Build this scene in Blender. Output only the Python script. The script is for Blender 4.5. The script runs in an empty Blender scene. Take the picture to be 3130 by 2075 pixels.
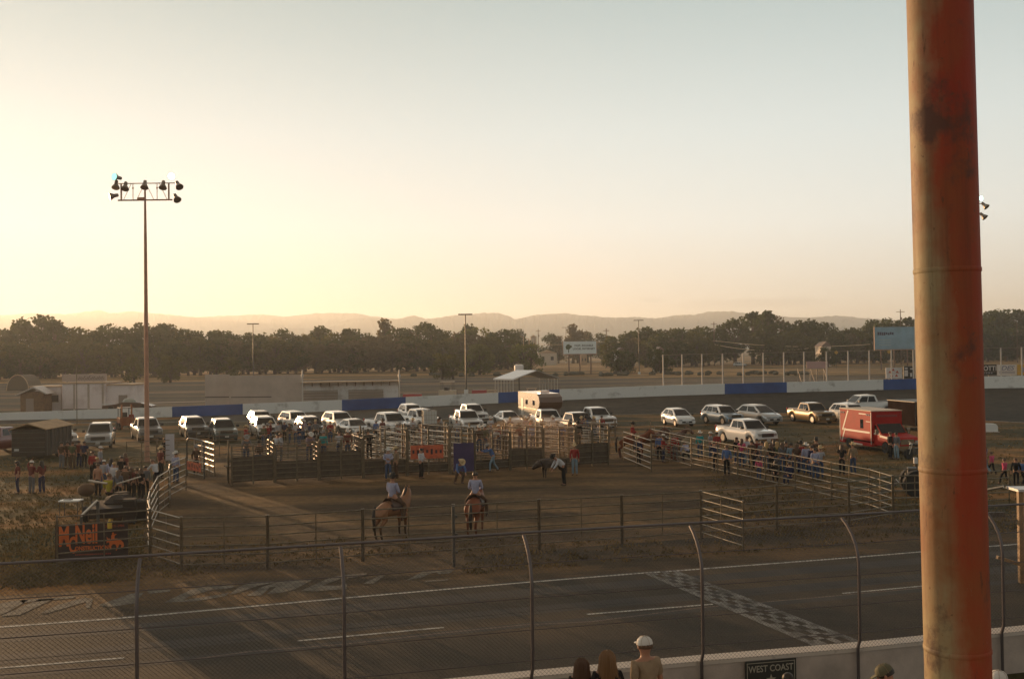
import bpy, bmesh, math, random
from mathutils import Vector, Matrix
R = math.radians
random.seed(7)
sc = bpy.context.scene
COL = sc.collection

# ------------------------------------------------------------------ camera
IW, IH, F = 3130.0, 2075.0, 3043.0
CAMZ = 7.3
PITCH, ROLL = 0.01068, 0.012
_f = Vector((0, math.cos(PITCH), math.sin(PITCH)))
_r0 = Vector((1, 0, 0)); _u0 = Vector((0, -math.sin(PITCH), math.cos(PITCH)))
_r = _r0*math.cos(ROLL) - _u0*math.sin(ROLL)
_u = _r0*math.sin(ROLL) + _u0*math.cos(ROLL)
cam = bpy.data.cameras.new('camera'); camo = bpy.data.objects.new('camera', cam); COL.objects.link(camo)
cam.lens = 35.0; cam.sensor_width = 36.0; cam.clip_start = 0.05; cam.clip_end = 30000
M = Matrix.Identity(4)
for i in range(3):
    M[i][0] = _r[i]; M[i][1] = _u[i]; M[i][2] = -_f[i]
M[2][3] = CAMZ
camo.matrix_world = M
sc.camera = camo

# ------------------------------------------------------------------ sun, sky, exposure
SUN_AZ, SUN_EL = -36.0, 3.7            # degrees, azimuth measured from the view direction, left is negative
sun = bpy.data.lights.new('sun', 'SUN'); suno = bpy.data.objects.new('sun', sun); COL.objects.link(suno)
sun.energy = 5.0; sun.angle = R(0.6); sun.color = (1.0, 0.60, 0.30)
sdir = Vector((math.sin(R(SUN_AZ))*math.cos(R(SUN_EL)), math.cos(R(SUN_AZ))*math.cos(R(SUN_EL)), math.sin(R(SUN_EL))))
suno.rotation_euler = sdir.to_track_quat('Z', 'Y').to_euler()
wd = bpy.data.worlds.new('World'); sc.world = wd; wd.use_nodes = True
nt = wd.node_tree; nt.nodes.clear()
N = nt.nodes.new; L = nt.links.new
out = N('ShaderNodeOutputWorld'); bg = N('ShaderNodeBackground'); L(bg.outputs[0], out.inputs[0])
sky = N('ShaderNodeTexSky'); sky.sky_type = 'NISHITA'; sky.sun_disc = False
sky.sun_elevation = R(SUN_EL); sky.sun_rotation = R(SUN_AZ)
sky.air_density = 1.0; sky.dust_density = 3.0; sky.ozone_density = 1.0; sky.altitude = 200
bg.inputs[1].default_value = 0.076
# thin evening overcast of high haze: the Nishita sky is partly replaced by a pale gradient with faint cloud streaks
tc = N('ShaderNodeTexCoord'); sep = N('ShaderNodeSeparateXYZ'); L(tc.outputs['Generated'], sep.inputs[0])
ramp = N('ShaderNodeValToRGB'); L(sep.outputs[2], ramp.inputs[0])
cr = ramp.color_ramp
cr.elements[0].position = 0.0; cr.elements[0].color = (7.2, 6.3, 4.9, 1)
cr.elements[1].position = 1.0; cr.elements[1].color = (3.1, 2.4, 1.8, 1)
for pos, c in ((0.05, (7.6, 7.4, 6.5)), (0.12, (8.1, 8.5, 8.1)), (0.21, (6.8, 7.6, 7.5)), (0.34, (4.3, 5.3, 5.3)), (0.55, (3.5, 3.1, 2.6))):
    e = cr.elements.new(pos); e.color = (*c, 1)
# brighter towards the sun side
vd = N('ShaderNodeVectorMath'); vd.operation = 'DOT_PRODUCT'; L(tc.outputs['Generated'], vd.inputs[0]); vd.inputs[1].default_value = sdir
mr = N('ShaderNodeFloatCurve'); mh = N('ShaderNodeMapRange'); L(vd.outputs['Value'], mh.inputs[0]); mh.inputs[1].default_value = -1; mh.inputs[2].default_value = 1; L(mh.outputs[0], mr.inputs['Value'])
cv = mr.mapping.curves[0]; cv.points[0].location = (0.0, 0.42); cv.points[1].location = (1.0, 0.60)
for q_ in ((0.45, 0.46), (0.68, 0.575), (0.80, 0.61), (0.88, 0.60), (0.94, 0.58)): cv.points.new(*q_)
mr.mapping.update()
mg = N('ShaderNodeMath'); mg.operation = 'MULTIPLY'; L(mr.outputs[0], mg.inputs[0]); mg.inputs[1].default_value = 1.25
mul = N('ShaderNodeVectorMath'); mul.operation = 'SCALE'; L(ramp.outputs[0], mul.inputs[0]); L(mg.outputs[0], mul.inputs['Scale'])
mx = N('ShaderNodeMix'); mx.data_type = 'RGBA'; mx.inputs[0].default_value = 0.97
L(sky.outputs[0], mx.inputs[6]); L(mul.outputs[0], mx.inputs[7])
# two faint low streaks of cloud
def cloud_mask(az, el, wa, we):
    d = Vector((math.sin(R(az))*math.cos(R(el)), math.cos(R(az))*math.cos(R(el)), math.sin(R(el))))
    s = N('ShaderNodeVectorMath'); s.operation = 'SUBTRACT'; L(tc.outputs['Generated'], s.inputs[0]); s.inputs[1].default_value = d
    m = N('ShaderNodeVectorMath'); m.operation = 'MULTIPLY'; L(s.outputs[0], m.inputs[0]); m.inputs[1].default_value = (1/math.sin(R(wa)), 0, 1/math.sin(R(we)))
    nz = N('ShaderNodeTexNoise'); nz.inputs['Scale'].default_value = 30; nz.inputs['Detail'].default_value = 6
    mp = N('ShaderNodeMapping'); mp.inputs['Scale'].default_value = (1, 1, 5); L(tc.outputs['Generated'], mp.inputs[0]); L(mp.outputs[0], nz.inputs[0])
    ln = N('ShaderNodeVectorMath'); ln.operation = 'LENGTH'; L(m.outputs[0], ln.inputs[0])
    a = N('ShaderNodeMath'); a.operation = 'MULTIPLY_ADD'; L(nz.outputs[0], a.inputs[0]); a.inputs[1].default_value = 0.9; L(ln.outputs['Value'], a.inputs[2])
    q = N('ShaderNodeMapRange'); L(a.outputs[0], q.inputs[0]); q.inputs[1].default_value = 1.5; q.inputs[2].default_value = 0.9; q.inputs[3].default_value = 0; q.inputs[4].default_value = 1
    return q.outputs[0]
cur = mx.outputs[2]
for az, el, wa, we, k in ((13.6, 2.45, 4.6, 0.36, 0.26), (8.0, 2.75, 0.8, 0.16, 0.22), (17.5, 1.7, 5.0, 0.4, 0.14)):
    mm = N('ShaderNodeMix'); mm.data_type = 'RGBA'; mk = N('ShaderNodeMath'); mk.operation = 'MULTIPLY'; mk.inputs[1].default_value = k
    L(cloud_mask(az, el, wa, we), mk.inputs[0]); L(mk.outputs[0], mm.inputs[0]); L(cur, mm.inputs[6]); mm.inputs[7].default_value = (1.2, 1.5, 1.7, 1)
    cur = mm.outputs[2]
L(cur, bg.inputs[0])
sc.view_settings.view_transform = 'Standard'; sc.view_settings.look = 'None'
sc.view_settings.gamma = 1.0; sc.view_settings.use_curve_mapping = False
sc.view_settings.exposure = 0.9
sc.cycles.volume_bounces = 1; sc.cycles.max_bounces = 6; sc.cycles.volume_step_rate = 4
sc.cycles.use_denoising = True

# ------------------------------------------------------------------ projection of photo pixels onto real planes
def ray(px, py): return _f + _r*((px-IW/2)/F) + _u*((IH/2-py)/F)
def G(px, py, z=0.0):
    d = ray(px, py); t = (z-CAMZ)/d.z
    return Vector((d.x*t, d.y*t, z))
def P(px, py, d):
    v = ray(px, py); t = d/v.y
    return Vector((v.x*t, d, CAMZ+v.z*t))
def hor(px): return 1070.0 - ROLL*(px-IW/2)

# ------------------------------------------------------------------ object helpers
class MB:
    def __init__(s): s.v = []; s.f = []; s.m = []; s.mi = 0
    def add(s, vs, fs):
        b = len(s.v); s.v += [tuple(v) for v in vs]
        for f in fs: s.f.append(tuple(b+i for i in f)); s.m.append(s.mi)
        return s
    def box(s, c, sz, rz=0, rx=0, ry=0):
        x, y, z = sz[0]/2, sz[1]/2, sz[2]/2
        m = Matrix.Rotation(rz, 3, 'Z') @ Matrix.Rotation(ry, 3, 'Y') @ Matrix.Rotation(rx, 3, 'X')
        vs = [Vector(c)+m @ Vector(p) for p in ((-x,-y,-z),(x,-y,-z),(x,y,-z),(-x,y,-z),(-x,-y,z),(x,-y,z),(x,y,z),(-x,y,z))]
        return s.add(vs, [(0,3,2,1),(4,5,6,7),(0,1,5,4),(1,2,6,5),(2,3,7,6),(3,0,4,7)])
    def tube(s, pts, r, n=8, cap=True):
        pts = [Vector(p) for p in pts]
        rs = r if isinstance(r, (list, tuple)) else [r]*len(pts)
        b = len(s.v); prev = None
        for i, p in enumerate(pts):
            t = (pts[min(i+1, len(pts)-1)]-pts[max(i-1, 0)]).normalized()
            a = Vector((0, 0, 1)) if abs(t.z) < 0.9 else Vector((0, 1, 0))
            if prev is None: u = t.cross(a).normalized()
            else: u = (prev - t*prev.dot(t)).normalized()
            w = t.cross(u); prev = u
            for k in range(n):
                an = 2*math.pi*k/n
                s.v.append(tuple(p+(u*math.cos(an)+w*math.sin(an))*rs[i]))
        for i in range(len(pts)-1):
            for k in range(n):
                s.f.append((b+i*n+k, b+i*n+(k+1) % n, b+(i+1)*n+(k+1) % n, b+(i+1)*n+k)); s.m.append(s.mi)
        if cap:
            s.f.append(tuple(b+k for k in range(n))[::-1]); s.m.append(s.mi)
            s.f.append(tuple(b+(len(pts)-1)*n+k for k in range(n))); s.m.append(s.mi)
        return s
    def lathe(s, prof, c=(0, 0, 0), n=16, axis='Z', sx=1, sy=1):
        b = len(s.v); c = Vector(c)
        for (r, h) in prof:
            for k in range(n):
                a = 2*math.pi*k/n; x, y = r*math.cos(a)*sx, r*math.sin(a)*sy
                p = {'Z': (x, y, h), 'X': (h, x, y), 'Y': (x, h, y)}[axis]
                s.v.append(tuple(c+Vector(p)))
        for i in range(len(prof)-1):
            for k in range(n):
                s.f.append((b+i*n+k, b+i*n+(k+1) % n, b+(i+1)*n+(k+1) % n, b+(i+1)*n+k)); s.m.append(s.mi)
        for i, rev in ((0, True), (len(prof)-1, False)):
            if prof[i][0] > 1e-4:
                f = tuple(b+i*n+k for k in range(n)); s.f.append(f[::-1] if rev else f); s.m.append(s.mi)
        return s
    def blob(s, c, r, n=8, m=6, q=None, jit=0.0):
        c = Vector(c); r = (r, r, r) if isinstance(r, (int, float)) else r
        b = len(s.v)
        for i in range(m+1):
            t = math.pi*i/m
            for k in range(n):
                a = 2*math.pi*k/n; j = 1+random.uniform(-jit, jit)
                p = Vector((r[0]*math.sin(t)*math.cos(a)*j, r[1]*math.sin(t)*math.sin(a)*j, r[2]*math.cos(t)*j))
                if q: p = q @ p
                s.v.append(tuple(c+p))
        for i in range(m):
            for k in range(n):
                s.f.append((b+i*n+k, b+(i+1)*n+k, b+(i+1)*n+(k+1) % n, b+i*n+(k+1) % n)); s.m.append(s.mi)
        return s
    def prism(s, poly, axis, lo, hi):
        # poly: 2-D outline (counter clockwise), extruded along axis from lo to hi
        def p3(a, b, h): return {'X': (h, a, b), 'Y': (a, h, b), 'Z': (a, b, h)}[axis]
        n = len(poly)
        vs = [p3(a, b, lo) for a, b in poly]+[p3(a, b, hi) for a, b in poly]
        fs = [tuple(range(n))[::-1], tuple(range(n, 2*n))]+[(i, (i+1) % n, n+(i+1) % n, n+i) for i in range(n)]
        return s.add(vs, fs)
    def mesh(s, name, mats, smooth=False):
        me = bpy.data.meshes.new(name); me.from_pydata(s.v, [], s.f)
        for m in (mats if isinstance(mats, (list, tuple)) else [mats]): me.materials.append(m)
        if any(s.m):
            me.polygons.foreach_set('material_index', s.m)
        bm = bmesh.new(); bm.from_mesh(me); bmesh.ops.recalc_face_normals(bm, faces=bm.faces)
        if smooth:
            for e in bm.edges:
                if len(e.link_faces) != 2 or e.calc_face_angle(0) > 0.75: e.smooth = False
            for f_ in bm.faces: f_.smooth = True
        bm.to_mesh(me); bm.free()
        me.update(); return me
    def build(s, name, mats, parent=None, smooth=False, loc=None):
        o = bpy.data.objects.new(name, s.mesh(name, mats, smooth)); COL.objects.link(o)
        if parent: o.parent = parent
        if loc is not None: o.location = loc
        return o
def tag(o, label=None, cat=None, group=None, kind=None):
    if label: o['label'] = label
    if cat: o['category'] = cat
    if group: o['group'] = group
    if kind: o['kind'] = kind
    return o
def empty(name, loc=(0, 0, 0), rz=0.0, label=None, cat=None, group=None):
    o = bpy.data.objects.new(name, None); COL.objects.link(o); o.location = loc; o.rotation_euler = (0, 0, rz)
    o.empty_display_size = 0.3
    return tag(o, label, cat, group)
KIDS = {}
def copy_tree(o, parent=None, top=True):
    c = o.copy(); COL.objects.link(c)
    if not top: c.parent = parent
    for ch in o.children: copy_tree(ch, c, False)
    return c
def setmat(o, m, slot=0):
    o.material_slots[slot].link = 'OBJECT'; o.material_slots[slot].material = m
ORD = 'first second third fourth fifth sixth seventh eighth ninth tenth eleventh twelfth thirteenth fourteenth fifteenth sixteenth seventeenth eighteenth nineteenth twentieth'.split()
def ordinal(i):
    if i < 20: return ORD[i]
    if i == 99: return 'hundredth'
    if i > 99: return 'hundred-and-'+ordinal(i-100)
    t = {2: 'twenty', 3: 'thirty', 4: 'forty', 5: 'fifty', 6: 'sixty', 7: 'seventy', 8: 'eighty', 9: 'ninety'}[(i+1)//10]
    k = (i+1) % 10
    return (t+'-'+ORD[k-1]) if k else {'twenty':'twentieth','thirty':'thirtieth','forty':'fortieth','fifty':'fiftieth','sixty':'sixtieth','seventy':'seventieth','eighty':'eightieth','ninety':'ninetieth'}[t]

# ------------------------------------------------------------------ materials
MATS = {}
def mat(name, col, rough=0.7, metal=0.0, var=0.0, vscale=3.0, col2=None, bump=0.0, bscale=20.0, emit=None, spec=0.5, coat=0.0, thr=None, detail=5.0):
    if name in MATS: return MATS[name]
    m = bpy.data.materials.new(name); m.use_nodes = True; t = m.node_tree
    b = t.nodes['Principled BSDF']; b.inputs['Roughness'].default_value = rough; b.inputs['Metallic'].default_value = metal
    b.inputs['Specular IOR Level'].default_value = spec; b.inputs['Coat Weight'].default_value = coat
    b.inputs['Coat Roughness'].default_value = 0.05
    if emit:
        b.inputs['Emission Color'].default_value = (*emit[0], 1); b.inputs['Emission Strength'].default_value = emit[1]
    tcn = t.nodes.new('ShaderNodeTexCoord')
    if var > 0 or col2:
        nz = t.nodes.new('ShaderNodeTexNoise'); nz.inputs['Scale'].default_value = vscale; nz.inputs['Detail'].default_value = detail
        nz.inputs['Roughness'].default_value = 0.6
        t.links.new(tcn.outputs['Object'], nz.inputs[0])
        rp = t.nodes.new('ShaderNodeValToRGB'); t.links.new(nz.outputs[0], rp.inputs[0])
        c2 = col2 or tuple(c*(1-var) for c in col); c1 = col if col2 else tuple(min(1, c*(1+var)) for c in col)
        lo, hi = thr or (0.35, 0.65)
        rp.color_ramp.elements[0].position = lo; rp.color_ramp.elements[0].color = (*c2, 1)
        rp.color_ramp.elements[1].position = hi; rp.color_ramp.elements[1].color = (*c1, 1)
        t.links.new(rp.outputs[0], b.inputs['Base Color'])
    else: b.inputs['Base Color'].default_value = (*col, 1)
    if bump > 0:
        n2 = t.nodes.new('ShaderNodeTexNoise'); n2.inputs['Scale'].default_value = bscale; n2.inputs['Detail'].default_value = 4
        t.links.new(tcn.outputs['Object'], n2.inputs[0])
        bp = t.nodes.new('ShaderNodeBump'); bp.inputs['Strength'].default_value = bump; bp.inputs['Distance'].default_value = 0.05
        t.links.new(n2.outputs[0], bp.inputs['Height']); t.links.new(bp.outputs[0], b.inputs['Normal'])
    MATS[name] = m; return m

def ground_mat(name, cols, sc1, sc2, stretch=(1, 1, 1), bump=0.4, rough=0.95):
    """three-tone noise ground: broad patches of cols[0..2] with fine grain"""
    m = bpy.data.materials.new(name); m.use_nodes = True; t = m.node_tree; b = t.nodes['Principled BSDF']
    b.inputs['Roughness'].default_value = rough; b.inputs['Specular IOR Level'].default_value = 0.25
    tcn = t.nodes.new('ShaderNodeTexCoord'); mp = t.nodes.new('ShaderNodeMapping'); mp.inputs['Scale'].default_value = stretch
    t.links.new(tcn.outputs['Object'], mp.inputs[0])
    n1 = t.nodes.new('ShaderNodeTexNoise'); n1.inputs['Scale'].default_value = sc1; n1.inputs['Detail'].default_value = 8; n1.inputs['Roughness'].default_value = 0.62
    n2 = t.nodes.new('ShaderNodeTexNoise'); n2.inputs['Scale'].default_value = sc2; n2.inputs['Detail'].default_value = 6; n2.inputs['Roughness'].default_value = 0.7
    t.links.new(mp.outputs[0], n1.inputs[0]); t.links.new(tcn.outputs['Object'], n2.inputs[0])
    rp = t.nodes.new('ShaderNodeValToRGB'); t.links.new(n1.outputs[0], rp.inputs[0])
    e = rp.color_ramp.elements; e[0].position = 0.40; e[0].color = (*cols[0], 1); e[1].position = 0.60; e[1].color = (*cols[2], 1)
    k = e.new(0.5); k.color = (*cols[1], 1)
    g = t.nodes.new('ShaderNodeMapRange'); g.inputs[1].default_value = 0.3; g.inputs[2].default_value = 0.7; g.inputs[3].default_value = 0.6; g.inputs[4].default_value = 1.35
    t.links.new(n2.outputs[0], g.inputs[0])
    mu = t.nodes.new('ShaderNodeVectorMath'); mu.operation = 'SCALE'; t.links.new(rp.outputs[0], mu.inputs[0]); t.links.new(g.outputs[0], mu.inputs['Scale'])
    t.links.new(mu.outputs[0], b.inputs['Base Color'])
    bp = t.nodes.new('ShaderNodeBump'); bp.inputs['Strength'].default_value = bump; bp.inputs['Distance'].default_value = 0.12
    t.links.new(n2.outputs[0], bp.inputs['Height']); t.links.new(bp.outputs[0], b.inputs['Normal'])
    MATS[name] = m; return m

M_GRASS = ground_mat('dry_grass', ((0.036, 0.036, 0.012), (0.095, 0.068, 0.022), (0.28, 0.14, 0.042)), 0.075, 1.6, (1, 2.4, 1))
M_DIRT = ground_mat('arena_dirt', ((0.055, 0.034, 0.015), (0.11, 0.072, 0.033), (0.19, 0.115, 0.048)), 0.22, 2.6, (0.5, 1.7, 1), 1.0)
M_ASPH = ground_mat('asphalt', ((0.042, 0.037, 0.027), (0.062, 0.05, 0.035), (0.10, 0.072, 0.043)), 0.18, 16.0, (0.5, 1, 1), 0.25, 0.85)
M_ASPH2 = ground_mat('far_asphalt', ((0.045, 0.042, 0.034), (0.06, 0.053, 0.042), (0.085, 0.07, 0.05)), 0.04, 1.0, (0.3, 1, 1), 0.1, 0.9)
M_APRON = ground_mat('apron', ((0.045, 0.034, 0.02), (0.08, 0.057, 0.03), (0.16, 0.095, 0.04)), 0.25, 6.0, (0.5, 1.3, 1), 0.4, 0.92)
M_LOT = ground_mat('gravel_lot', ((0.08, 0.065, 0.048), (0.13, 0.1, 0.066), (0.22, 0.15, 0.085)), 0.035, 0.6, (0.35, 2.0, 1), 0.2)
M_FIELD = ground_mat('far_field', ((0.09, 0.07, 0.024), (0.24, 0.145, 0.055), (0.42, 0.25, 0.10)), 0.025, 0.4, (0.4, 2.0, 1), 0.3)
M_PAINT = mat('worn_white_paint', (0.55, 0.53, 0.48), 0.8, var=0.3, vscale=3.5, col2=(0.22, 0.21, 0.19), thr=(0.32, 0.55))
M_FADED = mat('faded_white_paint', (0.20, 0.18, 0.145), 0.9, vscale=2.2, col2=(0.085, 0.075, 0.055), thr=(0.38, 0.62), detail=8)
M_SEAM = mat('tan_seam', (0.16, 0.12, 0.09), 0.9, var=0.3, vscale=4)
M_WHITE_CONC = mat('white_concrete', (0.74, 0.74, 0.71), 0.75, vscale=0.7, col2=(0.45, 0.44, 0.41), thr=(0.3, 0.45))
M_BLUE_CONC = mat('blue_concrete', (0.03, 0.085, 0.27), 0.75, var=0.2, vscale=0.5)
M_CREAM_CONC = mat('cream_concrete', (0.50, 0.42, 0.36), 0.85, var=0.18, vscale=1.2, bump=0.15)
M_HILL = ground_mat('hill_scrub', ((0.045, 0.06, 0.07), (0.06, 0.075, 0.085), (0.08, 0.09, 0.095)), 0.004, 0.03, (1, 1, 1), 0.2)  # blue-grey of distant haze is put into the scrub colour
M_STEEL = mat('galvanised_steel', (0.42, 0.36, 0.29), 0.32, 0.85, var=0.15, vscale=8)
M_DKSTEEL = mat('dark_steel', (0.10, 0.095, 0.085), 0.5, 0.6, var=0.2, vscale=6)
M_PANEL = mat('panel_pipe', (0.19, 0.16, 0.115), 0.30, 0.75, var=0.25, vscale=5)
M_WOOD = mat('pole_wood', (0.13, 0.09, 0.06), 0.9, var=0.25, vscale=4)
M_BLACK = mat('black_rubber', (0.02, 0.02, 0.02), 0.8)

def sheet(name, pts, z, m, kind='structure'):
    mb = MB(); mb.add([(p[0], p[1], z) for p in pts], [tuple(range(len(pts)))])
    o = mb.build(name, m); tag(o, kind=kind); return o
def strip(a, b):
    mb = MB(); n = len(a)
    vs = [tuple(p) for p in a]+[tuple(p) for p in b]
    return mb.add(vs, [(i, i+1, n+i+1, n+i) for i in range(n-1)])
def ribbon(mb, pts, w, z):
    """flat ribbon of width w (m) following ground points"""
    pts = [Vector((p[0], p[1], 0)) for p in pts]; l = []; r = []
    for i, p in enumerate(pts):
        t = (pts[min(i+1, len(pts)-1)]-pts[max(i-1, 0)]).normalized(); nrm = Vector((-t.y, t.x, 0))*w/2
        l.append((p+nrm+Vector((0, 0, z)))); r.append((p-nrm+Vector((0, 0, z))))
    n = len(pts)
    mb.add(l+r, [(i, i+1, n+i+1, n+i) for i in range(n-1)]); return mb
def text_mesh(txt, size, depth=0.004, bold=0.0, shear=0.0, squeeze=1.0):
    c = bpy.data.curves.new('t', 'FONT'); c.body = txt; c.size = size; c.extrude = depth; c.offset = bold; c.shear = shear
    c.align_x = 'CENTER'; c.align_y = 'CENTER'; c.resolution_u = 3
    o = bpy.data.objects.new('t', c); COL.objects.link(o)
    dg = bpy.context.evaluated_depsgraph_get(); me = bpy.data.meshes.new_from_object(o.evaluated_get(dg))
    bpy.data.objects.remove(o); bpy.data.curves.remove(c)
    if squeeze != 1.0:
        for v in me.vertices: v.co.x *= squeeze
    return me
def text_obj(name, txt, size, m, parent, loc, rot=(R(90), 0, 0), **k):
    me = text_mesh(txt, size, **k); me.materials.clear(); me.materials.append(m)
    o = bpy.data.objects.new(name, me); COL.objects.link(o); o.parent = parent; o.location = loc; o.rotation_euler = rot
    return o
# ================================================================== SETTING
# ground sheet out to the hills
gm = MB(); rings = [0, 15, 30, 60, 120, 250, 500, 1000, 2000, 3400, 7200]; ns = 48
vs = [(0, 0, 0)]; fs = []
for r in rings[1:]:
    for k in range(ns): vs.append((r*math.cos(2*math.pi*k/ns), r*math.sin(2*math.pi*k/ns), 0))
for k in range(ns): fs.append((0, 1+k, 1+(k+1) % ns))
for i in range(len(rings)-2):
    for k in range(ns): fs.append((1+i*ns+k, 1+(i+1)*ns+k, 1+(i+1)*ns+(k+1) % ns, 1+i*ns+(k+1) % ns))
gm.add(vs, fs); tag(gm.build('ground', M_GRASS), kind='structure')

def gp(l, z=0.0): return [G(x, y, z) for x, y in l]
# arena dirt
sheet('arena_dirt', gp([(440, 1700), (300, 1745), (300, 1790), (1000, 1770), (1700, 1700), (2400, 1640), (2760, 1600), (2730, 1540), (2640, 1490), (2380, 1440), (2100, 1400), (1500, 1360), (700, 1380), (560, 1450), (430, 1560)]), 0.004, M_DIRT)
# near track
lineA = [(-700, 1970), (0, 1917), (338, 1892), (700, 1860), (1055, 1828), (1600, 1781), (1948, 1753), (2120, 1741), (2596, 1705), (2827, 1686), (3130, 1662), (3800, 1610)]
wallbase = [(-14, 16.0), (-10.3, 16.9), (-6.7, 17.75), (-3.2, 18.65), (0.3, 19.6), (3.78, 20.45), (7.22, 21.2), (10.72, 22.15), (14.5, 23.1), (18.1, 24.0), (21.7, 25.0), (25.3, 26.0)]
apr = gp([(x, y-95-0*x) for x, y in lineA])
mb = MB(); mb.add([(p.x, p.y, 0.008) for p in apr]+[(x-0.0, y+0.1, 0.008) for x, y in reversed(wallbase)], [tuple(range(len(apr)+len(wallbase)))])
tag(mb.build('track_apron', M_APRON), kind='structure')
la = gp(lineA)
mb = MB(); mb.add([(p.x, p.y+0.25, 0.012) for p in la]+[(x, y+0.1, 0.012) for x, y in reversed(wallbase)], [tuple(range(len(la)+len(wallbase)))])
tag(mb.build('near_track', M_ASPH), kind='structure')
mb = MB(); ribbon(mb, la, 0.14, 0.016)
tag(mb.build('edge_line_marking', M_PAINT), kind='structure')
mb = MB()
for a, b in (((-500, 2085), (-200, 2060)), ((0, 2042), (379, 2011)), ((910, 1959), (1357, 1918)), ((1793, 1878), (2179, 1847)), ((2575, 1814), (2990, 1776))):
    ribbon(mb, gp([a, b]), 0.11, 0.016)
tag(mb.build('lane_line_marking', M_PAINT), kind='structure')
mb = MB(); ribbon(mb, gp([(0, 2063), (534, 2023), (758, 1992), (1055, 1969), (1350, 1935), (1600, 1910), (1810, 1900), (2134, 1858), (2568, 1820), (2900, 1790)]), 0.07, 0.014)
tag(mb.build('track_seam_marking', M_SEAM), kind='structure')
mb = MB()
for off, wd in ((30, .5), (42, .35), (95, .55), (108, .3), (150, .4)):
    ribbon(mb, gp([(x, y+off*(1.0-0.00008*x)) for x, y in lineA[:-1]]), wd, 0.0135)
tag(mb.build('rubber_track_marking', mat('rubbered_asphalt', (0.048, 0.04, 0.03), 0.8, vscale=0.5, col2=(0.033, 0.029, 0.024), thr=(0.4, 0.6), detail=9)), kind='structure')
# start line: two white borders and a chequered band
def gq(u, v):
    # u across the line 0..1 (left..right), v along it 0..1 (far..near)
    a = G(1965, 1752); b = G(2064, 1743); c = G(2660, 1972); d = G(2520, 1990)
    l = a.lerp(d, v); r = b.lerp(c, v); return l.lerp(r, u)
mb = MB()
for u0, u1 in ((0, 0.16), (0.84, 1.0)):
    for k in range(12):
        q = [gq(u0, k/12), gq(u1, k/12), gq(u1, (k+1)/12), gq(u0, (k+1)/12)]
        mb.add([(p.x, p.y, 0.02) for p in q], [(0, 1, 2, 3)])
nv = 22; nu = 4
for i in range(nu):
    for j in range(nv):
        if (i+j) % 2 == 0:
            q = [gq(0.16+0.68*i/nu, j/nv), gq(0.16+0.68*(i+1)/nu, j/nv), gq(0.16+0.68*(i+1)/nu, (j+1)/nv), gq(0.16+0.68*i/nu, (j+1)/nv)]
            mb.add([(p.x, p.y, 0.02) for p in q], [(0, 1, 2, 3)])
tag(mb.build('start_line_marking', mat('start_line_paint', (0.24, 0.23, 0.21), 0.88, vscale=2.0, col2=(0.075, 0.068, 0.055), thr=(0.36, 0.6), detail=9)), kind='structure')
# faded slanted lettering on the apron
mb = MB()
strokes = [
 [(0,1845),(35,1838),(90,1832),(30,1868),(0,1880)], [(60,1835),(230,1822),(225,1828),(70,1843)], [(120,1832),(170,1829),(60,1880),(0,1884)],
 [(124,1874),(180,1848),(262,1826),(285,1832),(275,1858),(262,1858),(262,1840),(200,1858),(140,1876)],
 [(300,1850),(400,1815),(440,1812),(410,1845),(330,1856)], [(450,1806),(520,1802),(520,1808),(455,1815)],
 [(500,1842),(590,1800),(640,1792),(715,1790),(712,1797),(650,1803),(580,1822),(560,1835),(640,1822),(700,1812),(690,1822),(600,1838)],
 [(730,1795),(765,1780),(840,1776),(838,1781),(790,1790),(720,1815),(700,1818)],
 [(752,1822),(800,1795),(850,1778),(960,1770),(905,1800),(860,1812),(815,1816),(845,1794),(825,1795),(800,1820)],
 [(920,1806),(1010,1765),(1060,1757),(1040,1770),(985,1790),(1040,1790),(1060,1784),(1060,1800),(960,1808)],
 [(1060,1757),(1122,1752),(1118,1760),(1060,1768)], [(1110,1784),(1160,1760),(1180,1757),(1140,1785)],
 [(1240,1775),(1290,1748),(1390,1738),(1388,1743),(1320,1752),(1290,1765)], [(1335,1750),(1385,1745),(1375,1752),(1340,1756)], [(1300,1775),(1370,1770),(1368,1774),(1300,1780)]]
for s_ in strokes:
    q = gp(s_); mb.add([(p.x, p.y, 0.016) for p in q], [tuple(range(len(q)))])
tag(mb.build('painted_lettering_marking', M_FADED), kind='structure')

# far track (banked up to its outer wall) and the wall itself
far_in = [(-300, 1300), (0, 1296), (500, 1291), (1000, 1287), (1500, 1277), (2050, 1263), (2500, 1262), (3000, 1285), (3500, 1310)]
wallp = [(-500, 1297, 1274, 106), (0, 1284, 1262, 112), (530, 1275, 1243, 116), (1050, 1255, 1222, 120), (1520, 1232, 1200, 122), (1710, 1223, 1190, 122.5), (2050, 1209, 1177, 123), (2215, 1204, 1173, 123), (2405, 1199, 1168, 123), (2700, 1191, 1160, 122), (3000, 1187, 1151, 118), (3600, 1180, 1140, 108)]
wb = [P(x, yb, d) for x, yb, yt, d in wallp]; wt = [P(x, yt, d) for x, yb, yt, d in wallp]
def interp(pts, x):
    for i in range(len(pts)-1):
        if pts[i][0] <= x <= pts[i+1][0]:
            t = (x-pts[i][0])/(pts[i+1][0]-pts[i][0]); return [a+(b-a)*t for a, b in zip(pts[i], pts[i+1])]
    return list(pts[-1] if x > pts[-1][0] else pts[0])
fi = []
for x, *_ in wallp:
    q = interp(far_in, x); p = G(q[0], q[1]); fi.append(Vector((p.x, p.y, 0.01)))
mb = strip(fi, [Vector((p.x, p.y+0.1, p.z)) for p in wb]); tag(mb.build('far_track', M_ASPH2), kind='structure')
mb = MB(); ribbon(mb, [(p.x, p.y) for p in fi], 0.25, 0.018)
tag(mb.build('far_edge_line_marking', M_PAINT), kind='structure')
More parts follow.
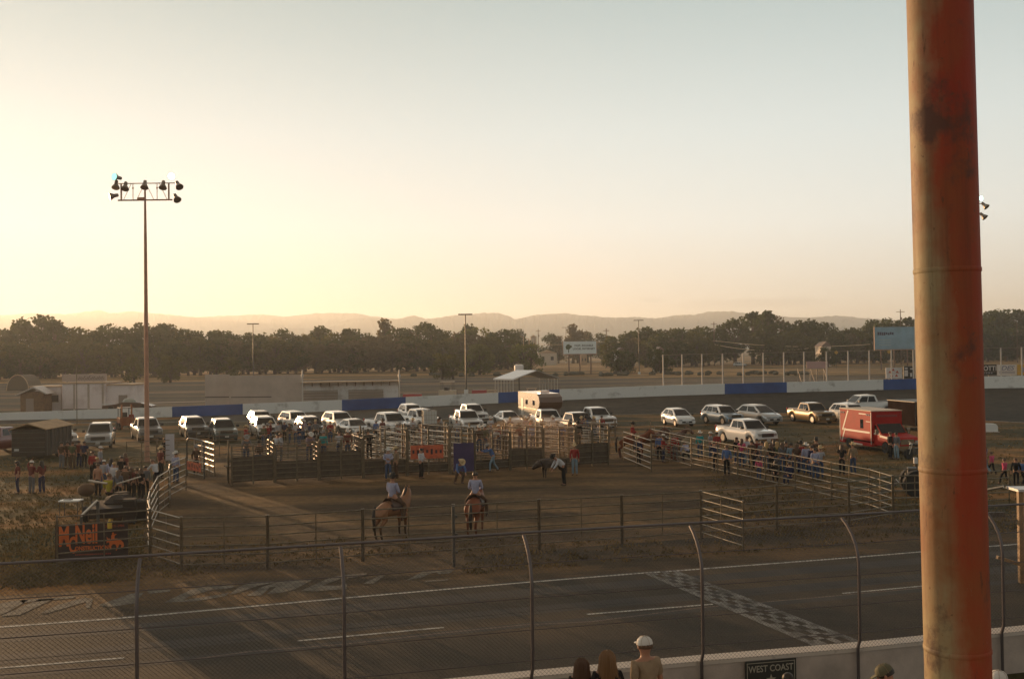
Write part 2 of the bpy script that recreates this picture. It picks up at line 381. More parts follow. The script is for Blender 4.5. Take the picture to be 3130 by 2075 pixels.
bank = [Vector((p.x, p.y+9, 0.0)) for p in wb]
mb = strip([Vector((p.x, p.y+0.2, p.z+0.02)) for p in wb], bank); tag(mb.build('track_embankment', M_GRASS), kind='structure')

def wall_at(px):
    x, yb, yt, d = interp(wallp, px); return P(x, yb, d), P(x, yt, d)
blocks = [(-500, 526, 'w'), (526, 742, 'b'), (742, 1045, 'w'), (1045, 1240, 'b'), (1240, 1523, 'w'), (1523, 1710, 'b'), (1710, 2215, 'w'), (2215, 2405, 'b'), (2405, 2700, 'w'), (2700, 2885, 'b'), (2885, 3600, 'w')]
fw = empty('track_wall', (0, 118, 0), 0, 'long low track wall in white and blue sections behind the parked cars', 'wall')
for x0, x1, c in blocks:
    n = max(2, int((x1-x0)/90)); mb = MB(); vs = []
    for i in range(n+1):
        b, t = wall_at(x0+(x1-x0)*i/n); b = b-fw.location; t = t-fw.location
        vs += [(b.x, b.y, b.z-0.6), (t.x, t.y, t.z), (t.x, t.y+0.35, t.z), (b.x, b.y+0.35, b.z-0.6)]
    fs = [(0, 1, 2, 3), tuple(4*n+k for k in (3, 2, 1, 0))]
    for i in range(n):
        a = 4*i; fs += [(a, a+4, a+5, a+1), (a+1, a+5, a+6, a+2), (a+2, a+6, a+7, a+3)]
    mb.add(vs, fs); o = mb.build('wall_section', M_WHITE_CONC if c == 'w' else M_BLUE_CONC, fw)
    if c == 'b': o['label'] = 'blue painted wall section'

# lots, field and road beyond
sheet('skidpad_lot', gp([(-900, 1262), (-900, 1185), (0, 1172), (800, 1164), (1400, 1153), (1760, 1153), (2000, 1158), (2500, 1152), (3500, 1135), (3900, 1160), (3900, 1230)]), 0.006, M_LOT)
mb = MB()
ribbon(mb, gp([(400, 1203), (640, 1196)]), 0.9, 0.012); ribbon(mb, gp([(420, 1232), (640, 1226)]), 1.6, 0.012)
ribbon(mb, gp([(1210, 1179), (1560, 1171)]), 0.7, 0.012); ribbon(mb, gp([(1210, 1165), (1480, 1160)]), 0.7, 0.012)
tag(mb.build('lot_line_marking', mat('dusty_paint', (0.5, 0.42, 0.33), 0.9)), kind='structure')
sheet('far_field', gp([(-2500, 1200), (-2500, 1150), (0, 1118), (1500, 1098), (2200, 1092), (3200, 1080), (5200, 1055), (5200, 1110), (3500, 1134.8), (2500, 1151.8), (2000, 1157.8), (1760, 1152.8), (1400, 1152.8), (800, 1163.8), (0, 1171.8), (-900, 1184.8)]), 0.008, M_FIELD)
mb = MB(); ribbon(mb, gp([(1700, 1106), (2200, 1104), (2700, 1102), (3300, 1096), (4200, 1085)]), 26, 0.03)
tag(mb.build('road', M_ASPH2), kind='structure')

# hills: two real ranges of relief
def hills(profile, d, depth, pxstep, seed):
    random.seed(seed); xs = []; x = profile[0][0]
    while x <= profile[-1][0]: xs.append(x); x += pxstep
    rows = [(-1.0, 0.0), (-0.75, 0.22), (-0.5, 0.5), (-0.25, 0.8), (0, 1.0), (0.4, 0.75), (1.0, 0.0)]
    mb = MB(); vs = []; fs = []
    for j, (o, h) in enumerate(rows):
        for i, px in enumerate(xs):
            top = P(px, interp(profile, px)[1]+random.uniform(-1.2, 1.2), d)
            jit = 1+(random.uniform(-0.16, 0.16) if 0 < h < 1 else 0)
            k = (d+o*depth)/d
            vs.append((top.x*k, d+o*depth+(random.uniform(-120, 120) if 0 < h < 1 else 0), -2+(top.z+2)*h*jit))
    n = len(xs)
    for j in range(len(rows)-1):
        for i in range(n-1): fs.append((j*n+i, j*n+i+1, (j+1)*n+i+1, (j+1)*n+i))
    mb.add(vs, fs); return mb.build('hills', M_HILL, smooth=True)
HA = [(-700, 975), (-300, 968), (0, 964), (101, 957), (203, 961), (304, 947), (338, 957), (406, 951), (507, 961), (592, 969), (710, 964), (804, 961), (868, 968), (970, 957), (1088, 957), (1132, 966), (1300, 985), (1500, 1000)]
HB = [(700, 1010), (987, 1001), (1020, 995), (1044, 983), (1081, 973), (1139, 971), (1173, 981), (1190, 979), (1224, 973), (1267, 964), (1298, 974), (1332, 973), (1383, 964), (1420, 963), (1464, 957), (1521, 956), (1550, 964), (1575, 976), (1633, 963), (1720, 957), (1788, 964), (1873, 971), (1940, 969), (2005, 973), (2076, 963), (2120, 962), (2167, 952), (2236, 951), (2287, 959), (2354, 964), (2408, 968), (2473, 971), (2557, 964), (2625, 971), (2726, 978), (3000, 965), (3130, 968), (3800, 985)]
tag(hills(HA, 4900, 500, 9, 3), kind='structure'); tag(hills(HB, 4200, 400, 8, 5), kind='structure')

# ------------------------------------------------------------------ trees
random.seed(11)
M_BARK = mat('bark', (0.09, 0.065, 0.045), 0.9, var=0.2, vscale=3)
def leafmat(name, c):
    m = mat(name, c, 0.6, spec=0.2, vscale=0.35, col2=tuple(k*0.55 for k in c), thr=(0.38, 0.62))
    b = m.node_tree.nodes['Principled BSDF']
    tr = m.node_tree.nodes.new('ShaderNodeBsdfTranslucent'); mxs = m.node_tree.nodes.new('ShaderNodeMixShader'); mxs.inputs[0].default_value = 0.42
    tr.inputs[0].default_value = (c[0]*1.6, c[1]*1.5, c[2], 1)
    o = m.node_tree.nodes['Material Output']; m.node_tree.links.new(b.outputs[0], mxs.inputs[1]); m.node_tree.links.new(tr.outputs[0], mxs.inputs[2]); m.node_tree.links.new(mxs.outputs[0], o.inputs[0])
    return m
LEAVES = [leafmat('oak_leaves', (0.05, 0.068, 0.015)), leafmat('olive_leaves', (0.09, 0.095, 0.024)), leafmat('bright_leaves', (0.12, 0.14, 0.04)), leafmat('dusty_leaves', (0.12, 0.1, 0.06))]
def tree_meshes(kind):
    """unit tree, 10 m tall; kind: round, wide, tall, poplar, shrub"""
    tr = MB(); cr_ = MB()
    H = 10.0
    W = {'round': 4.2, 'wide': 6.2, 'tall': 3.2, 'poplar': 1.9, 'shrub': 5.5}[kind]
    base = {'round': 0.9, 'wide': 0.8, 'tall': 1.5, 'poplar': 1.0, 'shrub': 0.2}[kind]
    tr.tube([(0, 0, -0.2), (0.1, 0, 1.5), (0.0, 0.15, 4), (0.1, 0, 7.0)], [0.42, 0.3, 0.2, 0.06], 7)
    clumps = []
    nC = {'round': 26, 'wide': 34, 'tall': 24, 'poplar': 16, 'shrub': 22}[kind]
    for i in range(nC):
        t = (i+0.5)/nC; z = base+(H-base)*(0.08+0.84*t)
        if kind == 'poplar': w = W*(math.sin(math.pi*min(1, 0.15+0.85*t))**0.6)
        else: w = W*(math.sin(math.pi*(0.16+0.78*t))**0.7)
        a = random.uniform(0, 6.28); rr = w*math.sqrt(random.random())*0.78
        r = random.uniform(0.9, 1.7)*(0.75 if kind in ('poplar', 'tall') else 1.0)
        z = min(z, H-r*0.7)
        c = Vector((rr*math.cos(a), rr*math.sin(a), z)); clumps.append((c, r))
        tr.tube([(0.05, 0.05, max(0.8, z*0.45)), (c.x*0.5, c.y*0.5, z*0.75), tuple(c)], [0.12, 0.08, 0.03], 4)
    nl = 62 if kind != 'shrub' else 55
    for c, r in clumps:
        for k in range(nl):
            d = Vector((random.gauss(0, 1), random.gauss(0, 1), random.gauss(0, 1))).normalized()
            p = c+Vector((d.x, d.y, d.z*0.8))*r*(random.random()**0.33)*random.uniform(0.85, 1.15)
            s = random.uniform(0.14, 0.34)
            u = Vector((random.gauss(0, 1), random.gauss(0, 1), random.gauss(0, 1))).normalized(); w_ = u.orthogonal().normalized()
            v = u.cross(w_)
            cr_.add([p-w_*s-v*s*0.6, p+w_*s-v*s*0.6, p+w_*s*0.8+v*s*0.7, p-w_*s*0.7+v*s*0.6], [(0, 1, 2, 3)])
    def fin(mb, nm, m):
        me = bpy.data.meshes.new(nm); me.from_pydata(mb.v, [], mb.f); me.materials.append(m); return me
    return fin(tr, 'trunk', M_BARK), fin(cr_, 'crown', LEAVES[0])
TREES = {k: [tree_meshes(k) for _ in range(n)] for k, n in (('round', 4), ('wide', 3), ('tall', 2), ('poplar', 1), ('shrub', 2))}
TNAME = {'round': 'round_tree', 'wide': 'spreading_tree', 'tall': 'tall_tree', 'poplar': 'slender_tree', 'shrub': 'shrub'}
tree_list = []
def tree(px, topy, d, kind, leaf, wscale=1.0, base=0.0):
    top = P(px, topy, d); h = top.z-base
    tree_list.append((px, d, h, top.x, kind, leaf, wscale, base))
BIG = [(20,1003,'round',0),(75,985,'wide',0),(110,963,'wide',0),(165,975,'round',0),(250,1000,'round',1),(292,1004,'round',0),(330,992,'wide',0),(388,1000,'round',0),(430,985,'round',0),(470,992,'wide',0),(500,984,'tall',0),(522,990,'round',1),(560,1005,'round',0),(600,1010,'round',0),(650,1006,'tall',0),(672,1008,'round',0),(715,1014,'round',0),(755,1016,'wide',0),(810,1018,'round',0),(862,1004,'round',0),(905,1018,'round',0),(932,1020,'round',1),(970,996,'tall',0),(975,1000,'round',0),(1022,1015,'round',1),(1060,1000,'tall',0),(1075,1004,'round',0),(1112,1016,'round',0),(1148,1028,'round',0),(1174,972,'poplar',3),(1215,1000,'round',0),(1252,1010,'round',3),(1290,984,'wide',0),(1318,992,'round',0),(1360,1010,'round',0),(1398,1014,'round',3),(1432,990,'tall',0),(1455,1000,'wide',2),(1500,1014,'round',0),(1545,1006,'wide',0),(1578,1004,'round',0),(1612,1040,'round',0),(1680,1018,'round',0),(1706,1026,'round',3),(1750,989,'poplar',3),(1766,1008,'round',3),(1795,1014,'round',0),(1840,1018,'round',0),(1868,1030,'round',2),(1910,1014,'round',0),(1934,1008,'tall',0),(1975,998,'round',0),(2012,1006,'wide',0),(2052,1004,'round',1),(2080,1002,'round',0),(2120,998,'round',0),(2165,998,'round',0),(2205,992,'round',0),(2245,972,'round',0),(2300,948,'tall',0),(2345,944,'tall',0),(2368,966,'round',3),(2412,985,'round',0),(2448,978,'round',0),(2472,975,'round',0),(2515,984,'wide',0),(2560,1004,'round',0),(2600,1000,'round',1),(2640,996,'round',0),(2668,976,'round',0),(2706,972,'round',0),(2745,978,'round',0),(2775,965,'tall',0),(2830,975,'round',0),(2900,965,'wide',0),(2985,955,'round',0),(3030,950,'round',0),(3065,944,'round',0),(3100,946,'wide',0),(3150,950,'round',0),(3215,955,'wide',0),(-40,1010,'round',0),(-110,1000,'wide',0)]
for px in range(-170, -1500, -42): BIG.append((px, hor(px)-random.uniform(72, 122), random.choice(['round', 'wide', 'round', 'tall']), random.choice([0, 0, 1])))  # unseen trees beyond the left frame edge, added to cast long shadows
for i, (px, ty, k, lf) in enumerate(BIG):
    d = 345+(px/3130.0)*110+random.uniform(-14, 14)+(125 if 1560 < px < 1870 else 0)
    tree(px, ty, d, k, lf, random.uniform(0.95, 1.2))
for px in range(-100, 3250, 24):                      # lower trees and shrubs in front of the tall ones
    x = px+random.uniform(-10, 10); d = 318+(x/3130.0)*110+random.uniform(-8, 8)
    if 1560 < x < 1855 or (2150 < x < 2320): continue
    ty = hor(x)-random.uniform(18, 52)
    tree(x, ty, d, random.choice(['shrub', 'wide', 'shrub', 'round']), random.choice([0, 0, 1, 1, 3]), 1.25)
for px, yy, dd in ((1886, 1066, 292), (1908, 1068, 294), (2004, 1062, 296), (2030, 1064, 298), (2512, 1060, 350), (2530, 1062, 350), (1896, 1072, 290), (2018, 1070, 292)): tree(px, yy, dd, 'shrub', 0, 1.2)
for px in (1445, 1465, 1600, 1622):                 # brighter bushes round the sheds
    tree(px, hor(px)-random.uniform(8, 25), 300, 'shrub', 2, 1.3)
for px in (410, 500, 520, 1350, 1385, 700): tree(px, hor(px)-random.uniform(-14, 4), 255, 'shrub', 1, 1.2)
tree_list.sort(key=lambda t: t[0])
for i, (px, d, h, X, kind, leaf, ws, base) in enumerate(tree_list):
    tm, cm = random.choice(TREES[kind]); s = h/10.0
    look = {0: 'dark green', 1: 'olive green', 2: 'bright yellow-green', 3: 'dusty brown-green'}[leaf]
    size = 'low' if h < 9 else ('tall' if h > 18 else 'middling')
    r_ = empty(TNAME[kind], (X, d, base), random.uniform(0, 6.28), f'{size} {look} {TNAME[kind].replace("_", " ")}, {ordinal(i)} from the left along the far tree line' if i < len(tree_list)//2 else f'{size} {look} {TNAME[kind].replace("_", " ")}, {ordinal(len(tree_list)-1-i)} from the right along the far tree line', 'shrub' if kind == 'shrub' else 'tree', 'trees of the far tree line')
    r_.scale = (s*ws, s*ws, s)
    for nm, me in (('trunk', tm), ('crown', cm)):
        o = bpy.data.objects.new(nm, me); COL.objects.link(o); o.parent = r_
        if nm == 'crown': setmat(o, LEAVES[leaf])

# dry grass tufts on the verge and fields
def tufts(n, seed):
    random.seed(seed); mb = MB()
    for i in range(n):
        if i % 3 == 0: px, py = random.uniform(-60, 3190), random.uniform(1690, 1840)-random.uniform(0, 60)
        elif i % 3 == 1: px, py = random.uniform(2150, 3190), random.uniform(1300, 1640)
        else: px, py = random.uniform(-60, 440), random.uniform(1400, 1800)
        if py > interp(lineA, px)[1]-(112 if px < 1420 else 38): continue
        if i % 3 == 1 and py > 1700: continue
        p = G(px, py)
        for k in range(4):
            a = random.uniform(0, 6.28); w = random.uniform(.02, .05); h = random.uniform(.04, .13); q = p+Vector((random.gauss(0, .08), random.gauss(0, .08), .008)); l = Vector((random.gauss(0, .04), random.gauss(0, .04), h))
            mb.add([q-Vector((w*math.cos(a), w*math.sin(a), 0)), q+Vector((w*math.cos(a), w*math.sin(a), 0)), q+l], [(0, 1, 2)])
    me = bpy.data.meshes.new('grass'); me.from_pydata(mb.v, [], mb.f); me.materials.append(mat('straw_grass', (0.26, 0.17, 0.065), 0.9, vscale=0.3, col2=(0.12, 0.09, 0.032), thr=(0.42, 0.58)))
    o = bpy.data.objects.new('dry_grass', me); COL.objects.link(o); tag(o, 'short dry grass tufts along the track verge', 'grass', kind='stuff')
tufts(9000, 5)

# ------------------------------------------------------------------ haze: one closed box of air round everything
def haze(density, aniso, col):
    mb = MB(); mb.box((0, 400, 120), (15200, 15200, 242)); m = bpy.data.materials.new('haze_air'); m.use_nodes = True
    t = m.node_tree; t.nodes.clear(); o = t.nodes.new('ShaderNodeOutputMaterial'); v = t.nodes.new('ShaderNodeVolumePrincipled')
    v.inputs['Density'].default_value = density; v.inputs['Anisotropy'].default_value = aniso; v.inputs['Color'].default_value = (*col, 1)
    t.links.new(v.outputs[0], o.inputs['Volume']); ob = mb.build('haze', m); tag(ob, kind='stuff'); return ob
haze(0.00026, 0.45, (0.86, 0.93, 0.97))
# ================================================================== PENS, FENCES AND TOWERS
def stock_panel(a, b, label, h=1.8, nr=6, z0=0.22, group='steel stock panels round the arena', name='stock_fence', m=None, simple=False, posts=True, cat='fence panel', r=0.023):
    m = m or M_PANEL; a = Vector((a[0], a[1], 0)); b = Vector((b[0], b[1], 0)); Ln = (b-a).length; rz = math.atan2(b.y-a.y, b.x-a.x)
    root = empty(name, a, rz, label, cat, group)
    zs = [z0+(h-z0-0.02)*k/(nr-1) for k in range(nr)]
    if simple:
        me = MB().tube([(0.03, 0, 0), (Ln-0.03, 0, 0)], r, 6).mesh('rail', m, True); mu_ = MB().tube([(0, 0, 0), (0, 0, h+0.02)], r*1.25, 6).mesh('upright', m, True)
        for z in zs: o = bpy.data.objects.new('rail', me); COL.objects.link(o); o.parent = root; o.location = (0, 0, z)
        for x in (0.03, Ln/2, Ln-0.03): o = bpy.data.objects.new('upright', mu_); COL.objects.link(o); o.parent = root; o.location = (x, 0, 0)
    else:
        me = MB().tube([(0.03, 0, 0), (Ln-0.03, 0, 0)], r, 8).mesh('rail', m, True)
        for z in zs:
            o = bpy.data.objects.new('rail', me); COL.objects.link(o); o.parent = root; o.location = (0, 0, z)
        for x in (0.03, Ln-0.03):
            MB().tube([(x, 0, 0), (x, 0, h+0.03)], r*1.35, 8).build('post', m, root, True)
        MB().box((Ln/2, -0.012-r, (z0+h)/2), (0.04, 0.008, h-z0)).build('stay', m, root)
    return root
def T(px, py, z=1.8): return G(px, py, z)
front = [(553,1581),(817,1576),(1108,1557),(1385,1543),(1647,1527),(1900,1514),(2142,1500),(2373,1483),(2594,1471),(2728,1454),(2860,1448),(3085,1436)]
for i in range(len(front)-1):
    stock_panel(T(*front[i]), T(*front[i+1]), f'brown pipe stock panel, {ORD[i]} from the left in the near row of the arena fence')
side = [(553,1581),(459,1556),(451,1525),(458,1498),(482,1456),(516,1435),(519,1416),(568,1396)]
for i in range(len(side)-1):
    stock_panel(T(*side[i]), T(*side[i+1]), f'sunlit stock panel, {ORD[i]} from the near corner in the left arena fence', group='stock panels of the left arena fence')
rs = [(1990,1327),(2113,1337),(2193,1351),(2254,1362),(2337,1376),(2430,1391),(2540,1412),(2657,1433),(2728,1454)]
for i in range(len(rs)-1):
    stock_panel(T(*rs[i]), T(*rs[i+1]), f'sunlit stock panel, {ORD[i]} from the back in the right arena fence beside the crowd', group='stock panels of the right arena fence')
stock_panel(T(2657, 1433), T(2880, 1431), 'dark stock panel running from the right arena corner behind the big post', group='stock panels of the right arena fence')
stock_panel(T(2142, 1500), T(2272, 1532), 'sunlit open gate panel swung out from the near arena fence', name='swing_gate', cat='gate', group=None)
# side fence carrying the banner
stock_panel(T(171, 1578), T(459, 1557), 'dark stock panel behind the orange and black banner', group='stock panels of the banner fence')
# tall post with bright edge
gpst = empty('gate_post', T(1387, 1542, 2.05), 0, 'tall dark gate post standing in the middle of the near arena fence', 'post'); gpst.location.z = 0; gpst.location.y -= 0.35
MB().lathe([(0.055, 0), (0.055, 2.05), (0.03, 2.07)], n=12).build('upright', M_DKSTEEL, gpst, True)
for z in (0.5, 1.1, 1.7): MB().box((0.09, 0, z), (0.1, 0.05, 0.08)).build('hinge', M_DKSTEEL, gpst)

# ---- banner
M_ORANGE = mat('orange_print', (0.70, 0.16, 0.035), 0.6); M_BANNER = mat('dark_banner', (0.045, 0.028, 0.026), 0.6, var=0.2, vscale=2)
bl, br_ = T(171, 1602, 1.32), T(393, 1594, 1.32)
bn = empty('banner', (bl.x, bl.y-0.06, 0), math.atan2(br_.y-bl.y, br_.x-bl.x), 'black banner with orange lettering and bucking horse on the near left fence', 'banner')
Wb = (br_-bl).length; Hb = 1.2; z0 = 0.12
MB().box((Wb/2, 0, z0+Hb/2), (Wb, 0.012, Hb)).build('banner_sheet', M_BANNER, bn)
def bt(name, txt, size, x, z, **k): return text_obj(name, txt, size, M_ORANGE, bn, (x*Wb, -0.012, z0+z*Hb), **k)
bt('letter_m', 'M', 1.0, 0.12, 0.62, bold=0.03, squeeze=0.48); bt('lettering_neil', 'Neil', 1.0, 0.425, 0.68, bold=0.026, squeeze=0.46)
bt('letter_c', 'C', 0.80, 0.235, 0.36, bold=0.022, squeeze=0.46); bt('lettering_construction', 'ONSTRUCTION', 0.20, 0.50, 0.27, bold=0.006, squeeze=0.80)
text_obj('phone_number', '530-221-2984', 0.12, mat('red_print', (0.40, 0.06, 0.03), 0.6), bn, (0.82*Wb, -0.012, z0+0.9*Hb), squeeze=0.95)
mb = MB()
random.seed(4)
for k in range(18):
    x = 0.28+0.5*k/18; mb.box((x*Wb, -0.01, z0+0.09*Hb), (0.5*Wb/18*0.6, 0.006, 0.03+random.random()*0.02))
mb.build('small_print', MATS['red_print'], bn)
horse_o = [(0.0,0.35),(0.05,0.55),(0.02,0.72),(0.10,0.60),(0.16,0.62),(0.22,0.55),(0.28,0.62),(0.27,0.78),(0.33,0.80),(0.31,0.88),(0.37,0.97),(0.43,0.90),(0.41,0.82),(0.50,0.86),(0.58,0.83),(0.46,0.76),(0.45,0.60),(0.62,0.58),(0.80,0.50),(0.95,0.34),(0.98,0.15),(0.86,0.0),(0.80,0.10),(0.84,0.22),(0.72,0.26),(0.66,0.12),(0.58,-0.08),(0.52,-0.10),(0.56,0.12),(0.50,0.26),(0.36,0.28),(0.26,0.14),(0.30,0.0),(0.22,-0.02),(0.14,0.16),(0.18,0.32),(0.12,0.40)]
mb = MB(); mb.prism([(0.70*Wb+0.25*Wb*a, z0+0.22*Hb+0.52*Hb*b) for a, b in horse_o], 'Y', -0.016, -0.008); mb.build('bucking_horse_emblem', M_ORANGE, bn)
ye = empty('yellow_jug', T(335, 1572, 1.65), 0, 'small yellow jug hanging on the rail above the black banner', 'jug'); ye.location.z = 1.15
MB().lathe([(0.0, 0), (0.08, 0.01), (0.08, 0.22), (0.03, 0.3), (0.03, 0.34), (0, 0.34)], n=10).build('jug_body', mat('yellow_plastic', (0.6, 0.4, 0.03), 0.5), ye, True)
MB().tube([(0.03, 0, 0.3), (0.09, 0, 0.33), (0.085, 0, 0.2)], 0.012, 6).build('handle', MATS['yellow_plastic'], ye, True)

# ---- bucking chutes along the far side of the arena
M_CHUTE = mat('rusty_sheet', (0.10, 0.075, 0.05), 0.7, 0.2, var=0.3, vscale=2.5)
M_PURPLE = mat('purple_banner', (0.045, 0.028, 0.10), 0.6, var=0.15, vscale=2)
M_REDBAN = mat('red_orange_banner', (0.62, 0.13, 0.05), 0.6, vscale=3, col2=(0.35, 0.06, 0.03), thr=(0.3, 0.55))
cb = [(706, 1483), (840, 1474), (975, 1467), (1110, 1460), (1245, 1453), (1375, 1447), (1450, 1444), (1560, 1437), (1660, 1432), (1760, 1427), (1862, 1421)]
cpos = [G(x, y) for x, y in cb]
def chute(i, a, b, h, sheeted, label, banner=None):
    Ln = (b-a).length; rz = math.atan2(b.y-a.y, b.x-a.x); root = empty('bucking_chute', (a.x, a.y, 0), rz, label, 'chute', 'bucking chutes at the back of the arena')
    zs = [0.25+(h-0.3)*k/7 for k in range(8)]
    mb = MB()
    for z in zs: mb.tube([(0.05, 0, z), (Ln-0.05, 0, z)], 0.025, 6)
    mb.build('front_gate', M_PANEL, root, True)
    for x in (0.05, Ln*0.5, Ln-0.05): MB().box((x, 0, h/2), (0.09, 0.09, h)).build('upright', M_PANEL, root)
    if sheeted: MB().box((Ln/2, 0.05, 0.15+(h*sheeted-0.15)/2), (Ln-0.1, 0.02, h*sheeted-0.15)).build('gate_sheet', M_CHUTE, root)
    D = 1.1
    mb = MB()
    for z in zs: mb.tube([(0.05, D, z), (Ln-0.05, D, z)], 0.025, 6)
    for x in (0.05, Ln-0.05): mb.box((x, D, h/2+0.1), (0.09, 0.09, h+0.2))
    mb.build('back_gate', M_PANEL, root, False)
    # slanting divider whose rails catch the sun
    mb = MB(); dv = Vector((-0.62, 0.78, 0)) if i > 2 else Vector((-0.35, 0.94, 0)); dv.rotate(Matrix.Rotation(-rz, 3, 'Z'))
    e = Vector((Ln-0.05, 0, 0))+dv*2.9
    for z in zs[2:]: mb.tube([(Ln-0.05, 0, z+0.05), (e.x, e.y, z+0.05)], 0.025, 6)
    for p in (e,): mb.box((p.x, p.y, h/2), (0.08, 0.08, h))
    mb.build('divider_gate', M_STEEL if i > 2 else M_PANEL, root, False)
    mb = MB(); mb.box((Ln/2, D+0.75, 0.85), (Ln, 1.0, 0.07)); 
    for x in (0.2, Ln-0.2): mb.box((x, D+1.15, 0.4), (0.08, 0.08, 0.85))
    mb.build('catwalk', M_WOOD, root)
    if banner:
        x0, x1, zb, zt, m, dk = banner; o = MB().box(((x0+x1)/2*Ln, -0.05, (zb+zt)/2), ((x1-x0)*Ln, 0.012, zt-zb)).build('sponsor_banner', m, root)
        if dk:
            mb = MB(); n = 7
            for k in range(n): mb.box(((x0+(x1-x0)*(k+0.6)/(n+0.2))*Ln, -0.064, (zb+zt)/2+random.uniform(-.05, .05)), ((x1-x0)*Ln/n*0.45, 0.008, (zt-zb)*random.uniform(0.2, 0.5)))
            mb.build('banner_marks', mat('banner_dark_marks', (0.06, 0.03, 0.03), 0.7), root)
    return root
spec = [(2.2, 0.7, None), (2.15, 0.55, None), (2.3, 0.7, None), (2.75, 0.35, None), (2.8, 0.25, (0.08, 0.85, 0.95, 1.75, M_REDBAN, True)), (2.7, 0.0, (0.15, 0.98, 0.1, 1.8, M_PURPLE, False)), (2.4, 0.3, None), (2.6, 0.5, None), (2.45, 0.25, None), (2.6, 0.55, None)]
dsc = ['brown sheeted', 'brown sheeted', 'brown sheeted', 'tall open-railed', 'red-bannered', 'purple-bannered', 'dark railed', 'dark railed', 'dark railed', 'dark railed']
for i, (h, sh, bn_) in enumerate(spec):
    chute(i, cpos[i], cpos[i+1], h, sh, f'{dsc[i]} bucking chute, {ORD[i]} from the left along the back of the arena', bn_)
# small crossing pens behind the chutes, rails glinting in the sun
pens = [(1120,1340,-1.9,3.0),(1150,1335,-2.0,3.0),(1205,1322,-2.2,3.2),(1235,1318,-2.2,3.0),(1265,1330,-2.3,3.0),(1300,1322,-2.3,3.0),(1330,1345,-2.3,3.2),(1370,1322,-2.4,3.4),(1440,1328,-2.4,3.2),(1480,1318,-2.3,3.0),(1650,1312,-2.4,3.6),(1700,1322,-2.4,3.2),(1745,1300,-2.3,3.0),(1800,1318,-2.4,3.0),(1846,1320,-2.4,3.0),(640,1352,-1.7,2.4),(655,1358,-1.2,2.0)]
for i, (px, py, dx, dy) in enumerate(pens):
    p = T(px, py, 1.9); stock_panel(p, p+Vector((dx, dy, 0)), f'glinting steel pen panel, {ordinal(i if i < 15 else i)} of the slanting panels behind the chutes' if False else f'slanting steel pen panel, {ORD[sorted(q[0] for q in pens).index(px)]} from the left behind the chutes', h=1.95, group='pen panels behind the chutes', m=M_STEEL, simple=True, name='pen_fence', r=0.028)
crs = [(880,1318,1000,1312),(1000,1312,1110,1306),(1110,1305,1240,1298),(1240,1298,1350,1296),(1350,1296,1470,1296),(1470,1296,1590,1292),(1590,1292,1700,1288),(1700,1287,1790,1284),(1790,1283,1880,1282),(1880,1282,1990,1285),(600,1318,740,1316),(740,1320,880,1318),(480,1345,600,1340),(385,1350,480,1346)]
for i, (x0, y0, x1, y1) in enumerate(crs):
    k = sorted(q[0] for q in crs).index(x0)
    stock_panel(T(x0, y0, 1.85), T(x1, y1, 1.85), f'pipe holding pen panel, {ORD[k]} from the left in front of the parked cars', h=1.85, group='holding pen panels along the parked cars', simple=True, name='pen_fence')
# right pen between chutes and the side fence
for i, (x0, y0, x1, y1) in enumerate([(1862,1306,1990,1310),(1990,1310,2113,1337),(1905,1318,1990,1345),(2000,1300,2110,1312)]):
    stock_panel(T(x0, y0, 1.9), T(x1, y1, 1.9), f'dark corral panel, {ORD[i]} of the small horse corral right of the chutes', h=1.9, group='corral panels right of the chutes', simple=True, name='corral_fence')
# arched gate frame left of the chutes
ag = G(572, 1452); ah = G(690, 1478); Lg = 2.3
g = empty('arched_gate', (ag.x, ag.y, 0), math.atan2((ah-ag).y, (ah-ag).x), 'dark arched gate frame left of the chutes with red-orange banner', 'gate')
pts = [(0, 0, 0), (0, 0, 1.9)]+[(0.35-0.35*math.cos(t*R(15)), 0, 1.9+0.35*math.sin(t*R(15))) for t in range(1, 7)]+[(1.5, 0, 2.25), (2.2, 0, 2.2), (2.5, 0, 2.1), (2.5, 0, 0)]
MB().tube(pts, 0.05, 8).build('arch_frame', M_DKSTEEL, g, True)
mb = MB()
for z in (0.2, 0.45, 0.7, 0.95): mb.tube([(0, 0, z), (2.5, 0, z)], 0.022, 6)
mb.build('lower_rails', M_PANEL, g, True)
MB().box((1.15, -0.05, 0.62), (2.05, 0.012, 0.5)).build('sponsor_banner', M_REDBAN, g)
mb = MB()
for k in range(8): mb.box((0.3+k*0.24, -0.062, 0.63+random.uniform(-.08, .08)), (0.09, 0.008, random.uniform(0.12, 0.3)))
mb.build('banner_marks', mat('banner_dark_marks', (0.06, 0.03, 0.03), 0.7), g)
# pale notice board by the left fence
nb = empty('notice_board', G(520, 1432), 0, 'pale grey standing board behind the left arena fence', 'board')
MB().box((0, 0, 1.35), (0.55, 0.04, 1.7)).build('board_face', mat('pale_board', (0.5, 0.47, 0.5), 0.6), nb); MB().box((0, 0.05, 0.9), (0.06, 0.06, 1.8)).build('stand', M_DKSTEEL, nb)

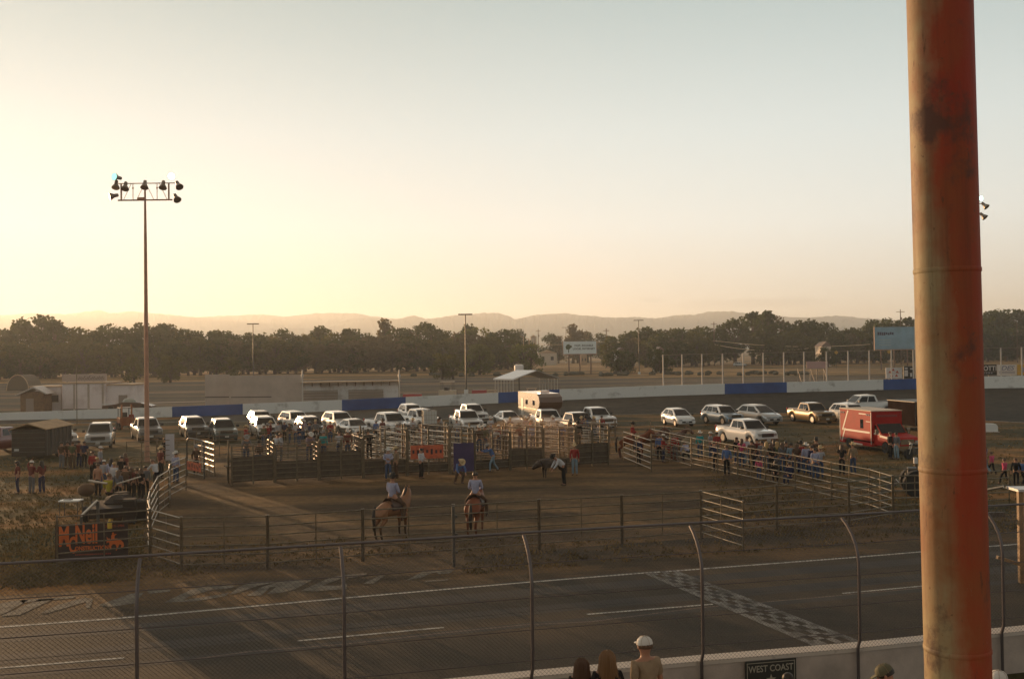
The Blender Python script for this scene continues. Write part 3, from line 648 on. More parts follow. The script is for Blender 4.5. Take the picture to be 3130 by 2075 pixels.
# ---- floodlight tower
M_LIT = mat('lit_lamp', (0.3, 0.6, 0.5), 0.3, emit=((0.35, 0.85, 0.68), 0.8)); M_LIT2 = mat('lit_lamp_white', (0.9, 1, 0.95), 0.3, emit=((0.72, 1.0, 0.92), 0.8)); M_REFL = mat('lamp_reflector', (0.28, 0.24, 0.2), 0.4, 0.7)
M_POLE = mat('tower_paint', (0.50, 0.27, 0.18), 0.55, 0.2, var=0.12, vscale=2)
def tower(loc, H, label):
    t = empty('floodlight_tower', loc, 0, label, 'light tower', 'floodlight towers')
    MB().tube([(0, 0, 0), (0, 0, H*0.45), (0, 0, H*0.8), (0, 0, H+0.1)], [0.17, 0.14, 0.10, 0.055], 12).build('mast', M_POLE, t, True)
    mb = MB(); s = 68/3043.0; zb, zt = H-1.17, H-0.03
    mb.tube([(-1.85, 0, zb), (1.85, 0, zb)], 0.055, 6); mb.tube([(-1.8, 0, zt), (2.05, 0, zt)], 0.035, 6)
    for x in (-1.62, 1.62): mb.box((x, 0, (zb+zt)/2), (0.09, 0.09, zt-zb))
    for x in (-0.82, 0.82): mb.tube([(x, 0, zb), (x, 0, zt)], 0.025, 5); 
    for x in (-0.82, 0.82): mb.blob((x, 0, zt-0.32), 0.07, 6, 5)
    for a, b in (((-1.5, zb), (-0.95, zt)), ((-0.6, zb), (-0.05, zt)), ((0.6, zb), (0.05, zt)), ((1.5, zb), (0.95, zt))): mb.tube([(a[0], 0.05, a[1]), (b[0], 0.05, b[1])], 0.018, 4)
    mb.box((-0.25, 0, zb+0.1), (0.5, 0.22, 0.16))
    mb.build('crossarm_frame', M_POLE, t)
    lamps = [(-1.88, zt+0.42, -1, 1), (-1.95, zt-0.1, 0, 0), (-1.32, zt-0.2, 0, 0), (0, zt-0.12, 0, 0), (1.25, zt-0.15, 0, 0), (1.8, zt+0.42, 1, 1), (2.3, zt-0.15, 2, 0), (-2.15, zb+0.3, -2, 0), (2.15, zb+0.12, 2, 0)]
    for x, z, d, lit in lamps:
        f = bpy.data.objects.new('lamp_fixture', MB().lathe([(0.0, 0.34), (0.11, 0.34), (0.13, 0.15), (0.12, 0.08), (0.25, -0.16), (0.27, -0.24)], n=14).mesh('lamp_fixture', M_REFL, True)); COL.objects.link(f); f.parent = t
        aim = Vector({-1: (-0.45, -0.88, 0.05), 1: (0.40, -0.91, -0.05), 0: (0.05, -0.45, -0.9), 2: (0.5, -0.5, -0.75), -2: (-0.85, -0.45, -0.25)}[d])
        f.location = (x, -0.05, z); f.rotation_euler = (-aim).to_track_quat('Z', 'Y').to_euler()
        l = bpy.data.objects.new('lens', MB().lathe([(0.0, -0.16), (0.235, -0.215), (0.255, -0.243)], n=14).mesh('lens', (M_LIT if x < 0 else M_LIT2) if lit else M_REFL, True)); COL.objects.link(l); l.parent = f
        if lit: l['label'] = 'lit pale green lamp lens'
    return t
tb = G(450, 1412); Ht = 18.9
tp = P(443, 555, tb.y); tower((tp.x*0.5+tb.x*0.5, tb.y, 0), tp.z-0.1, 'tall floodlight tower rising from the arena on the left')
tq = P(2925, 612, 83); tower((tq.x, 83, 0), tq.z-0.3, 'second floodlight tower almost hidden behind the orange post')

# ---- parking lot lamp poles and utility poles with wires
def lot_lamp(px, base_y, top_y, wpx, i, label):
    b = G(px, base_y); t = P(px, top_y, b.y); w = wpx/3043.0*b.y; o = empty('lot_lamp_pole', (b.x, b.y, 0), 0, label, 'lamp pole', 'lamp poles of the lot')
    MB().tube([(0, 0, 0), (0, 0, t.z)], [0.16, 0.09], 8).build('mast', M_DKSTEEL, o, True); MB().lathe([(0.35, 0), (0.35, 0.7)], n=10).build('footing', M_WHITE_CONC, o)
    mb = MB(); mb.box((0, 0, t.z), (w, 0.3, 0.22)); mb.build('lamp_heads', M_DKSTEEL, o)
    return o
lot_lamp(775, 1180, 990, 36, 0, 'T-shaped lamp pole before the trees, leftmost in the lot')
lot_lamp(1425, 1203, 961, 43, 1, 'tall T-shaped lamp pole standing behind the white wall section')
lot_lamp(1954, 1144, 979, 30, 2, 'T-shaped lamp pole right of the billboard')
lot_lamp(1731, 1110, 1001, 24, 3, 'small far T-shaped lamp pole beside the white billboard')
tops = []
for i, (px, ty, d, cw, lab) in enumerate([(1853, 1004, 400, 2.4, 'wooden utility pole right of the white billboard'), (2182, 984, 400, 2.6, 'tall wooden utility pole above the right part of the track wall'), (2752, 946, 385, 3.2, 'wooden utility pole behind the blue billboard'), (1645, 1006, 520, 2.4, 'small far utility pole left of the white billboard'), (3108, 985, 390, 2.4, 'thin utility pole at the right edge before the trees')]):
    t = P(px, ty, d); o = empty('utility_pole', (t.x, d, 0), 0, lab, 'utility pole', 'wooden utility poles'); tops.append(t)
    MB().tube([(0, 0, 0), (0, 0, t.z)], [0.24, 0.15], 8).build('pole', M_WOOD, o, True)
    MB().box((0, 0, t.z-0.9), (cw, 0.16, 0.2)).build('crossarm', M_WOOD, o)
    MB().tube([(0.35, 0, t.z-4.0), (0.35, 0, t.z-3.0)], 0.25, 8).build('transformer', M_REFL, o, True)
M_WIRE = mat('utility_wire', (0.75, 0.6, 0.4), 0.5, 0.2)
def wire(a, b, sag, r, label):
    pts = [(a.lerp(b, k/16)+Vector((0, 0, -sag*4*(k/16)*(1-k/16)))) for k in range(17)]
    o = MB().tube(pts, r, 5).build('utility_wire', M_WIRE, smooth=True); tag(o, label, 'wire', 'sagging utility wires')
def at(p, dz): return Vector((p.x, p.y, p.z+dz))
wire(at(tops[0], -5.2), at(tops[1], -7.5), 1.0, 0.10, 'upper sunlit wire sagging between the two utility poles right of the white billboard')
wire(at(tops[0], -6.2), at(tops[1], -9.8), 3.2, 0.12, 'lower sunlit wire sagging between the two utility poles right of the white billboard')
wire(at(tops[1], -7.5), P(2660, 1052, 390), 1.6, 0.10, 'upper wire running right from the tall utility pole to the blue billboard')
wire(at(tops[1], -9.0), P(2500, 1060, 395), 2.0, 0.12, 'lower wire running right from the tall utility pole before the pale gabled house')
wire(at(tops[0], -5.2), P(1640, 1052, 420), 0.6, 0.06, 'sunlit wire running left behind the white billboard')

# ---- catch fence posts on the far wall, boards and signs
cf = empty('far_catch_fence', (0, 120, 0), 0, 'row of tall white pipe posts with thin cables on the far track wall', 'fence')
M_WPIPE = mat('white_pipe', (0.55, 0.5, 0.45), 0.5, 0.2)
cps = []
for px in (2030, 2088, 2149, 2212, 2275, 2337, 2400, 2462, 2531, 2597, 2662, 2730, 2797, 2865, 2932, 3000, 3066, 3130, 3195):
    b, t = wall_at(px); tp = P(px, hor(px)+19.5-(px-2030)*0.009, b.y)
    b = Vector((b.x, b.y+0.42, b.z-0.3)); MB().tube([tuple(b-cf.location), (b.x-cf.location.x, b.y-cf.location.y, tp.z)], 0.085, 7).build('post', M_WPIPE, cf, True); cps.append((b, tp.z))
mb = MB()
for fr in (0.45, 0.7, 1.0):
    mb.tube([(b.x, b.y-120-0.09, b.z+(z-b.z)*fr-0.03) for b, z in cps], 0.015, 4)
mb.build('cables', M_STEEL, cf)
def board(px0, px1, ytop, ybot, d, m, label, name='sign_board', cat='sign', group=None, th=0.1):
    a = P(px0, ybot, d); b = P(px1, ybot, d); t = P(px0, ytop, d); o = empty(name, a, 0, label, cat, group)
    w = b.x-a.x; h = t.z-a.z; MB().box((w/2, 0, h/2), (w, th, h)).build('board_face', m, o); return o, w, h
M_SIGNBLK = mat('sign_black', (0.02, 0.02, 0.02), 0.5); M_SIGNWH = mat('sign_white', (0.6, 0.58, 0.56), 0.6); M_SIGNYE = mat('sign_yellow', (0.5, 0.3, 0.04), 0.6)
def legs(o, w, h, n=2, m=None, dz=None):
    for k in range(n):
        x = w*(k+0.5)/n; z = o.location.z; MB().box((x, 0.08, -z/2), (0.12, 0.1, z)).build('leg', m or M_DKSTEEL, o)
o, w, h = board(2960, 3046, 1115, 1147, 118.6, M_SIGNBLK, 'black sign with white block letters on the wall right of the post')
text_obj('lettering', 'PEDROTTI', h*0.62, M_SIGNWH, o, (w*0.52, -0.07, h*0.62), bold=0.012, squeeze=0.9)
mb = MB()
for k in range(9): mb.box((w*(0.1+0.09*k), -0.06, h*0.2), (w*0.055, 0.02, h*0.12))
mb.build('small_print', mat('grey_print', (0.25, 0.25, 0.3), 0.6), o); legs(o, w, h)
o, w, h = board(3048, 3108, 1115, 1147, 118.4, M_SIGNWH, 'pale sign with slanted dark letters on the wall near the right edge')
text_obj('lettering', 'DES', h*0.6, mat('grey_print', (0.25, 0.25, 0.3), 0.6), o, (w*0.5, -0.07, h*0.66), bold=0.02, shear=0.3, squeeze=1.2)
mb = MB()
for k in range(2): mb.box((w*0.5, -0.06, h*(0.32-0.14*k)), (w*0.8, 0.02, h*0.07))
mb.build('small_print', MATS['grey_print'], o); legs(o, w, h)
o, w, h = board(3110, 3175, 1114, 1146, 118.2, M_SIGNYE, 'mustard yellow sign on the wall at the right edge'); MB().lathe([(0.25, -0.06), (0.3, -0.055)], (w*0.3, 0, h*0.5), 12, 'Y').build('round_mark', MATS['grey_print'], o); legs(o, w, h)
o, w, h = board(2708, 2757, 1124, 1156, 123.5, M_SIGNWH, 'white square board with small red marks on the wall left of the post')
mb = MB()
for a, b in ((0.25, 0.6), (0.35, 0.25), (0.45, 0.8), (0.7, 0.6), (0.65, 0.25)): mb.prism([(w*a-0.2, h*b-0.1), (w*a+0.2, h*b-0.15), (w*a, h*b+0.18)], 'Y', -0.07, -0.055)
mb.build('red_marks', mat('red_mark', (0.4, 0.08, 0.04), 0.6), o); legs(o, w, h)
o, w, h = board(2762, 2792, 1120, 1157, 123.9, M_SIGNBLK, 'black scoreboard panel with white blocks beside the orange post')
mb = MB()
for a, b, c_, d_ in ((0.25, 0.85, 0.3, 0.12), (0.25, 0.45, 0.35, 0.5), (0.8, 0.8, 0.25, 0.1), (0.75, 0.3, 0.2, 0.3)): mb.box((w*a, -0.06, h*b), (w*c_, 0.02, h*d_))
mb.build('white_marks', M_SIGNWH, o); legs(o, w, h)
# pinkish banner and small bleachers behind the wall
o, w, h = board(2466, 2530, 1105, 1126, 170, mat('pink_sheet', (0.5, 0.32, 0.3), 0.7), 'faded pink banner above low bleachers behind the wall', 'faded_banner', 'banner'); legs(o, w, h, 3)
def bleachers(px0, px1, ytop, ybot, d, n, label, m):
    a = P(px0, ybot, d); b = P(px1, ybot, d); t = P(px0, ytop, d); w = b.x-a.x; H = t.z; o = empty('bleachers', (a.x, d, 0), 0, label, 'bleachers')
    for k in range(n):
        MB().box((w/2, k*0.6, H*(k+1)/n-0.03), (w, 0.3, 0.05)).build('seat_plank', m, o)
    mb = MB()
    for x in range(int(w/2)+1):
        X = min(w-0.05, 0.05+x*2.0); mb.box((X, (n-1)*0.3, H/n/2), (0.06, 0.06, H/n)); mb.tube([(X, 0, H/n-0.06), (X, (n-1)*0.6, H-0.06)], 0.035, 5); mb.tube([(X, (n-1)*0.6, 0), (X, (n-1)*0.6, H-0.06)], 0.035, 5)
    mb.build('understructure', M_STEEL, o); return o
bleachers(2458, 2545, 1128, 1168, 150, 7, 'small bleachers behind the white wall between the tall posts', mat('grey_plank', (0.3, 0.26, 0.23), 0.7))
# billboard things
def billboard(px0, px1, ytop, ybot, d, m, label, np_=3):
    a = P(px0, ybot, d); b = P(px1, ybot, d); t = P(px0, ytop, d); w = b.x-a.x; h = t.z-a.z; o = empty('billboard', (a.x, d, 0), 0, label, 'billboard')
    MB().box((w/2, 0, a.z+h/2), (w, 0.3, h)).build('board_face', m, o)
    mb = MB(); mb.box((w/2, 0, a.z-0.15), (w+0.3, 0.6, 0.2)); mb.box((w+0.1, 0, a.z+h/2), (0.15, 0.4, h+0.2)); mb.box((-0.1, 0, a.z+h/2), (0.15, 0.4, h+0.2)); mb.build('trim', mat('billboard_trim', (0.35, 0.2, 0.14), 0.6), o)
    for k in range(np_): MB().tube([(w*(k+0.5)/np_, 0.4, 0), (w*(k+0.5)/np_, 0.4, a.z+h*0.8)], 0.2, 8).build('leg', mat('billboard_steel', (0.2, 0.12, 0.09), 0.6, 0.4), o, True)
    return o, w, h, a.z
o, w, h, z = billboard(1722, 1823, 1044, 1082, 285, mat('billboard_white', (0.72, 0.80, 0.82), 0.7, var=0.06, vscale=0.4), 'white billboard with dark green tree emblem before the distant trees')
mb = MB(); random.seed(3)
for k in range(14):
    a = random.uniform(0, 6.28); q = random.random()*0.9; mb.lathe([(0.0, -0.2), (0.36, -0.19)], (w*0.16+0.8*q*math.cos(a), 0, z+h*0.58+0.8*q*math.sin(a)), 8, 'Y')
mb.box((w*0.16, -0.19, z+h*0.25), (0.25, 0.02, h*0.3)); mb.build('tree_emblem', mat('emblem_green', (0.06, 0.1, 0.05), 0.7), o)
for k, (txt, zz) in enumerate((('FAST, RELIABLE', 0.66), ('LOCAL INTERNET', 0.40))):
    text_obj('lettering', txt, 0.75, mat('billboard_ink', (0.1, 0.14, 0.16), 0.7), o, (w*0.62, -0.17, z+h*zz), bold=0.02, squeeze=1.05)
o, w, h, z = billboard(2674, 2795, 1000, 1068, 300, mat('billboard_blue', (0.20, 0.36, 0.48), 0.7, var=0.15, vscale=0.25), 'large pale blue billboard left of the orange post')
mb = MB()
for k in range(8): mb.box((w*(0.09+0.052*k), -0.16, z+h*0.70+random.uniform(-.1, .1)), (w*0.042, 0.02, h*random.uniform(0.09, 0.15)))
mb.build('dark_lettering', mat('billboard_navy', (0.02, 0.03, 0.09), 0.7), o)
mb = MB()
for r_ in range(3):
    for k in range(7): mb.box((w*(0.12+0.045*k), -0.16, z+h*(0.42-0.11*r_)), (w*0.036, 0.02, h*0.04))
mb.build('pale_lettering', mat('billboard_pale', (0.3, 0.42, 0.47), 0.7), o)
# flag
fl = wall_at(2790)[0]; fp = P(2806, 960, 124.5)
o = empty('flag', (fp.x-0.42, 124.5, 0), 0, 'red and white striped flag on a pole just left of the orange post', 'flag')
MB().tube([(0, 0, 0), (0, 0, P(2796, 975, 124.5).z)], [0.06, 0.04], 8).build('flagpole', M_WPIPE, o, True)
zt = P(2796, 1001, 124.5).z; zb = P(2796, 1061, 124.5).z
ms = [mat('flag_red', (0.5, 0.03, 0.03), 0.7), mat('flag_white', (0.65, 0.62, 0.6), 0.7), mat('flag_blue', (0.03, 0.04, 0.14), 0.7)]
mb = MB()
for s_ in range(13):
    mb.mi = s_ % 2; z1 = zt-(zt-zb)*s_/13; z0_ = zt-(zt-zb)*(s_+1)/13
    for k in range(8):
        x0, x1 = 0.05+k*0.32, 0.05+(k+1)*0.32
        if k < 4 and s_ < 7: mb.mi = 2
        else: mb.mi = s_ % 2
        f0, f1 = 0.18*math.sin(k*1.1), 0.18*math.sin((k+1)*1.1)
        mb.add([(x0, f0, z0_), (x1, f1, z0_), (x1, f1, z1), (x0, f0, z1)], [(0, 1, 2, 3)])
mb.build('flag_cloth', ms, o)

# ---- buildings and walls beyond the track, left
M_WALLPALE = mat('pale_wall', (0.78, 0.70, 0.68), 0.8, vscale=0.25, col2=(0.48, 0.38, 0.36), thr=(0.3, 0.5)); M_GREY = mat('grey_screen', (0.48, 0.40, 0.34), 0.8, var=0.1, vscale=0.5)
def block(px0, px1, ytop, d, depth, m, label, name='block_wall', cat='wall', zbase=0, trim=None, group=None):
    a = P(px0, ytop, d); b = P(px1, ytop, d); w = b.x-a.x; h = a.z; o = empty(name, (a.x, d, 0), 0, label, cat, group)
    MB().box((w/2, depth/2, h/2), (w, depth, h)).build('wall_face', m, o)
    if trim: MB().box((w/2, depth/2, h+0.08), (w+0.3, depth+0.3, 0.16)).build('cap', trim, o)
    return o, w, h
M_CAP = mat('tan_cap', (0.5, 0.35, 0.22), 0.6)
o, w, h = block(93, 187, 1184, 128, 4, M_WALLPALE, 'low pale block building behind the wall, left of the script sign', 'block_building', 'building', trim=M_CAP)
MB().box((w*0.22, -0.03, 1.2), (1.2, 0.06, 2.3)).build('door', mat('dull_door', (0.3, 0.24, 0.2), 0.7), o)
MB().box((w*0.72, -0.03, h*0.55), (1.5, 0.06, 0.9)).build('window', mat('murky_glass', (0.1, 0.09, 0.09), 0.2), o)
o, w, h = block(190, 322, 1173, 127, 5, M_WALLPALE, 'tall pale block wall below the script sign', 'block_building', 'building', trim=M_CAP)
MB().box((w*0.5, -0.02, h*0.06), (w*0.96, 0.06, h*0.14)).build('footing', mat('dark_footing', (0.16, 0.14, 0.1), 0.9), o)
mb = MB(); 
for k in range(3): mb.box((w*(0.28+0.33*k), -0.03, h*0.5), (0.25, 0.05, h*0.96))
mb.build('pilaster', M_GREY, o)
o, w, h = block(323, 411, 1178, 127.5, 4, M_WALLPALE, 'pale block wall right of the script sign', 'block_building', 'building', trim=M_CAP)
MB().box((w*0.6, -0.03, 1.1), (1.1, 0.06, 2.1)).build('door', MATS['dull_door'], o)
o, w, h = board(191, 325, 1144, 1166, 131, mat('script_sign_face', (0.42, 0.34, 0.3), 0.7), 'long grey sign with slanted script lettering above the pale block wall', th=0.3); legs(o, w, h, 5)
mb = MB(); random.seed(9)
for k in range(16):
    x = w*(0.36+0.6*k/16); hh = h*random.uniform(0.25, 0.6); mb.add([(x, -0.17, h*0.2), (x+0.06, -0.17, h*0.2), (x+0.22+hh*0.3, -0.17, h*0.2+hh), (x+0.14+hh*0.3, -0.17, h*0.2+hh)], [(0, 1, 2, 3)])
mb.build('script_lettering', mat('script_dark', (0.12, 0.09, 0.08), 0.7), o)
# small gabled shed
sp = P(75, 1250, 122); o = empty('gabled_shed', (sp.x, 124, 0), R(8), 'small shed with sagging pale gable roof behind the wall on the far left', 'shed')
MB().box((0, 1.5, 1.4), (2.8, 3, 2.8)).build('wall_face', mat('shed_brown', (0.2, 0.12, 0.07), 0.85, var=0.2), o)
mb = MB(); mb.prism([(-1.9, 2.45), (-1.7, 2.4), (0.2, 3.3), (1.7, 2.5), (1.9, 2.55), (0.2, 3.5)], 'Y', -0.4, 3.4); mb.build('roof', mat('shed_roof', (0.5, 0.45, 0.42), 0.5, 0.3), o)
MB().box((-0.3, -0.02, 1.0), (0.9, 0.05, 2.0)).build('door', MATS['dull_door'], o)
# arched hut further off
sp = P(54, 1166, 210); o = empty('arched_hut', (sp.x, 210, 0), 0, 'dark arched hut beyond the lot at the far left', 'hut')
mb = MB(); mb.prism([(2.3*math.cos(t*math.pi/10), 3.3*math.sin(t*math.pi/10)) for t in range(11)], 'Y', 0, 6); mb.build('shell', mat('hut_brown', (0.16, 0.12, 0.08), 0.8), o)
mb = MB(); mb.tube([(2.35*math.cos(t*math.pi/10), -0.05, 3.35*math.sin(t*math.pi/10)) for t in range(11)], 0.09, 5); mb.build('arch_trim', M_CAP, o)
# middle grey screen wall and stand
o, w, h = block(626, 700, 1145, 131, 0.3, M_GREY, 'tall plain grey screen left of the far grandstand', 'screen_wall', 'screen')
MB().box((w/2, -0.03, h*0.35), (w, 0.05, 0.15)).build('dark_rail', MATS['script_dark'], o)
o, w, h = block(700, 925, 1148, 130, 0.3, M_GREY, 'wide plain grey screen joined to the far grandstand', 'screen_wall', 'screen')
MB().box((w*0.3, -0.03, h*0.36), (w*0.55, 0.05, 0.12)).build('dark_rail', MATS['script_dark'], o)
a = P(925, 1166, 128); b = P(1223, 1160, 130); w = b.x-a.x
o = empty('far_grandstand', (a.x, 128, 0), math.atan2(b.y-a.y, w), 'low white far grandstand with tan roof edge and plank rows', 'grandstand')
hh = a.z-0.2; MB().box((w/2, 2.5, hh/2), (w, 0.3, hh)).build('back_wall', mat('stand_white', (0.82, 0.78, 0.74), 0.8, vscale=0.6, col2=(0.55, 0.48, 0.42), thr=(0.3, 0.5)), o)
MB().box((w/2, 1.8, hh+0.05), (w+0.6, 2.4, 0.14)).build('roof_edge', M_CAP, o)
for g0, g1 in ((0.0, 0.36), (0.47, 0.84)):
    for k in range(6): MB().box(((g0+g1)/2*w, 1.9-k*0.3, hh*0.68-k*hh*0.1), ((g1-g0)*w, 0.25, 0.07)).build('seat_plank', mat('plank_tan', (0.3, 0.22, 0.16), 0.7), o)
    MB().box(((g0+g1)/2*w, 2.1, hh*0.35), ((g1-g0)*w, 0.05, hh*0.6)).build('stand_backing', M_GREY, o)
for k in range(12): MB().box((w*k/11.0, 2.2, hh-0.3), (0.12, 0.3, 0.5)).build('bracket', MATS['plank_tan'], o)
for k, px in ((0, 924), (1, 1220)):
    p = P(px, 1130, 127); q = empty('stand_pole', (p.x, 127, 0), 0, ('thin pale pole at the left end' if k == 0 else 'short pale pole at the right end')+' of the far grandstand', 'pole'); MB().tube([(0, 0, 0), (0, 0, p.z)], 0.09, 6).build('shaft', M_WPIPE, q); MB().lathe([(0.16, p.z-0.9), (0.16, p.z-0.6), (0, p.z-0.5)], n=8).build('collar', M_WPIPE, q)
for k, (px, ty, by, w_) in enumerate([(234, 1115, 1300, 3)]):
    p = P(px, ty, 105); q = empty('thin_mast', (p.x, 105, 0), 0, 'thin mast in front of the pale block wall', 'mast'); MB().tube([(0, 0, 0), (0, 0, p.z)], 0.05, 6).build('shaft', M_PANEL, q); MB().lathe([(0.09, p.z-0.25), (0.09, p.z)], n=8).build('cap', M_PANEL, q)
# canopy
c0 = P(1610, 1196, 165); o = empty('picnic_canopy', (c0.x, 165, 0), R(42), 'open picnic canopy with bright metal gable roof on thin white posts', 'canopy')
ze = P(1513, 1158, 165).z; zr = P(1610, 1131, 165).z
M_ROOF = mat('white_metal_roof', (0.75, 0.72, 0.7), 0.3, 0.5)
mb = MB(); mb.prism([(-5.2, ze-0.1), (0, zr-0.1), (0, zr), (-5.2, ze+0.12)], 'Y', -2.4, 2.4); mb.build('left_roof_slope', M_ROOF, o)
mb = MB(); mb.prism([(0.002, zr-0.1), (5.2, ze-0.1), (5.2, ze+0.12), (0.002, zr)], 'Y', -2.4, 2.4); mb.build('right_roof_slope', mat('grey_metal_roof', (0.35, 0.32, 0.3), 0.4, 0.5), o)  # same roof metal, with the shade of this slope put into the colour
for sx in (-1, 1):
    for k in range(7): MB().tube([(sx*5.0, -2.2+k*0.73, 0), (sx*5.0, -2.2+k*0.73, ze)], 0.055, 6).build('post', M_WPIPE, o)
o2 = empty('rooftop_unit', (c0.x-1.2, 172, 0), 0, 'small white tank on a stand behind the canopy roof', 'tank'); zz = P(1597, 1133, 172).z
MB().lathe([(0.7, zz-0.3), (0.8, zz-0.2), (0.8, zz+0.9), (0.5, zz+1.1)], n=12).build('tank_body', M_ROOF, o2, True); MB().box((0, 0, (zz-0.3)/2), (0.2, 0.2, zz-0.3)).build('stand', M_DKSTEEL, o2)
# red and white barriers and picnic tables near the canopy
for i, (px, w_) in enumerate([(1250, 24), (1275, 20), (1465, 30), (1140, 0)]):
    if not w_: continue
    p = P(px, 1206 if px < 1300 else 1196, 140); q = empty('barrier', (p.x, 140, 0), 0, ['red plastic barrier left of the cream cart behind the wall', 'pale red plastic barrier beside the cream cart', 'red plastic barrier right of the tall lamp pole'][i], 'barrier', 'red barriers behind the track wall')
    W_ = w_/3043*140*1.5; z = P(px, 1204 if px < 1300 else 1192, 140).z
    mb = MB(); mb.prism([(-0.3, 0), (0.3, 0), (0.12, z), (-0.12, z)], 'X', -W_/2, W_/2); mb.build('barrier_body', mat('red_plastic', (0.4, 0.06, 0.05), 0.5), q)
    MB().box((0, 0, z+0.04), (W_*0.9, 0.16, 0.08)).build('white_cap', M_SIGNWH, q)
for i, (px, yt) in enumerate([(1503, 1192), (1625, 1187)]):
    p = P(px, yt, 150); q = empty('picnic_table', (p.x, 150, 0), 0, ['picnic table left of the canopy posts', 'picnic table in front of the right canopy posts'][i], 'table', 'picnic tables by the canopy'); z = p.z
    MB().box((0, 0, z), (1.6, 0.8, 0.08)).build('table_top', M_CAP, q)
    for sx in (-1, 1): MB().box((sx*0.6, 0, z/2), (0.1, 0.7, z)).build('leg', M_CAP, q)
    for sy in (-1, 1): MB().box((0, sy*0.7, z*0.7), (1.6, 0.25, 0.06)).build('bench_seat', M_CAP, q)
# far houses and sheds
def house(px0, px1, yeave, yridge, d, m, roofm, label, depth=8):
    a = P(px0, yeave, d); b = P(px1, yeave, d); t = P(px0, yridge, d); w = b.x-a.x; o = empty('house', (a.x+w/2, d, 0), 0, label, 'house', None)
    MB().box((0, depth/2, a.z/2), (w, depth, a.z)).build('wall_face', m, o)
    mb = MB(); mb.prism([(-w/2-0.3, a.z-0.1), (w/2+0.3, a.z-0.1), (0, t.z)], 'Y', -0.3, depth+0.3); mb.build('roof', roofm, o)
    for sx in (-0.25, 0.25): MB().box((w*sx, -0.03, a.z*0.55), (w*0.16, 0.06, a.z*0.3)).build('window', MATS['murky_glass'], o)
    return o
M_HW = mat('house_white', (0.62, 0.52, 0.42), 0.7); M_HR = mat('house_roof', (0.2, 0.14, 0.11), 0.7)
house(2512, 2540, 1058, 1044, 360, M_HW, M_HR, 'pale gabled house among the trees above the right wall')
house(1645, 1702, 1079, 1070, 470, M_HW, M_CAP, 'bright white low building left of the white billboard')
house(1600, 1646, 1082, 1069, 480, mat('house_tan', (0.4, 0.28, 0.18), 0.7), M_HR, 'tan low building at the left end of the far sheds')
house(1775, 1794, 1086, 1080, 465, MATS['house_tan'], M_CAP, 'small tan kiosk under the white billboard')
house(1885, 1915, 1076, 1062, 300, mat('house_grey', (0.4, 0.42, 0.42), 0.7), M_HR, 'grey gabled house half hidden behind trees right of the white billboard')
house(2005, 2035, 1074, 1060, 305, MATS['house_grey'], M_HR, 'grey house behind the yellow-green trees in the middle distance')
house(1622, 1640, 1030, 1024, 560, M_HW, M_CAP, 'pale upper storey building showing over the far sheds')
for i, (px, ty) in enumerate([(1600, 1030), (1617, 1036), (1635, 1033)]):
    p = P(px, ty, 380); q = empty('street_lamp', (p.x, 380, 0), 0, ['pale street lamp with tilted arm left of the far sheds', 'second pale street lamp above the far sheds', 'third pale street lamp nearest the white billboard'][i], 'street lamp', 'street lamps beyond the field')
    MB().tube([(0, 0, 0), (0, 0, p.z)], 0.15, 6).build('mast', M_CAP, q); MB().tube([(0, 0, p.z), (-1.4, 0, p.z+0.3)], 0.12, 6).build('arm', M_CAP, q)
for i, px in enumerate((2556, 2717)):
    p = P(px, 1080 if i == 0 else 1078, 330); q = empty('road_sign', (p.x, 330, 0), 0, ['yellow diamond road sign between the tall posts near the gabled house', 'yellow diamond road sign below the blue billboard'][i], 'road sign', 'yellow diamond road signs')
    MB().tube([(0, 0, 0), (0, 0, p.z+0.5)], 0.06, 6).build('sign_post', M_DKSTEEL, q); mb = MB(); mb.prism([(-0.7, p.z+0.3), (0, p.z-0.4), (0.7, p.z+0.3), (0, p.z+1.0)], 'Y', -0.1, -0.06); mb.build('sign_plate', M_SIGNYE, q)
# tyres and rocks edging the lot
random.seed(21); rocks = []
for k in range(46):
    px = random.uniform(1750, 2460) if k < 34 else random.uniform(1230, 1750); py = 1147+random.uniform(-3, 3)-(px-1750)*0.004
    rocks.append((px, py))
rocks.sort()
M_ROCK = mat('dark_rock', (0.08, 0.075, 0.05), 0.9, var=0.3, vscale=2)
rk = [MB().blob((0, 0, 0.35), (1.0+0.4*k, 0.7, 0.6), 9, 6, jit=0.12).mesh('low_bush', M_ROCK, True) for k in range(3)]
for i, (px, py) in enumerate(rocks):
    p = G(px, py); o = bpy.data.objects.new('low_bush', random.choice(rk)); COL.objects.link(o); o.location = (p.x, p.y, 0); o.rotation_euler[2] = random.uniform(0, 6)
    tag(o, f'dark low bush, {ordinal(i)} from the left along the edge of the lot', 'bush', 'low bushes along the lot edge')

# ================================================================== NEAR WALL, CATCH FENCE, BIG POST, DECK
nw = empty('near_wall', (0, 20, 0), 0, 'pale pink concrete crash wall along the bottom right', 'wall')
n = len(wallbase); mb = MB(); vs = []
for x, y in wallbase: vs += [(x, y-20-0.05, -0.0), (x, y-20-0.05, 0.9), (x-0.05, y-20+0.28, 0.9), (x-0.05, y-20+0.28, -0.0)]
fs = []
for i in range(n-1):
    a = 4*i; fs += [(a, a+4, a+5, a+1), (a+1, a+5, a+6, a+2), (a+2, a+6, a+7, a+3)]
fs += [(0, 1, 2, 3), tuple(4*(n-1)+k for k in (3, 2, 1, 0))]
mb.add(vs, fs); mb.build('wall_face', M_CREAM_CONC, nw)
mb = MB(); vs = []
for x, y in wallbase: vs += [(x, y-20-0.075, 0.84), (x, y-20-0.075, 0.925), (x-0.05, y-20+0.30, 0.925), (x-0.05, y-20+0.30, 0.84)]
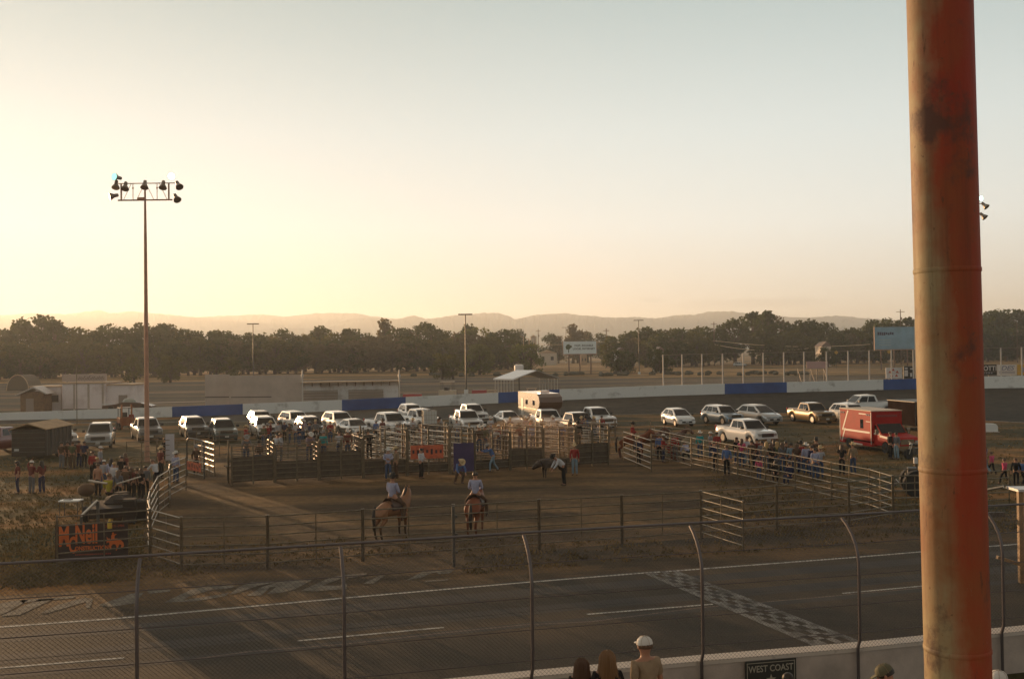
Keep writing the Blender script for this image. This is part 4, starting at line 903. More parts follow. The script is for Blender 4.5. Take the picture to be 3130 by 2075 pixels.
mb.add(vs, fs); mb.build('wall_cap', mat('pale_cap', (0.66, 0.58, 0.5), 0.7, vscale=4, col2=(0.35, 0.3, 0.26), thr=(0.25, 0.4)), nw)
# curved catch fence on that wall
M_CFP = mat('fence_post_paint', (0.14, 0.12, 0.12), 0.45, 0.5)
ncf = empty('catch_fence', (0, 20, 0), 0, 'tall chain-link catch fence with curved posts along the near wall', 'fence')
def fprof(t):      # t 0..1 along height: returns (outwards offset to track, z)
    if t < 0.62: return 0.0, 0.92+t/0.62*1.75
    a = (t-0.62)/0.38; th = a*R(58); rr = 1.25
    return rr*(1-math.cos(th)), 2.67+rr*math.sin(th)*0.86
def fpt(s, t):     # s in panels along the wall
    i = min(int(max(s, 0)), n-2); u = s-i; a = Vector(wallbase[i]); b = Vector(wallbase[i+1]); p = a.lerp(b, u); d = (b-a).normalized(); nrm = Vector((-d.y, d.x))
    off, z = fprof(t); return Vector((p.x+nrm.x*(off-0.12), p.y+nrm.y*(off-0.12)-20, z))
for i in range(n):
    MB().tube([(fpt(i, 0)+Vector((0, -0.3, -0.8)) if False else Vector((wallbase[i][0], wallbase[i][1]-20-0.14, 0))), Vector((wallbase[i][0], wallbase[i][1]-20-0.13, 0.95))]+[fpt(i, t/14)+Vector((0, -0.05, 0)) for t in range(1, 15)], 0.034, 8).build('post', M_CFP, ncf, True)
MB().tube([fpt(k/2, 1.0)+Vector((0, 0, 0.05)) for k in range(2*(n-1)+1)], 0.027, 7).build('top_rail', M_CFP, ncf, True)
mb = MB()
for t in (0.12, 0.33, 0.55, 0.78): mb.tube([fpt(k/2, t)+Vector((0, -0.02, 0)) for k in range(2*(n-1)+1)], 0.009, 5)
mb.build('cables', M_CFP, ncf)
mb = MB(); LW = 0.085; plen = 3.6; tot = (n-1)*plen; Hh = 3.1; nseg = 12; rr = 0.0026
for sgn in (1, -1):
    k = -int(Hh/LW)-1
    while k*LW < tot+Hh:
        x0 = k*LW; seg = []
        for j in range(nseg+1):
            t = j/nseg; x = x0+sgn*t*Hh
            if sgn < 0: x = x0+Hh-t*Hh
            if 0 <= x <= tot: seg.append(fpt(min(x/plen, n-1.001), t))
        if len(seg) > 1: mb.tube(seg, rr, 3, cap=False)
        k += 1
mb.build('chain_link_mesh', M_CFP, ncf)
# sign on the wall
a = P(2283, 2018, 20.2); b = P(2446, 1992, 20.55)
sg = empty('wall_sign', (P(2283, 2018, 20.1).x, 0, 0), 0, 'black rectangular sign with pale lettering and star on the pink wall', 'sign')
i0 = 5; A = Vector(wallbase[5]); B = Vector(wallbase[6]); dd = (B-A).normalized(); sx = P(2283, 2018, 20.3).x; u = (sx-A.x)/dd.x; q = A+dd*u
sg.location = (q.x+0.02, q.y-0.10, 0.0); sg.rotation_euler = (0, 0, math.atan2(dd.y, dd.x)); Ws, Hs, zt_ = 1.14, 0.75, 0.835
MB().box((Ws/2, 0, zt_-Hs/2), (Ws, 0.02, Hs)).build('sign_face', mat('sign_dark', (0.035, 0.035, 0.03), 0.6), sg)
mb = MB()
for c_, s_ in (((Ws/2, -0.014, zt_-0.04), (Ws-0.06, 0.006, 0.012)), ((0.04, -0.014, zt_-Hs/2), (0.012, 0.006, Hs-0.06)), ((Ws-0.04, -0.014, zt_-Hs/2), (0.012, 0.006, Hs-0.06))): mb.box(c_, s_)
M_SP = mat('sign_pale', (0.42, 0.38, 0.30), 0.7); mb.build('sign_border', M_SP, sg)
text_obj('lettering', 'WEST COAST', 0.19, M_SP, sg, (Ws/2, -0.014, zt_-0.17), squeeze=0.86, bold=0.002)
st = [(0.115*(1 if k % 2 == 0 else 0.4)*math.sin(k*math.pi/5)+Ws*0.5, 0.115*(1 if k % 2 == 0 else 0.4)*math.cos(k*math.pi/5)+zt_-0.4) for k in range(10)]
MB().prism(st[::-1], 'Y', -0.018, -0.01).build('star_emblem', M_SP, sg)

# big leaning painted steel post
m = bpy.data.materials.new('peeling_post_paint'); m.use_nodes = True; t = m.node_tree; bb = t.nodes['Principled BSDF']; bb.inputs['Roughness'].default_value = 0.62; bb.inputs['Specular IOR Level'].default_value = 0.3
tcn = t.nodes.new('ShaderNodeTexCoord'); sp_ = t.nodes.new('ShaderNodeSeparateXYZ'); t.links.new(tcn.outputs['Object'], sp_.inputs[0])
def noise(scale, stretch, detail=6, rough=0.6):
    mp = t.nodes.new('ShaderNodeMapping'); mp.inputs['Scale'].default_value = stretch; t.links.new(tcn.outputs['Object'], mp.inputs[0])
    nz = t.nodes.new('ShaderNodeTexNoise'); nz.inputs['Scale'].default_value = scale; nz.inputs['Detail'].default_value = detail; nz.inputs['Roughness'].default_value = rough; t.links.new(mp.outputs[0], nz.inputs[0]); return nz.outputs[0]
def mrange(x, a, b, c=0, d=1):
    q = t.nodes.new('ShaderNodeMapRange'); t.links.new(x, q.inputs[0])
    for k, v in zip((1, 2, 3, 4), (a, b, c, d)): q.inputs[k].default_value = v
    return q.outputs[0]
def mth(op, a, b):
    q = t.nodes.new('ShaderNodeMath'); q.operation = op
    for k, v in ((0, a), (1, b)):
        if isinstance(v, (int, float)): q.inputs[k].default_value = v
        else: t.links.new(v, q.inputs[k])
    return q.outputs[0]
def mixc(f, a, b):
    q = t.nodes.new('ShaderNodeMix'); q.data_type = 'RGBA'
    if isinstance(f, (int, float)): q.inputs[0].default_value = f
    else: t.links.new(f, q.inputs[0])
    for k, v in ((6, a), (7, b)):
        if isinstance(v, tuple): q.inputs[k].default_value = (*v, 1)
        else: t.links.new(v, q.inputs[k])
    return q.outputs[2]
big = noise(2.3, (1, 1, 0.45)); fine = noise(18, (1, 1, 0.5), 8, 0.7)
edge = mth('ADD', mth('ADD', sp_.outputs[0], mth('MULTIPLY', mth('SUBTRACT', big, 0.5), 0.34)), mth('MULTIPLY', mth('SUBTRACT', fine, 0.5), 0.05))
edge = mth('ADD', edge, mrange(sp_.outputs[2], 2.4, 3.7, 0.0, 0.035)); f1 = mrange(edge, -0.06, 0.005)
low = mixc(mrange(noise(1.7, (1, 1, 1.0)), 0.45, 0.62), (0.36, 0.28, 0.145), (0.28, 0.12, 0.045))
colr = mixc(f1, low, mixc(mrange(noise(3, (1, 1, 0.6)), 0.4, 0.65), (0.36, 0.04, 0.014), (0.30, 0.085, 0.025)))
ru = mrange(noise(5.5, (1, 1, 0.8), 8, 0.65), 0.54, 0.66)
colr = mixc(mth('MULTIPLY', ru, 0.85), colr, (0.10, 0.05, 0.035))
spk = mrange(noise(45, (1, 1, 1), 3, 0.5), 0.68, 0.74); colr = mixc(mth('MULTIPLY', spk, 0.7), colr, (0.14, 0.06, 0.03))
chip = mrange(noise(26, (1, 1, 0.22), 9, 0.75), 0.62, 0.66); colr = mixc(mth('MULTIPLY', chip, 0.75), colr, (0.13, 0.055, 0.025))
chip2 = mrange(noise(13, (1, 1, 0.5), 10, 0.8), 0.635, 0.66); colr = mixc(mth('MULTIPLY', chip2, 0.8), colr, (0.34, 0.26, 0.15))
run = mrange(noise(34, (1, 1, 0.03), 4, 0.6), 0.5, 0.75); colr = mixc(mth('MULTIPLY', run, 0.45), colr, (0.10, 0.045, 0.02))
t.links.new(colr, bb.inputs['Base Color'])
bp = t.nodes.new('ShaderNodeBump'); bp.inputs['Strength'].default_value = 0.6; bp.inputs['Distance'].default_value = 0.004; t.links.new(mth('ADD', fine, mth('MULTIPLY', chip2, 0.3)), bp.inputs['Height']); t.links.new(bp.outputs[0], bb.inputs['Normal'])
pt, pb = P(2872, 0, 3.52), P(2928.5, 2075, 3.52); dirn = (pt-pb).normalized(); p0 = pb-dirn*1.62
bpost = empty('steel_post', p0, 0, 'huge leaning steel post with peeling orange-red and cream paint, right foreground', 'post')
_bx = (Vector((1, 0, 0))-dirn*dirn.x).normalized(); _by = dirn.cross(_bx); bpost.rotation_euler = Matrix((_bx, _by, dirn)).transposed().to_euler()
Lp = 9.5; o = MB().lathe([(0.11, 0)]+[(0.11, Lp*k/12) for k in range(1, 13)], n=64).build('post_shaft', m, bpost, True)
for k, zz in ((0, 1.72), (1, 2.35), (2, 3.05)): 
    MB().lathe([(0.1105, zz), (0.1125, zz+0.004), (0.1125, zz+0.014), (0.1105, zz+0.018)], n=48).build('weld_seam', m, bpost, True)
MB().box((0, 0, 0.02), (0.42, 0.42, 0.04)).build('base_plate', M_DKSTEEL, bpost)
# grandstand deck under the nearest spectators
DZ = 1.75
M_DECK = mat('deck_concrete', (0.22, 0.2, 0.18), 0.85, var=0.15, vscale=2)
tag(MB().box((1.5, 12.6, DZ-0.08), (26, 3.2, 0.16)).build('grandstand_deck', M_DECK), kind='structure'); tag(MB().box((1.5, 14.05, (DZ-0.16)/2), (26, 0.3, DZ-0.16)).build('grandstand_footing', M_DECK), kind='structure')
for k in range(11): tag(MB().box((1.5, 10.48-k*1.05, DZ+0.15+k*0.37), (26, 1.05, 0.5)).build('grandstand_tier', M_DECK), kind='structure')

# flag stand at the right edge
fs_ = P(3121, 1712, 30.5); o = empty('steel_platform', (fs_.x, 30.5, 0), 0, 'raised steel platform with pale top and sloping rail at the right edge', 'platform')
zt = P(3121, 1497, 30.5).z
MB().box((0.62, 0.22, zt), (1.5, 0.75, 0.07)).build('platform_top', mat('pale_plank', (0.55, 0.55, 0.55), 0.4, 0.3), o)
for sx, sy in ((0, 0), (1.2, 0), (0.4, 0.5), (1.6, 0.5)): MB().box((sx, sy, zt/2), (0.14, 0.14, zt)).build('leg', mat('platform_leg', (0.28, 0.17, 0.08), 0.6, var=0.3, vscale=4), o)
MB().box((-0.35, 0.0, P(3090, 1716, 30.5).z+0.02), (0.8, 0.12, 0.1), ry=R(18)).build('foot_brace', MATS['platform_leg'], o)
MB().tube([(-1.05, 1.6, P(3010, 1512, 32).z), (-0.2, 0.6, zt+0.02)], 0.05, 6).build('sloping_rail', M_STEEL, o)
MB().box((-0.75, 1.0, P(3050, 1572, 31.5).z), (1.5, 0.08, 0.16)).build('side_beam', M_DKSTEEL, o)
# ================================================================== VEHICLES
M_GLASS = mat('dark_glass', (0.012, 0.014, 0.016), 0.06, 0.0, spec=0.35)
M_TRIM = mat('black_trim', (0.025, 0.025, 0.025), 0.5); M_CHROME = mat('chrome', (0.6, 0.58, 0.55), 0.15, 1.0)
M_HEAD = mat('headlight_glass', (0.5, 0.5, 0.48), 0.1, 0.3, coat=1.0); M_TAIL = mat('taillight_red', (0.4, 0.01, 0.01), 0.2, coat=1.0)
M_PLATE = mat('number_plate', (0.55, 0.55, 0.52), 0.5); M_RIM = mat('wheel_rim', (0.4, 0.38, 0.36), 0.3, 0.9)
def paint(n, c, metal=0.15): return mat('car_paint_'+n, c, 0.28, metal, coat=1.0)
PA = {'white': paint('white', (0.72, 0.72, 0.70), 0), 'silver': paint('silver', (0.42, 0.43, 0.43), 0.5), 'black': paint('black', (0.02, 0.02, 0.022)), 'gold': paint('gold', (0.24, 0.16, 0.07), 0.4),
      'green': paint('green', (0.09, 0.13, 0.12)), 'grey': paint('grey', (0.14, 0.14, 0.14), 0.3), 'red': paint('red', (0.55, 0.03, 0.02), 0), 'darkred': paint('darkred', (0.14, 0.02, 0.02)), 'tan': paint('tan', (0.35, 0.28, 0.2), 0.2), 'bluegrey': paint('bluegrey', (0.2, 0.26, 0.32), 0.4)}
SPEC = {  # L, W, wheel r, front axle y, rear axle y, body profile (y,z), greenhouse [(y,z) base front, top front, top rear, base rear], roof half width
 'pickup': (5.75, 1.98, 0.40, -1.85, 1.75, [(-2.87,0.62),(-2.86,0.98),(-2.70,1.12),(-1.9,1.20),(-1.35,1.24),(0.9,1.26),(0.95,1.26),(2.80,1.27),(2.87,1.2),(2.88,0.6)], [(-1.45,1.22),(-0.75,1.86),(0.62,1.88),(0.85,1.24)], 0.74),
 'suv': (4.85, 1.92, 0.37, -1.5, 1.4, [(-2.42,0.6),(-2.40,0.88),(-2.2,1.02),(-1.4,1.10),(-1.0,1.14),(1.0,1.17),(2.3,1.16),(2.40,1.0),(2.42,0.55)], [(-1.15,1.12),(-0.45,1.72),(1.75,1.74),(2.3,1.15)], 0.68),
 'sedan': (4.6, 1.80, 0.32, -1.4, 1.35, [(-2.3,0.5),(-2.26,0.68),(-2.0,0.80),(-1.15,0.92),(-0.9,0.95),(1.3,0.98),(2.15,0.98),(2.28,0.85),(2.3,0.5)], [(-1.1,0.93),(-0.3,1.42),(0.85,1.43),(1.65,0.97)], 0.60),
 'hatch': (4.4, 1.80, 0.32, -1.35, 1.3, [(-2.2,0.5),(-2.16,0.72),(-1.9,0.86),(-1.25,0.98),(-0.9,1.02),(1.3,1.06),(2.05,1.06),(2.17,0.9),(2.2,0.5)], [(-1.35,0.97),(-0.3,1.55),(1.35,1.56),(2.1,1.05)], 0.62)}
def car_proto(kind):
    Ln, W, wr, ya, yr, prof, gh, rw = SPEC[kind]; hw = W/2
    root = empty('parked_'+kind)
    def zt(y):
        for i in range(len(prof)-1):
            if prof[i][0] <= y <= prof[i+1][0]:
                a, b = prof[i], prof[i+1]; return a[1]+(b[1]-a[1])*((y-a[0])/max(1e-6, b[0]-a[0]))
        return prof[-1][1]
    ys = sorted(set([prof[0][0]]+[round(prof[0][0]+Ln*k/40.0, 4) for k in range(1, 40)]+[p[0] for p in prof]))
    mb = MB(); rings = []
    for y in ys:
        zb = 0.30
        for ax in (ya, yr):
            d = abs(y-ax); Rr = wr+0.07
            if d < Rr: zb = max(zb, wr+math.sqrt(Rr*Rr-d*d)-0.03)
        e = min((y-ys[0]), (ys[-1]-y)); w = hw*(1-0.10*max(0, 1-e/0.45)**2); z = max(zt(y), zb+0.06)
        rings.append([(-w*0.93, y, zb), (-w*0.99, y, zb+(z-zb)*0.2), (-w, y, zb+(z-zb)*0.55), (-w*0.97, y, z-(z-zb)*0.14), (-w*0.88, y, z), (-w*0.4, y, z+0.025), (w*0.4, y, z+0.025), (w*0.88, y, z), (w*0.97, y, z-(z-zb)*0.14), (w, y, zb+(z-zb)*0.55), (w*0.99, y, zb+(z-zb)*0.2), (w*0.93, y, zb)])
    b = [p for r in rings for p in r]; n = 12; fs = []
    for i in range(len(rings)-1):
        for k in range(n): fs.append((i*n+k, i*n+(k+1) % n, (i+1)*n+(k+1) % n, (i+1)*n+k))
    fs += [tuple(range(n)), tuple((len(rings)-1)*n+k for k in range(n))[::-1]]
    mb.add(b, fs)
    mb.build('body', PA['white'], root, True)
    MB().box((0, (ya+yr)/2, 0.42), (W*0.8, yr-ya+0.9, 0.3)).build('underbody', M_TRIM, root)
    # cabin
    (y0, z0), (y1, z1), (y2, z2), (y3, z3) = gh; bw = hw*0.93
    v = [(-bw, y0, z0), (bw, y0, z0), (bw, y3, z3), (-bw, y3, z3), (-rw, y1, z1), (rw, y1, z1), (rw, y2, z2), (-rw, y2, z2)]
    mb = MB(); mb.add(v, [(0, 1, 5, 4), (1, 2, 6, 5), (2, 3, 7, 6), (3, 0, 4, 7)])
    rt = [(-rw, y1, z1), (rw, y1, z1), (rw, y2, z2), (-rw, y2, z2), (-rw*0.8, y1+0.12, z1+0.05), (rw*0.8, y1+0.12, z1+0.05), (rw*0.8, y2-0.12, z2+0.05), (-rw*0.8, y2-0.12, z2+0.05)]
    mb.add(rt, [(0, 1, 5, 4), (1, 2, 6, 5), (2, 3, 7, 6), (3, 0, 4, 7), (4, 5, 6, 7)])
    mb.build('cabin', PA['white'], root)
    def panel(nm, q, u0, u1, v0, v1, off=0.012):
        q = [Vector(p) for p in q]; nr = (q[1]-q[0]).cross(q[3]-q[0]).normalized()
        c = sum(q, Vector())/4; ctr = Vector((0, (y0+y3)/2, z0))
        if nr.dot(c-ctr) < 0: nr = -nr
        def f(u, w_): return q[0].lerp(q[1], u).lerp(q[3].lerp(q[2], u), w_)+nr*off
        o = MB().add([f(u0, v0), f(u1, v0), f(u1, v1), f(u0, v1)], [(0, 1, 2, 3)]).build(nm, M_GLASS, root); return o
    V = [Vector(p) for p in v]
    panel('windshield', (V[0], V[1], V[5], V[4]), 0.05, 0.95, 0.06, 0.92)
    panel('rear_window', (V[2], V[3], V[7], V[6]), 0.08, 0.92, 0.1, 0.88)
    nsd = 2 if kind != 'suv' else 3
    cuts = {2: [(0.10, 0.50), (0.54, 0.90)], 3: [(0.12, 0.42), (0.45, 0.70), (0.73, 0.92)]}[nsd]
    for a_, b_ in cuts:
        panel('side_window', (V[0], V[3], V[7], V[4]), a_, b_, 0.08, 0.86); panel('side_window', (V[1], V[2], V[6], V[5]), a_, b_, 0.08, 0.86)
    # wheels
    for ax in (ya, yr):
        for sx in (-1, 1):
            wmb = MB().lathe([(wr*0.62, -0.11), (wr*0.93, -0.11), (wr, -0.07), (wr, 0.07), (wr*0.93, 0.11), (wr*0.62, 0.11)], n=20, axis='X'); o = wmb.build('wheel', M_BLACK, root, True); o.location = (sx*(hw-0.13), ax, wr)
            MB().lathe([(0.0, sx*0.10), (wr*0.2, sx*0.10), (wr*0.3, sx*0.06), (wr*0.55, sx*0.07), (wr*0.66, sx*0.112)], n=14, axis='X').build('rim', M_RIM, o, True)
    zf = zt(ys[0]+0.02); tall = kind in ('pickup', 'suv')
    fy = ys[0]
    if tall:
        MB().box((0, fy-0.0, zf-0.02 if kind == 'suv' else 0.86), (W*0.52, 0.08, 0.26)).build('grille', M_TRIM, root)
        mb = MB(); gz = (zf-0.02 if kind == 'suv' else 0.86)
        for k in (-1, 0, 1): mb.box((0, fy-0.05, gz+k*0.08), (W*0.5, 0.03, 0.022))
        mb.build('grille_bars', M_CHROME, root)
        MB().box((0, fy-0.06, 0.50), (W*0.92, 0.16, 0.2)).build('front_bumper', M_CHROME if kind == 'pickup' else M_TRIM, root)
    else:
        MB().box((0, fy-0.01, 0.45), (W*0.55, 0.05, 0.16)).build('grille', M_TRIM, root)
    hz = 0.9 if kind == 'pickup' else (zf+0.02 if tall else 0.63)
    for sx in (-1, 1):
        MB().box((sx*hw*0.70, fy+0.04, hz), (0.32, 0.12, 0.17 if tall else 0.12), rz=sx*R(14)).build('headlight', M_HEAD, root)
        MB().box((sx*hw*0.86, ys[-1]-0.03, zt(ys[-1]-0.1)-0.12 if kind != 'suv' else 1.0), (0.16, 0.1, 0.3 if tall else 0.14)).build('taillight', M_TAIL, root)
        MB().box((sx*(hw+0.13), y0+0.28, z0+0.12), (0.24 if tall else 0.18, 0.12, 0.2 if tall else 0.13)).build('mirror', M_TRIM, root)
    MB().box((0, fy-0.15 if tall else fy-0.04, 0.5), (0.32, 0.02, 0.15)).build('number_plate', M_PLATE, root)
    MB().box((0, ys[-1]+0.03, 0.52), (W*0.85, 0.12, 0.18)).build('rear_bumper', M_CHROME if kind == 'pickup' else M_TRIM, root)
    if kind == 'pickup':
        MB().box((0, 1.85, 1.285), (W*0.80, 1.75, 0.03)).build('bed_opening', M_TRIM, root)
    return root
PROTO = {k: car_proto(k) for k in SPEC}; USED = {}
def car(kind, px, py, col, yaw, label, cat=None, bcol=None, sc_=1.0):
    Ln = SPEC[kind][0]; p = G(px, py); a = R(yaw)-(math.atan((px-IW/2)/F) if abs(yaw) < 60 else 0); d = Vector((math.sin(a), -math.cos(a), 0)); ext = (Ln/2*abs(math.cos(a))+SPEC[kind][1]/2*abs(math.sin(a)))*sc_*0.9
    if kind in USED: o = copy_tree(PROTO[kind])
    else: o = PROTO[kind]; USED[kind] = 1
    o.name = {'pickup': 'pickup_truck', 'suv': 'suv', 'sedan': 'sedan', 'hatch': 'hatchback'}[kind]
    yc = p.y+ext; o.location = (p.x/p.y*yc, yc, 0); o.rotation_euler = (0, 0, a); o.scale = (sc_,)*3
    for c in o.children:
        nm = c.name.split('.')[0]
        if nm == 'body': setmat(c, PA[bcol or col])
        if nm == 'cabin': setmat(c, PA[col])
    tag(o, label, cat or {'pickup': 'pickup truck', 'suv': 'suv', 'sedan': 'car', 'hatch': 'car'}[kind], 'vehicles parked behind the arena'); return o
car('pickup', -6, 1392, 'darkred', 170, 'dark red pickup cut off by the left edge, red tail lights towards the camera')
car('pickup', 172, 1373, 'white', 14, 'white pickup half hidden behind the dark gabled trailer')
car('pickup', 308, 1374, 'silver', -4, 'silver pickup just right of the dark trailer', bcol='silver')
car('pickup', 447, 1352, 'white', 8, 'pale pickup with shade painted on its body, standing behind the floodlight mast', bcol='grey')  # grey body colour stands in for the side turned from the sun
car('suv', 592, 1342, 'silver', 9, 'silver suv with shade painted on its body, right of the floodlight mast', bcol='grey')  # body greyer than the cabin: front shade put into the paint
car('suv', 682, 1352, 'green', 7, 'boxy greenish suv left of the two small suvs parked one behind the other')
car('suv', 797, 1318, 'silver', 10, 'silver suv directly behind the small white suv')
car('suv', 808, 1342, 'white', 10, 'small white suv behind the chute riders', bcol='white')
car('suv', 903, 1320, 'white', 20, 'white suv behind the black suv with the bright glint')
car('suv', 948, 1343, 'grey', 12.2, 'dark grey suv with a bright sun glint on its side', bcol='black')  # black body under grey cabin paints in the shaded front
car('suv', 1036, 1322, 'white', 20, 'white suv behind the low silver sedan')
car('sedan', 1082, 1338, 'silver', 22, 'low silver sedan behind the teal-shirted rider')
car('pickup', 1188, 1338, 'white', 27, 'big white pickup with glowing left flank right of the silver sedan', sc_=1.05)
car('suv', 1258, 1292, 'white', 15, 'white suv parked far back left of the caged water tank')
car('pickup', 1283, 1318, 'white', 27, 'white pickup partly behind the caged water tank')
car('pickup', 1440, 1298, 'white', 18, 'white pickup with wide towing mirrors in the back row')
car('pickup', 1424, 1324, 'white', 14, 'white pickup with dark grille in front of the one with wide mirrors', bcol='white')
car('sedan', 1553, 1309, 'silver', 18, 'silver-green sedan left of the camper')
car('pickup', 1672, 1322, 'white', 14, 'white work pickup in front of the camper')
car('pickup', 1762, 1336, 'black', 26, 'black pickup between two white pickups')
car('pickup', 1818, 1314, 'white', 25, 'white crew pickup right of the black pickup')
car('hatch', 2072, 1305, 'white', 23, 'small white hatchback standing alone behind the horse corral')
car('suv', 2207, 1301, 'silver', 33, 'silver suv with shade painted on its body, beside the rounded silver hatchback', bcol='bluegrey')  # blue-grey body colour imitates shade on a silver car
car('hatch', 2318, 1300, 'silver', 38, 'rounded silver hatchback behind the white crew pickup by the crowd', sc_=1.12)
car('pickup', 2280, 1366, 'white', 34, 'white crew pickup parked nearest the right crowd', sc_=0.98)
car('pickup', 2478, 1297, 'gold', 31, 'gold-sided pickup with dark front left of the ambulance', sc_=1.0)
car('suv', 2600, 1296, 'white', 35, 'white suv roof showing over the red ambulance')
o = car('pickup', 2645, 1271, 'white', -82, 'long white pickup seen side-on behind the red ambulance', sc_=1.12)
car('suv', 2262, 1121, 'silver', 62, 'silver suv driving on the far road between the tall white posts', sc_=1.0)
a = G(3024, 1321); t = empty('white_block', (a.x, a.y+.4, 0), R(-8), 'low white rounded block on the grass right of the orange post', 'block')
mb = MB(); mb.prism([(-.75, 0), (.75, 0), (.74, .5), (.6, .68), (-.55, .72), (-.72, .55)], 'Y', -.4, .4); mb.build('block_body', M_WHITE_CONC, t); MB().box((0, 0, .03), (1.7, 1.0, .06)).build('footing', M_GREY, t)

# ---- gabled trailer, left
M_TRL = mat('trailer_brown', (0.04, 0.028, 0.02), 0.7, 0.1, var=0.2, vscale=1.5); M_TARP = mat('tan_tarp', (0.42, 0.28, 0.15), 0.7, var=0.15, vscale=1.5)
a = G(36, 1408); t = empty('stock_trailer', (a.x, a.y, 0), R(2), 'dark brown stock trailer with tan gable roof at the far left', 'trailer')
w, D, h = 2.3, 4.6, 2.05
MB().box((w/2, D/2, h/2+0.2), (w, D, h-0.2)).build('body', M_TRL, t)
mb = MB()
for k in range(5): mb.box((w/2, -0.015, 0.6+k*0.33), (w, 0.04, 0.05))
for k in range(7): mb.box((w+0.015, 0.3+k*0.68, h/2+0.2), (0.04, 0.07, h-0.2))
mb.build('slat_rails', M_DKSTEEL, t)
mb = MB(); mb.prism([(-0.12, h+0.08), (w/2, h+0.48), (w+0.12, h+0.08), (w+0.12, h+0.14), (w/2, h+0.56), (-0.12, h+0.14)], 'Y', -0.15, D+0.1); mb.build('roof', M_TARP, t)
for y in (2.4, 3.4):
    for x in (0.1, w-0.1): o = MB().lathe([(0.2, -0.1), (0.34, -0.1), (0.36, 0), (0.34, 0.1), (0.2, 0.1)], n=16, axis='X').build('wheel', M_BLACK, t, True); o.location = (x, y, 0.36)
MB().box((0.35, -0.04, 0.75), (0.32, 0.02, 0.15)).build('number_plate', M_PLATE, t)

# ---- camper with rounded front
a = G(1642, 1298); t = empty('camper', (a.x, a.y, 0), R(17.4), 'tall camper, brilliant white sunlit side and dark rounded front with roof vent', 'camper')
w, D = 2.4, 6.0; M_CAMP = mat('camper_white', (0.95, 0.92, 0.86), 0.2, 0.65, coat=1.0); M_CAMPD = mat('camper_front', (0.13, 0.08, 0.06), 0.35, coat=0.5)
pf = [(-0.0, 0.5), (0.0, 1.5), (-0.55, 1.75), (-0.75, 2.2), (-0.55, 2.7), (0.1, 3.0), (D, 3.05), (D, 0.5)]
mb = MB(); mb.prism(pf, 'X', 0, w); mb.build('body', M_CAMP, t)
mb = MB(); fr = pf[1:6]; mb.add([(0.02, y-0.012, z) for y, z in fr]+[(w-0.02, y-0.012, z) for y, z in fr], [(i, i+1, 5+i+1, 5+i) for i in range(4)]); mb.build('front_cap', M_CAMPD, t, True)
mb = MB(); mb.prism([(-0.013, 0.5), (-0.012, 1.5), (0.0, 1.5), (0.0, 0.5)], 'X', 0.02, w-0.02); mb.build('lower_front', M_CAMPD, t)
for y in (1.0, 3.2): MB().box((-0.015, y, 2.1), (0.03, 0.55, 0.5)).build('window', M_GLASS, t)
MB().box((-0.015, 4.6, 1.5), (0.03, 0.7, 1.8)).build('door', mat('camper_door', (0.6, 0.56, 0.5), 0.4), t)
MB().box((w/2-0.2, 0.9, 3.15), (0.9, 0.9, 0.25)).build('roof_vent', M_CAMP, t)
mb = MB(); mb.box((-0.01, 3, 1.45), (0.03, 5.6, 0.16)); mb.build('side_stripe', mat('camper_stripe', (0.4, 0.22, 0.1), 0.4), t)
for y in (2.6, 3.5):
    for x in (0.12, w-0.12): o = MB().lathe([(0.2, -0.1), (0.34, -0.1), (0.36, 0), (0.34, 0.1), (0.2, 0.1)], n=16, axis='X').build('wheel', M_BLACK, t, True); o.location = (x, y, 0.36)
MB().tube([(w/2, -0.1, 0.55), (w/2, -1.3, 0.5)], 0.05, 6).build('hitch', M_DKSTEEL, t); MB().box((w/2, -1.2, 0.25), (0.1, 0.1, 0.5)).build('jack', M_DKSTEEL, t)

# ---- caged water tank
a = P(1313, 1296, 80); t = empty('water_tank', (a.x, 80, 0), R(12), 'white plastic water tank in a wire cage before the parked pickups', 'water tank')
MB().box((0, 0, a.z+0.58), (1.05, 0.95, 1.0)).build('tank_body', mat('tank_plastic', (0.62, 0.62, 0.58), 0.5), t)
mb = MB()
for k in range(6): mb.tube([(-0.55+k*0.22, -0.51, a.z), (-0.55+k*0.22, -0.51, a.z+1.1)], 0.012, 5); mb.tube([(-0.56, -0.5+k*0.2, a.z), (-0.56, -0.5+k*0.2, a.z+1.1)], 0.012, 5)
for z in (0.02, 0.38, 0.74, 1.1): mb.tube([(-0.56, -0.51, a.z+z), (0.56, -0.51, a.z+z)], 0.014, 5); mb.tube([(-0.56, -0.51, a.z+z), (-0.56, 0.5, a.z+z)], 0.014, 5)
mb.build('cage', M_STEEL, t); MB().box((0, 0, a.z-0.06), (1.15, 1.05, 0.12)).build('pallet', M_WOOD, t)
MB().box((0, 0, (a.z-0.12)/2), (0.9, 0.85, a.z-0.12)).build('stand', M_DKSTEEL, t); MB().lathe([(0.12, a.z+1.08), (0.12, a.z+1.14)], n=10).build('cap', M_TRIM, t)

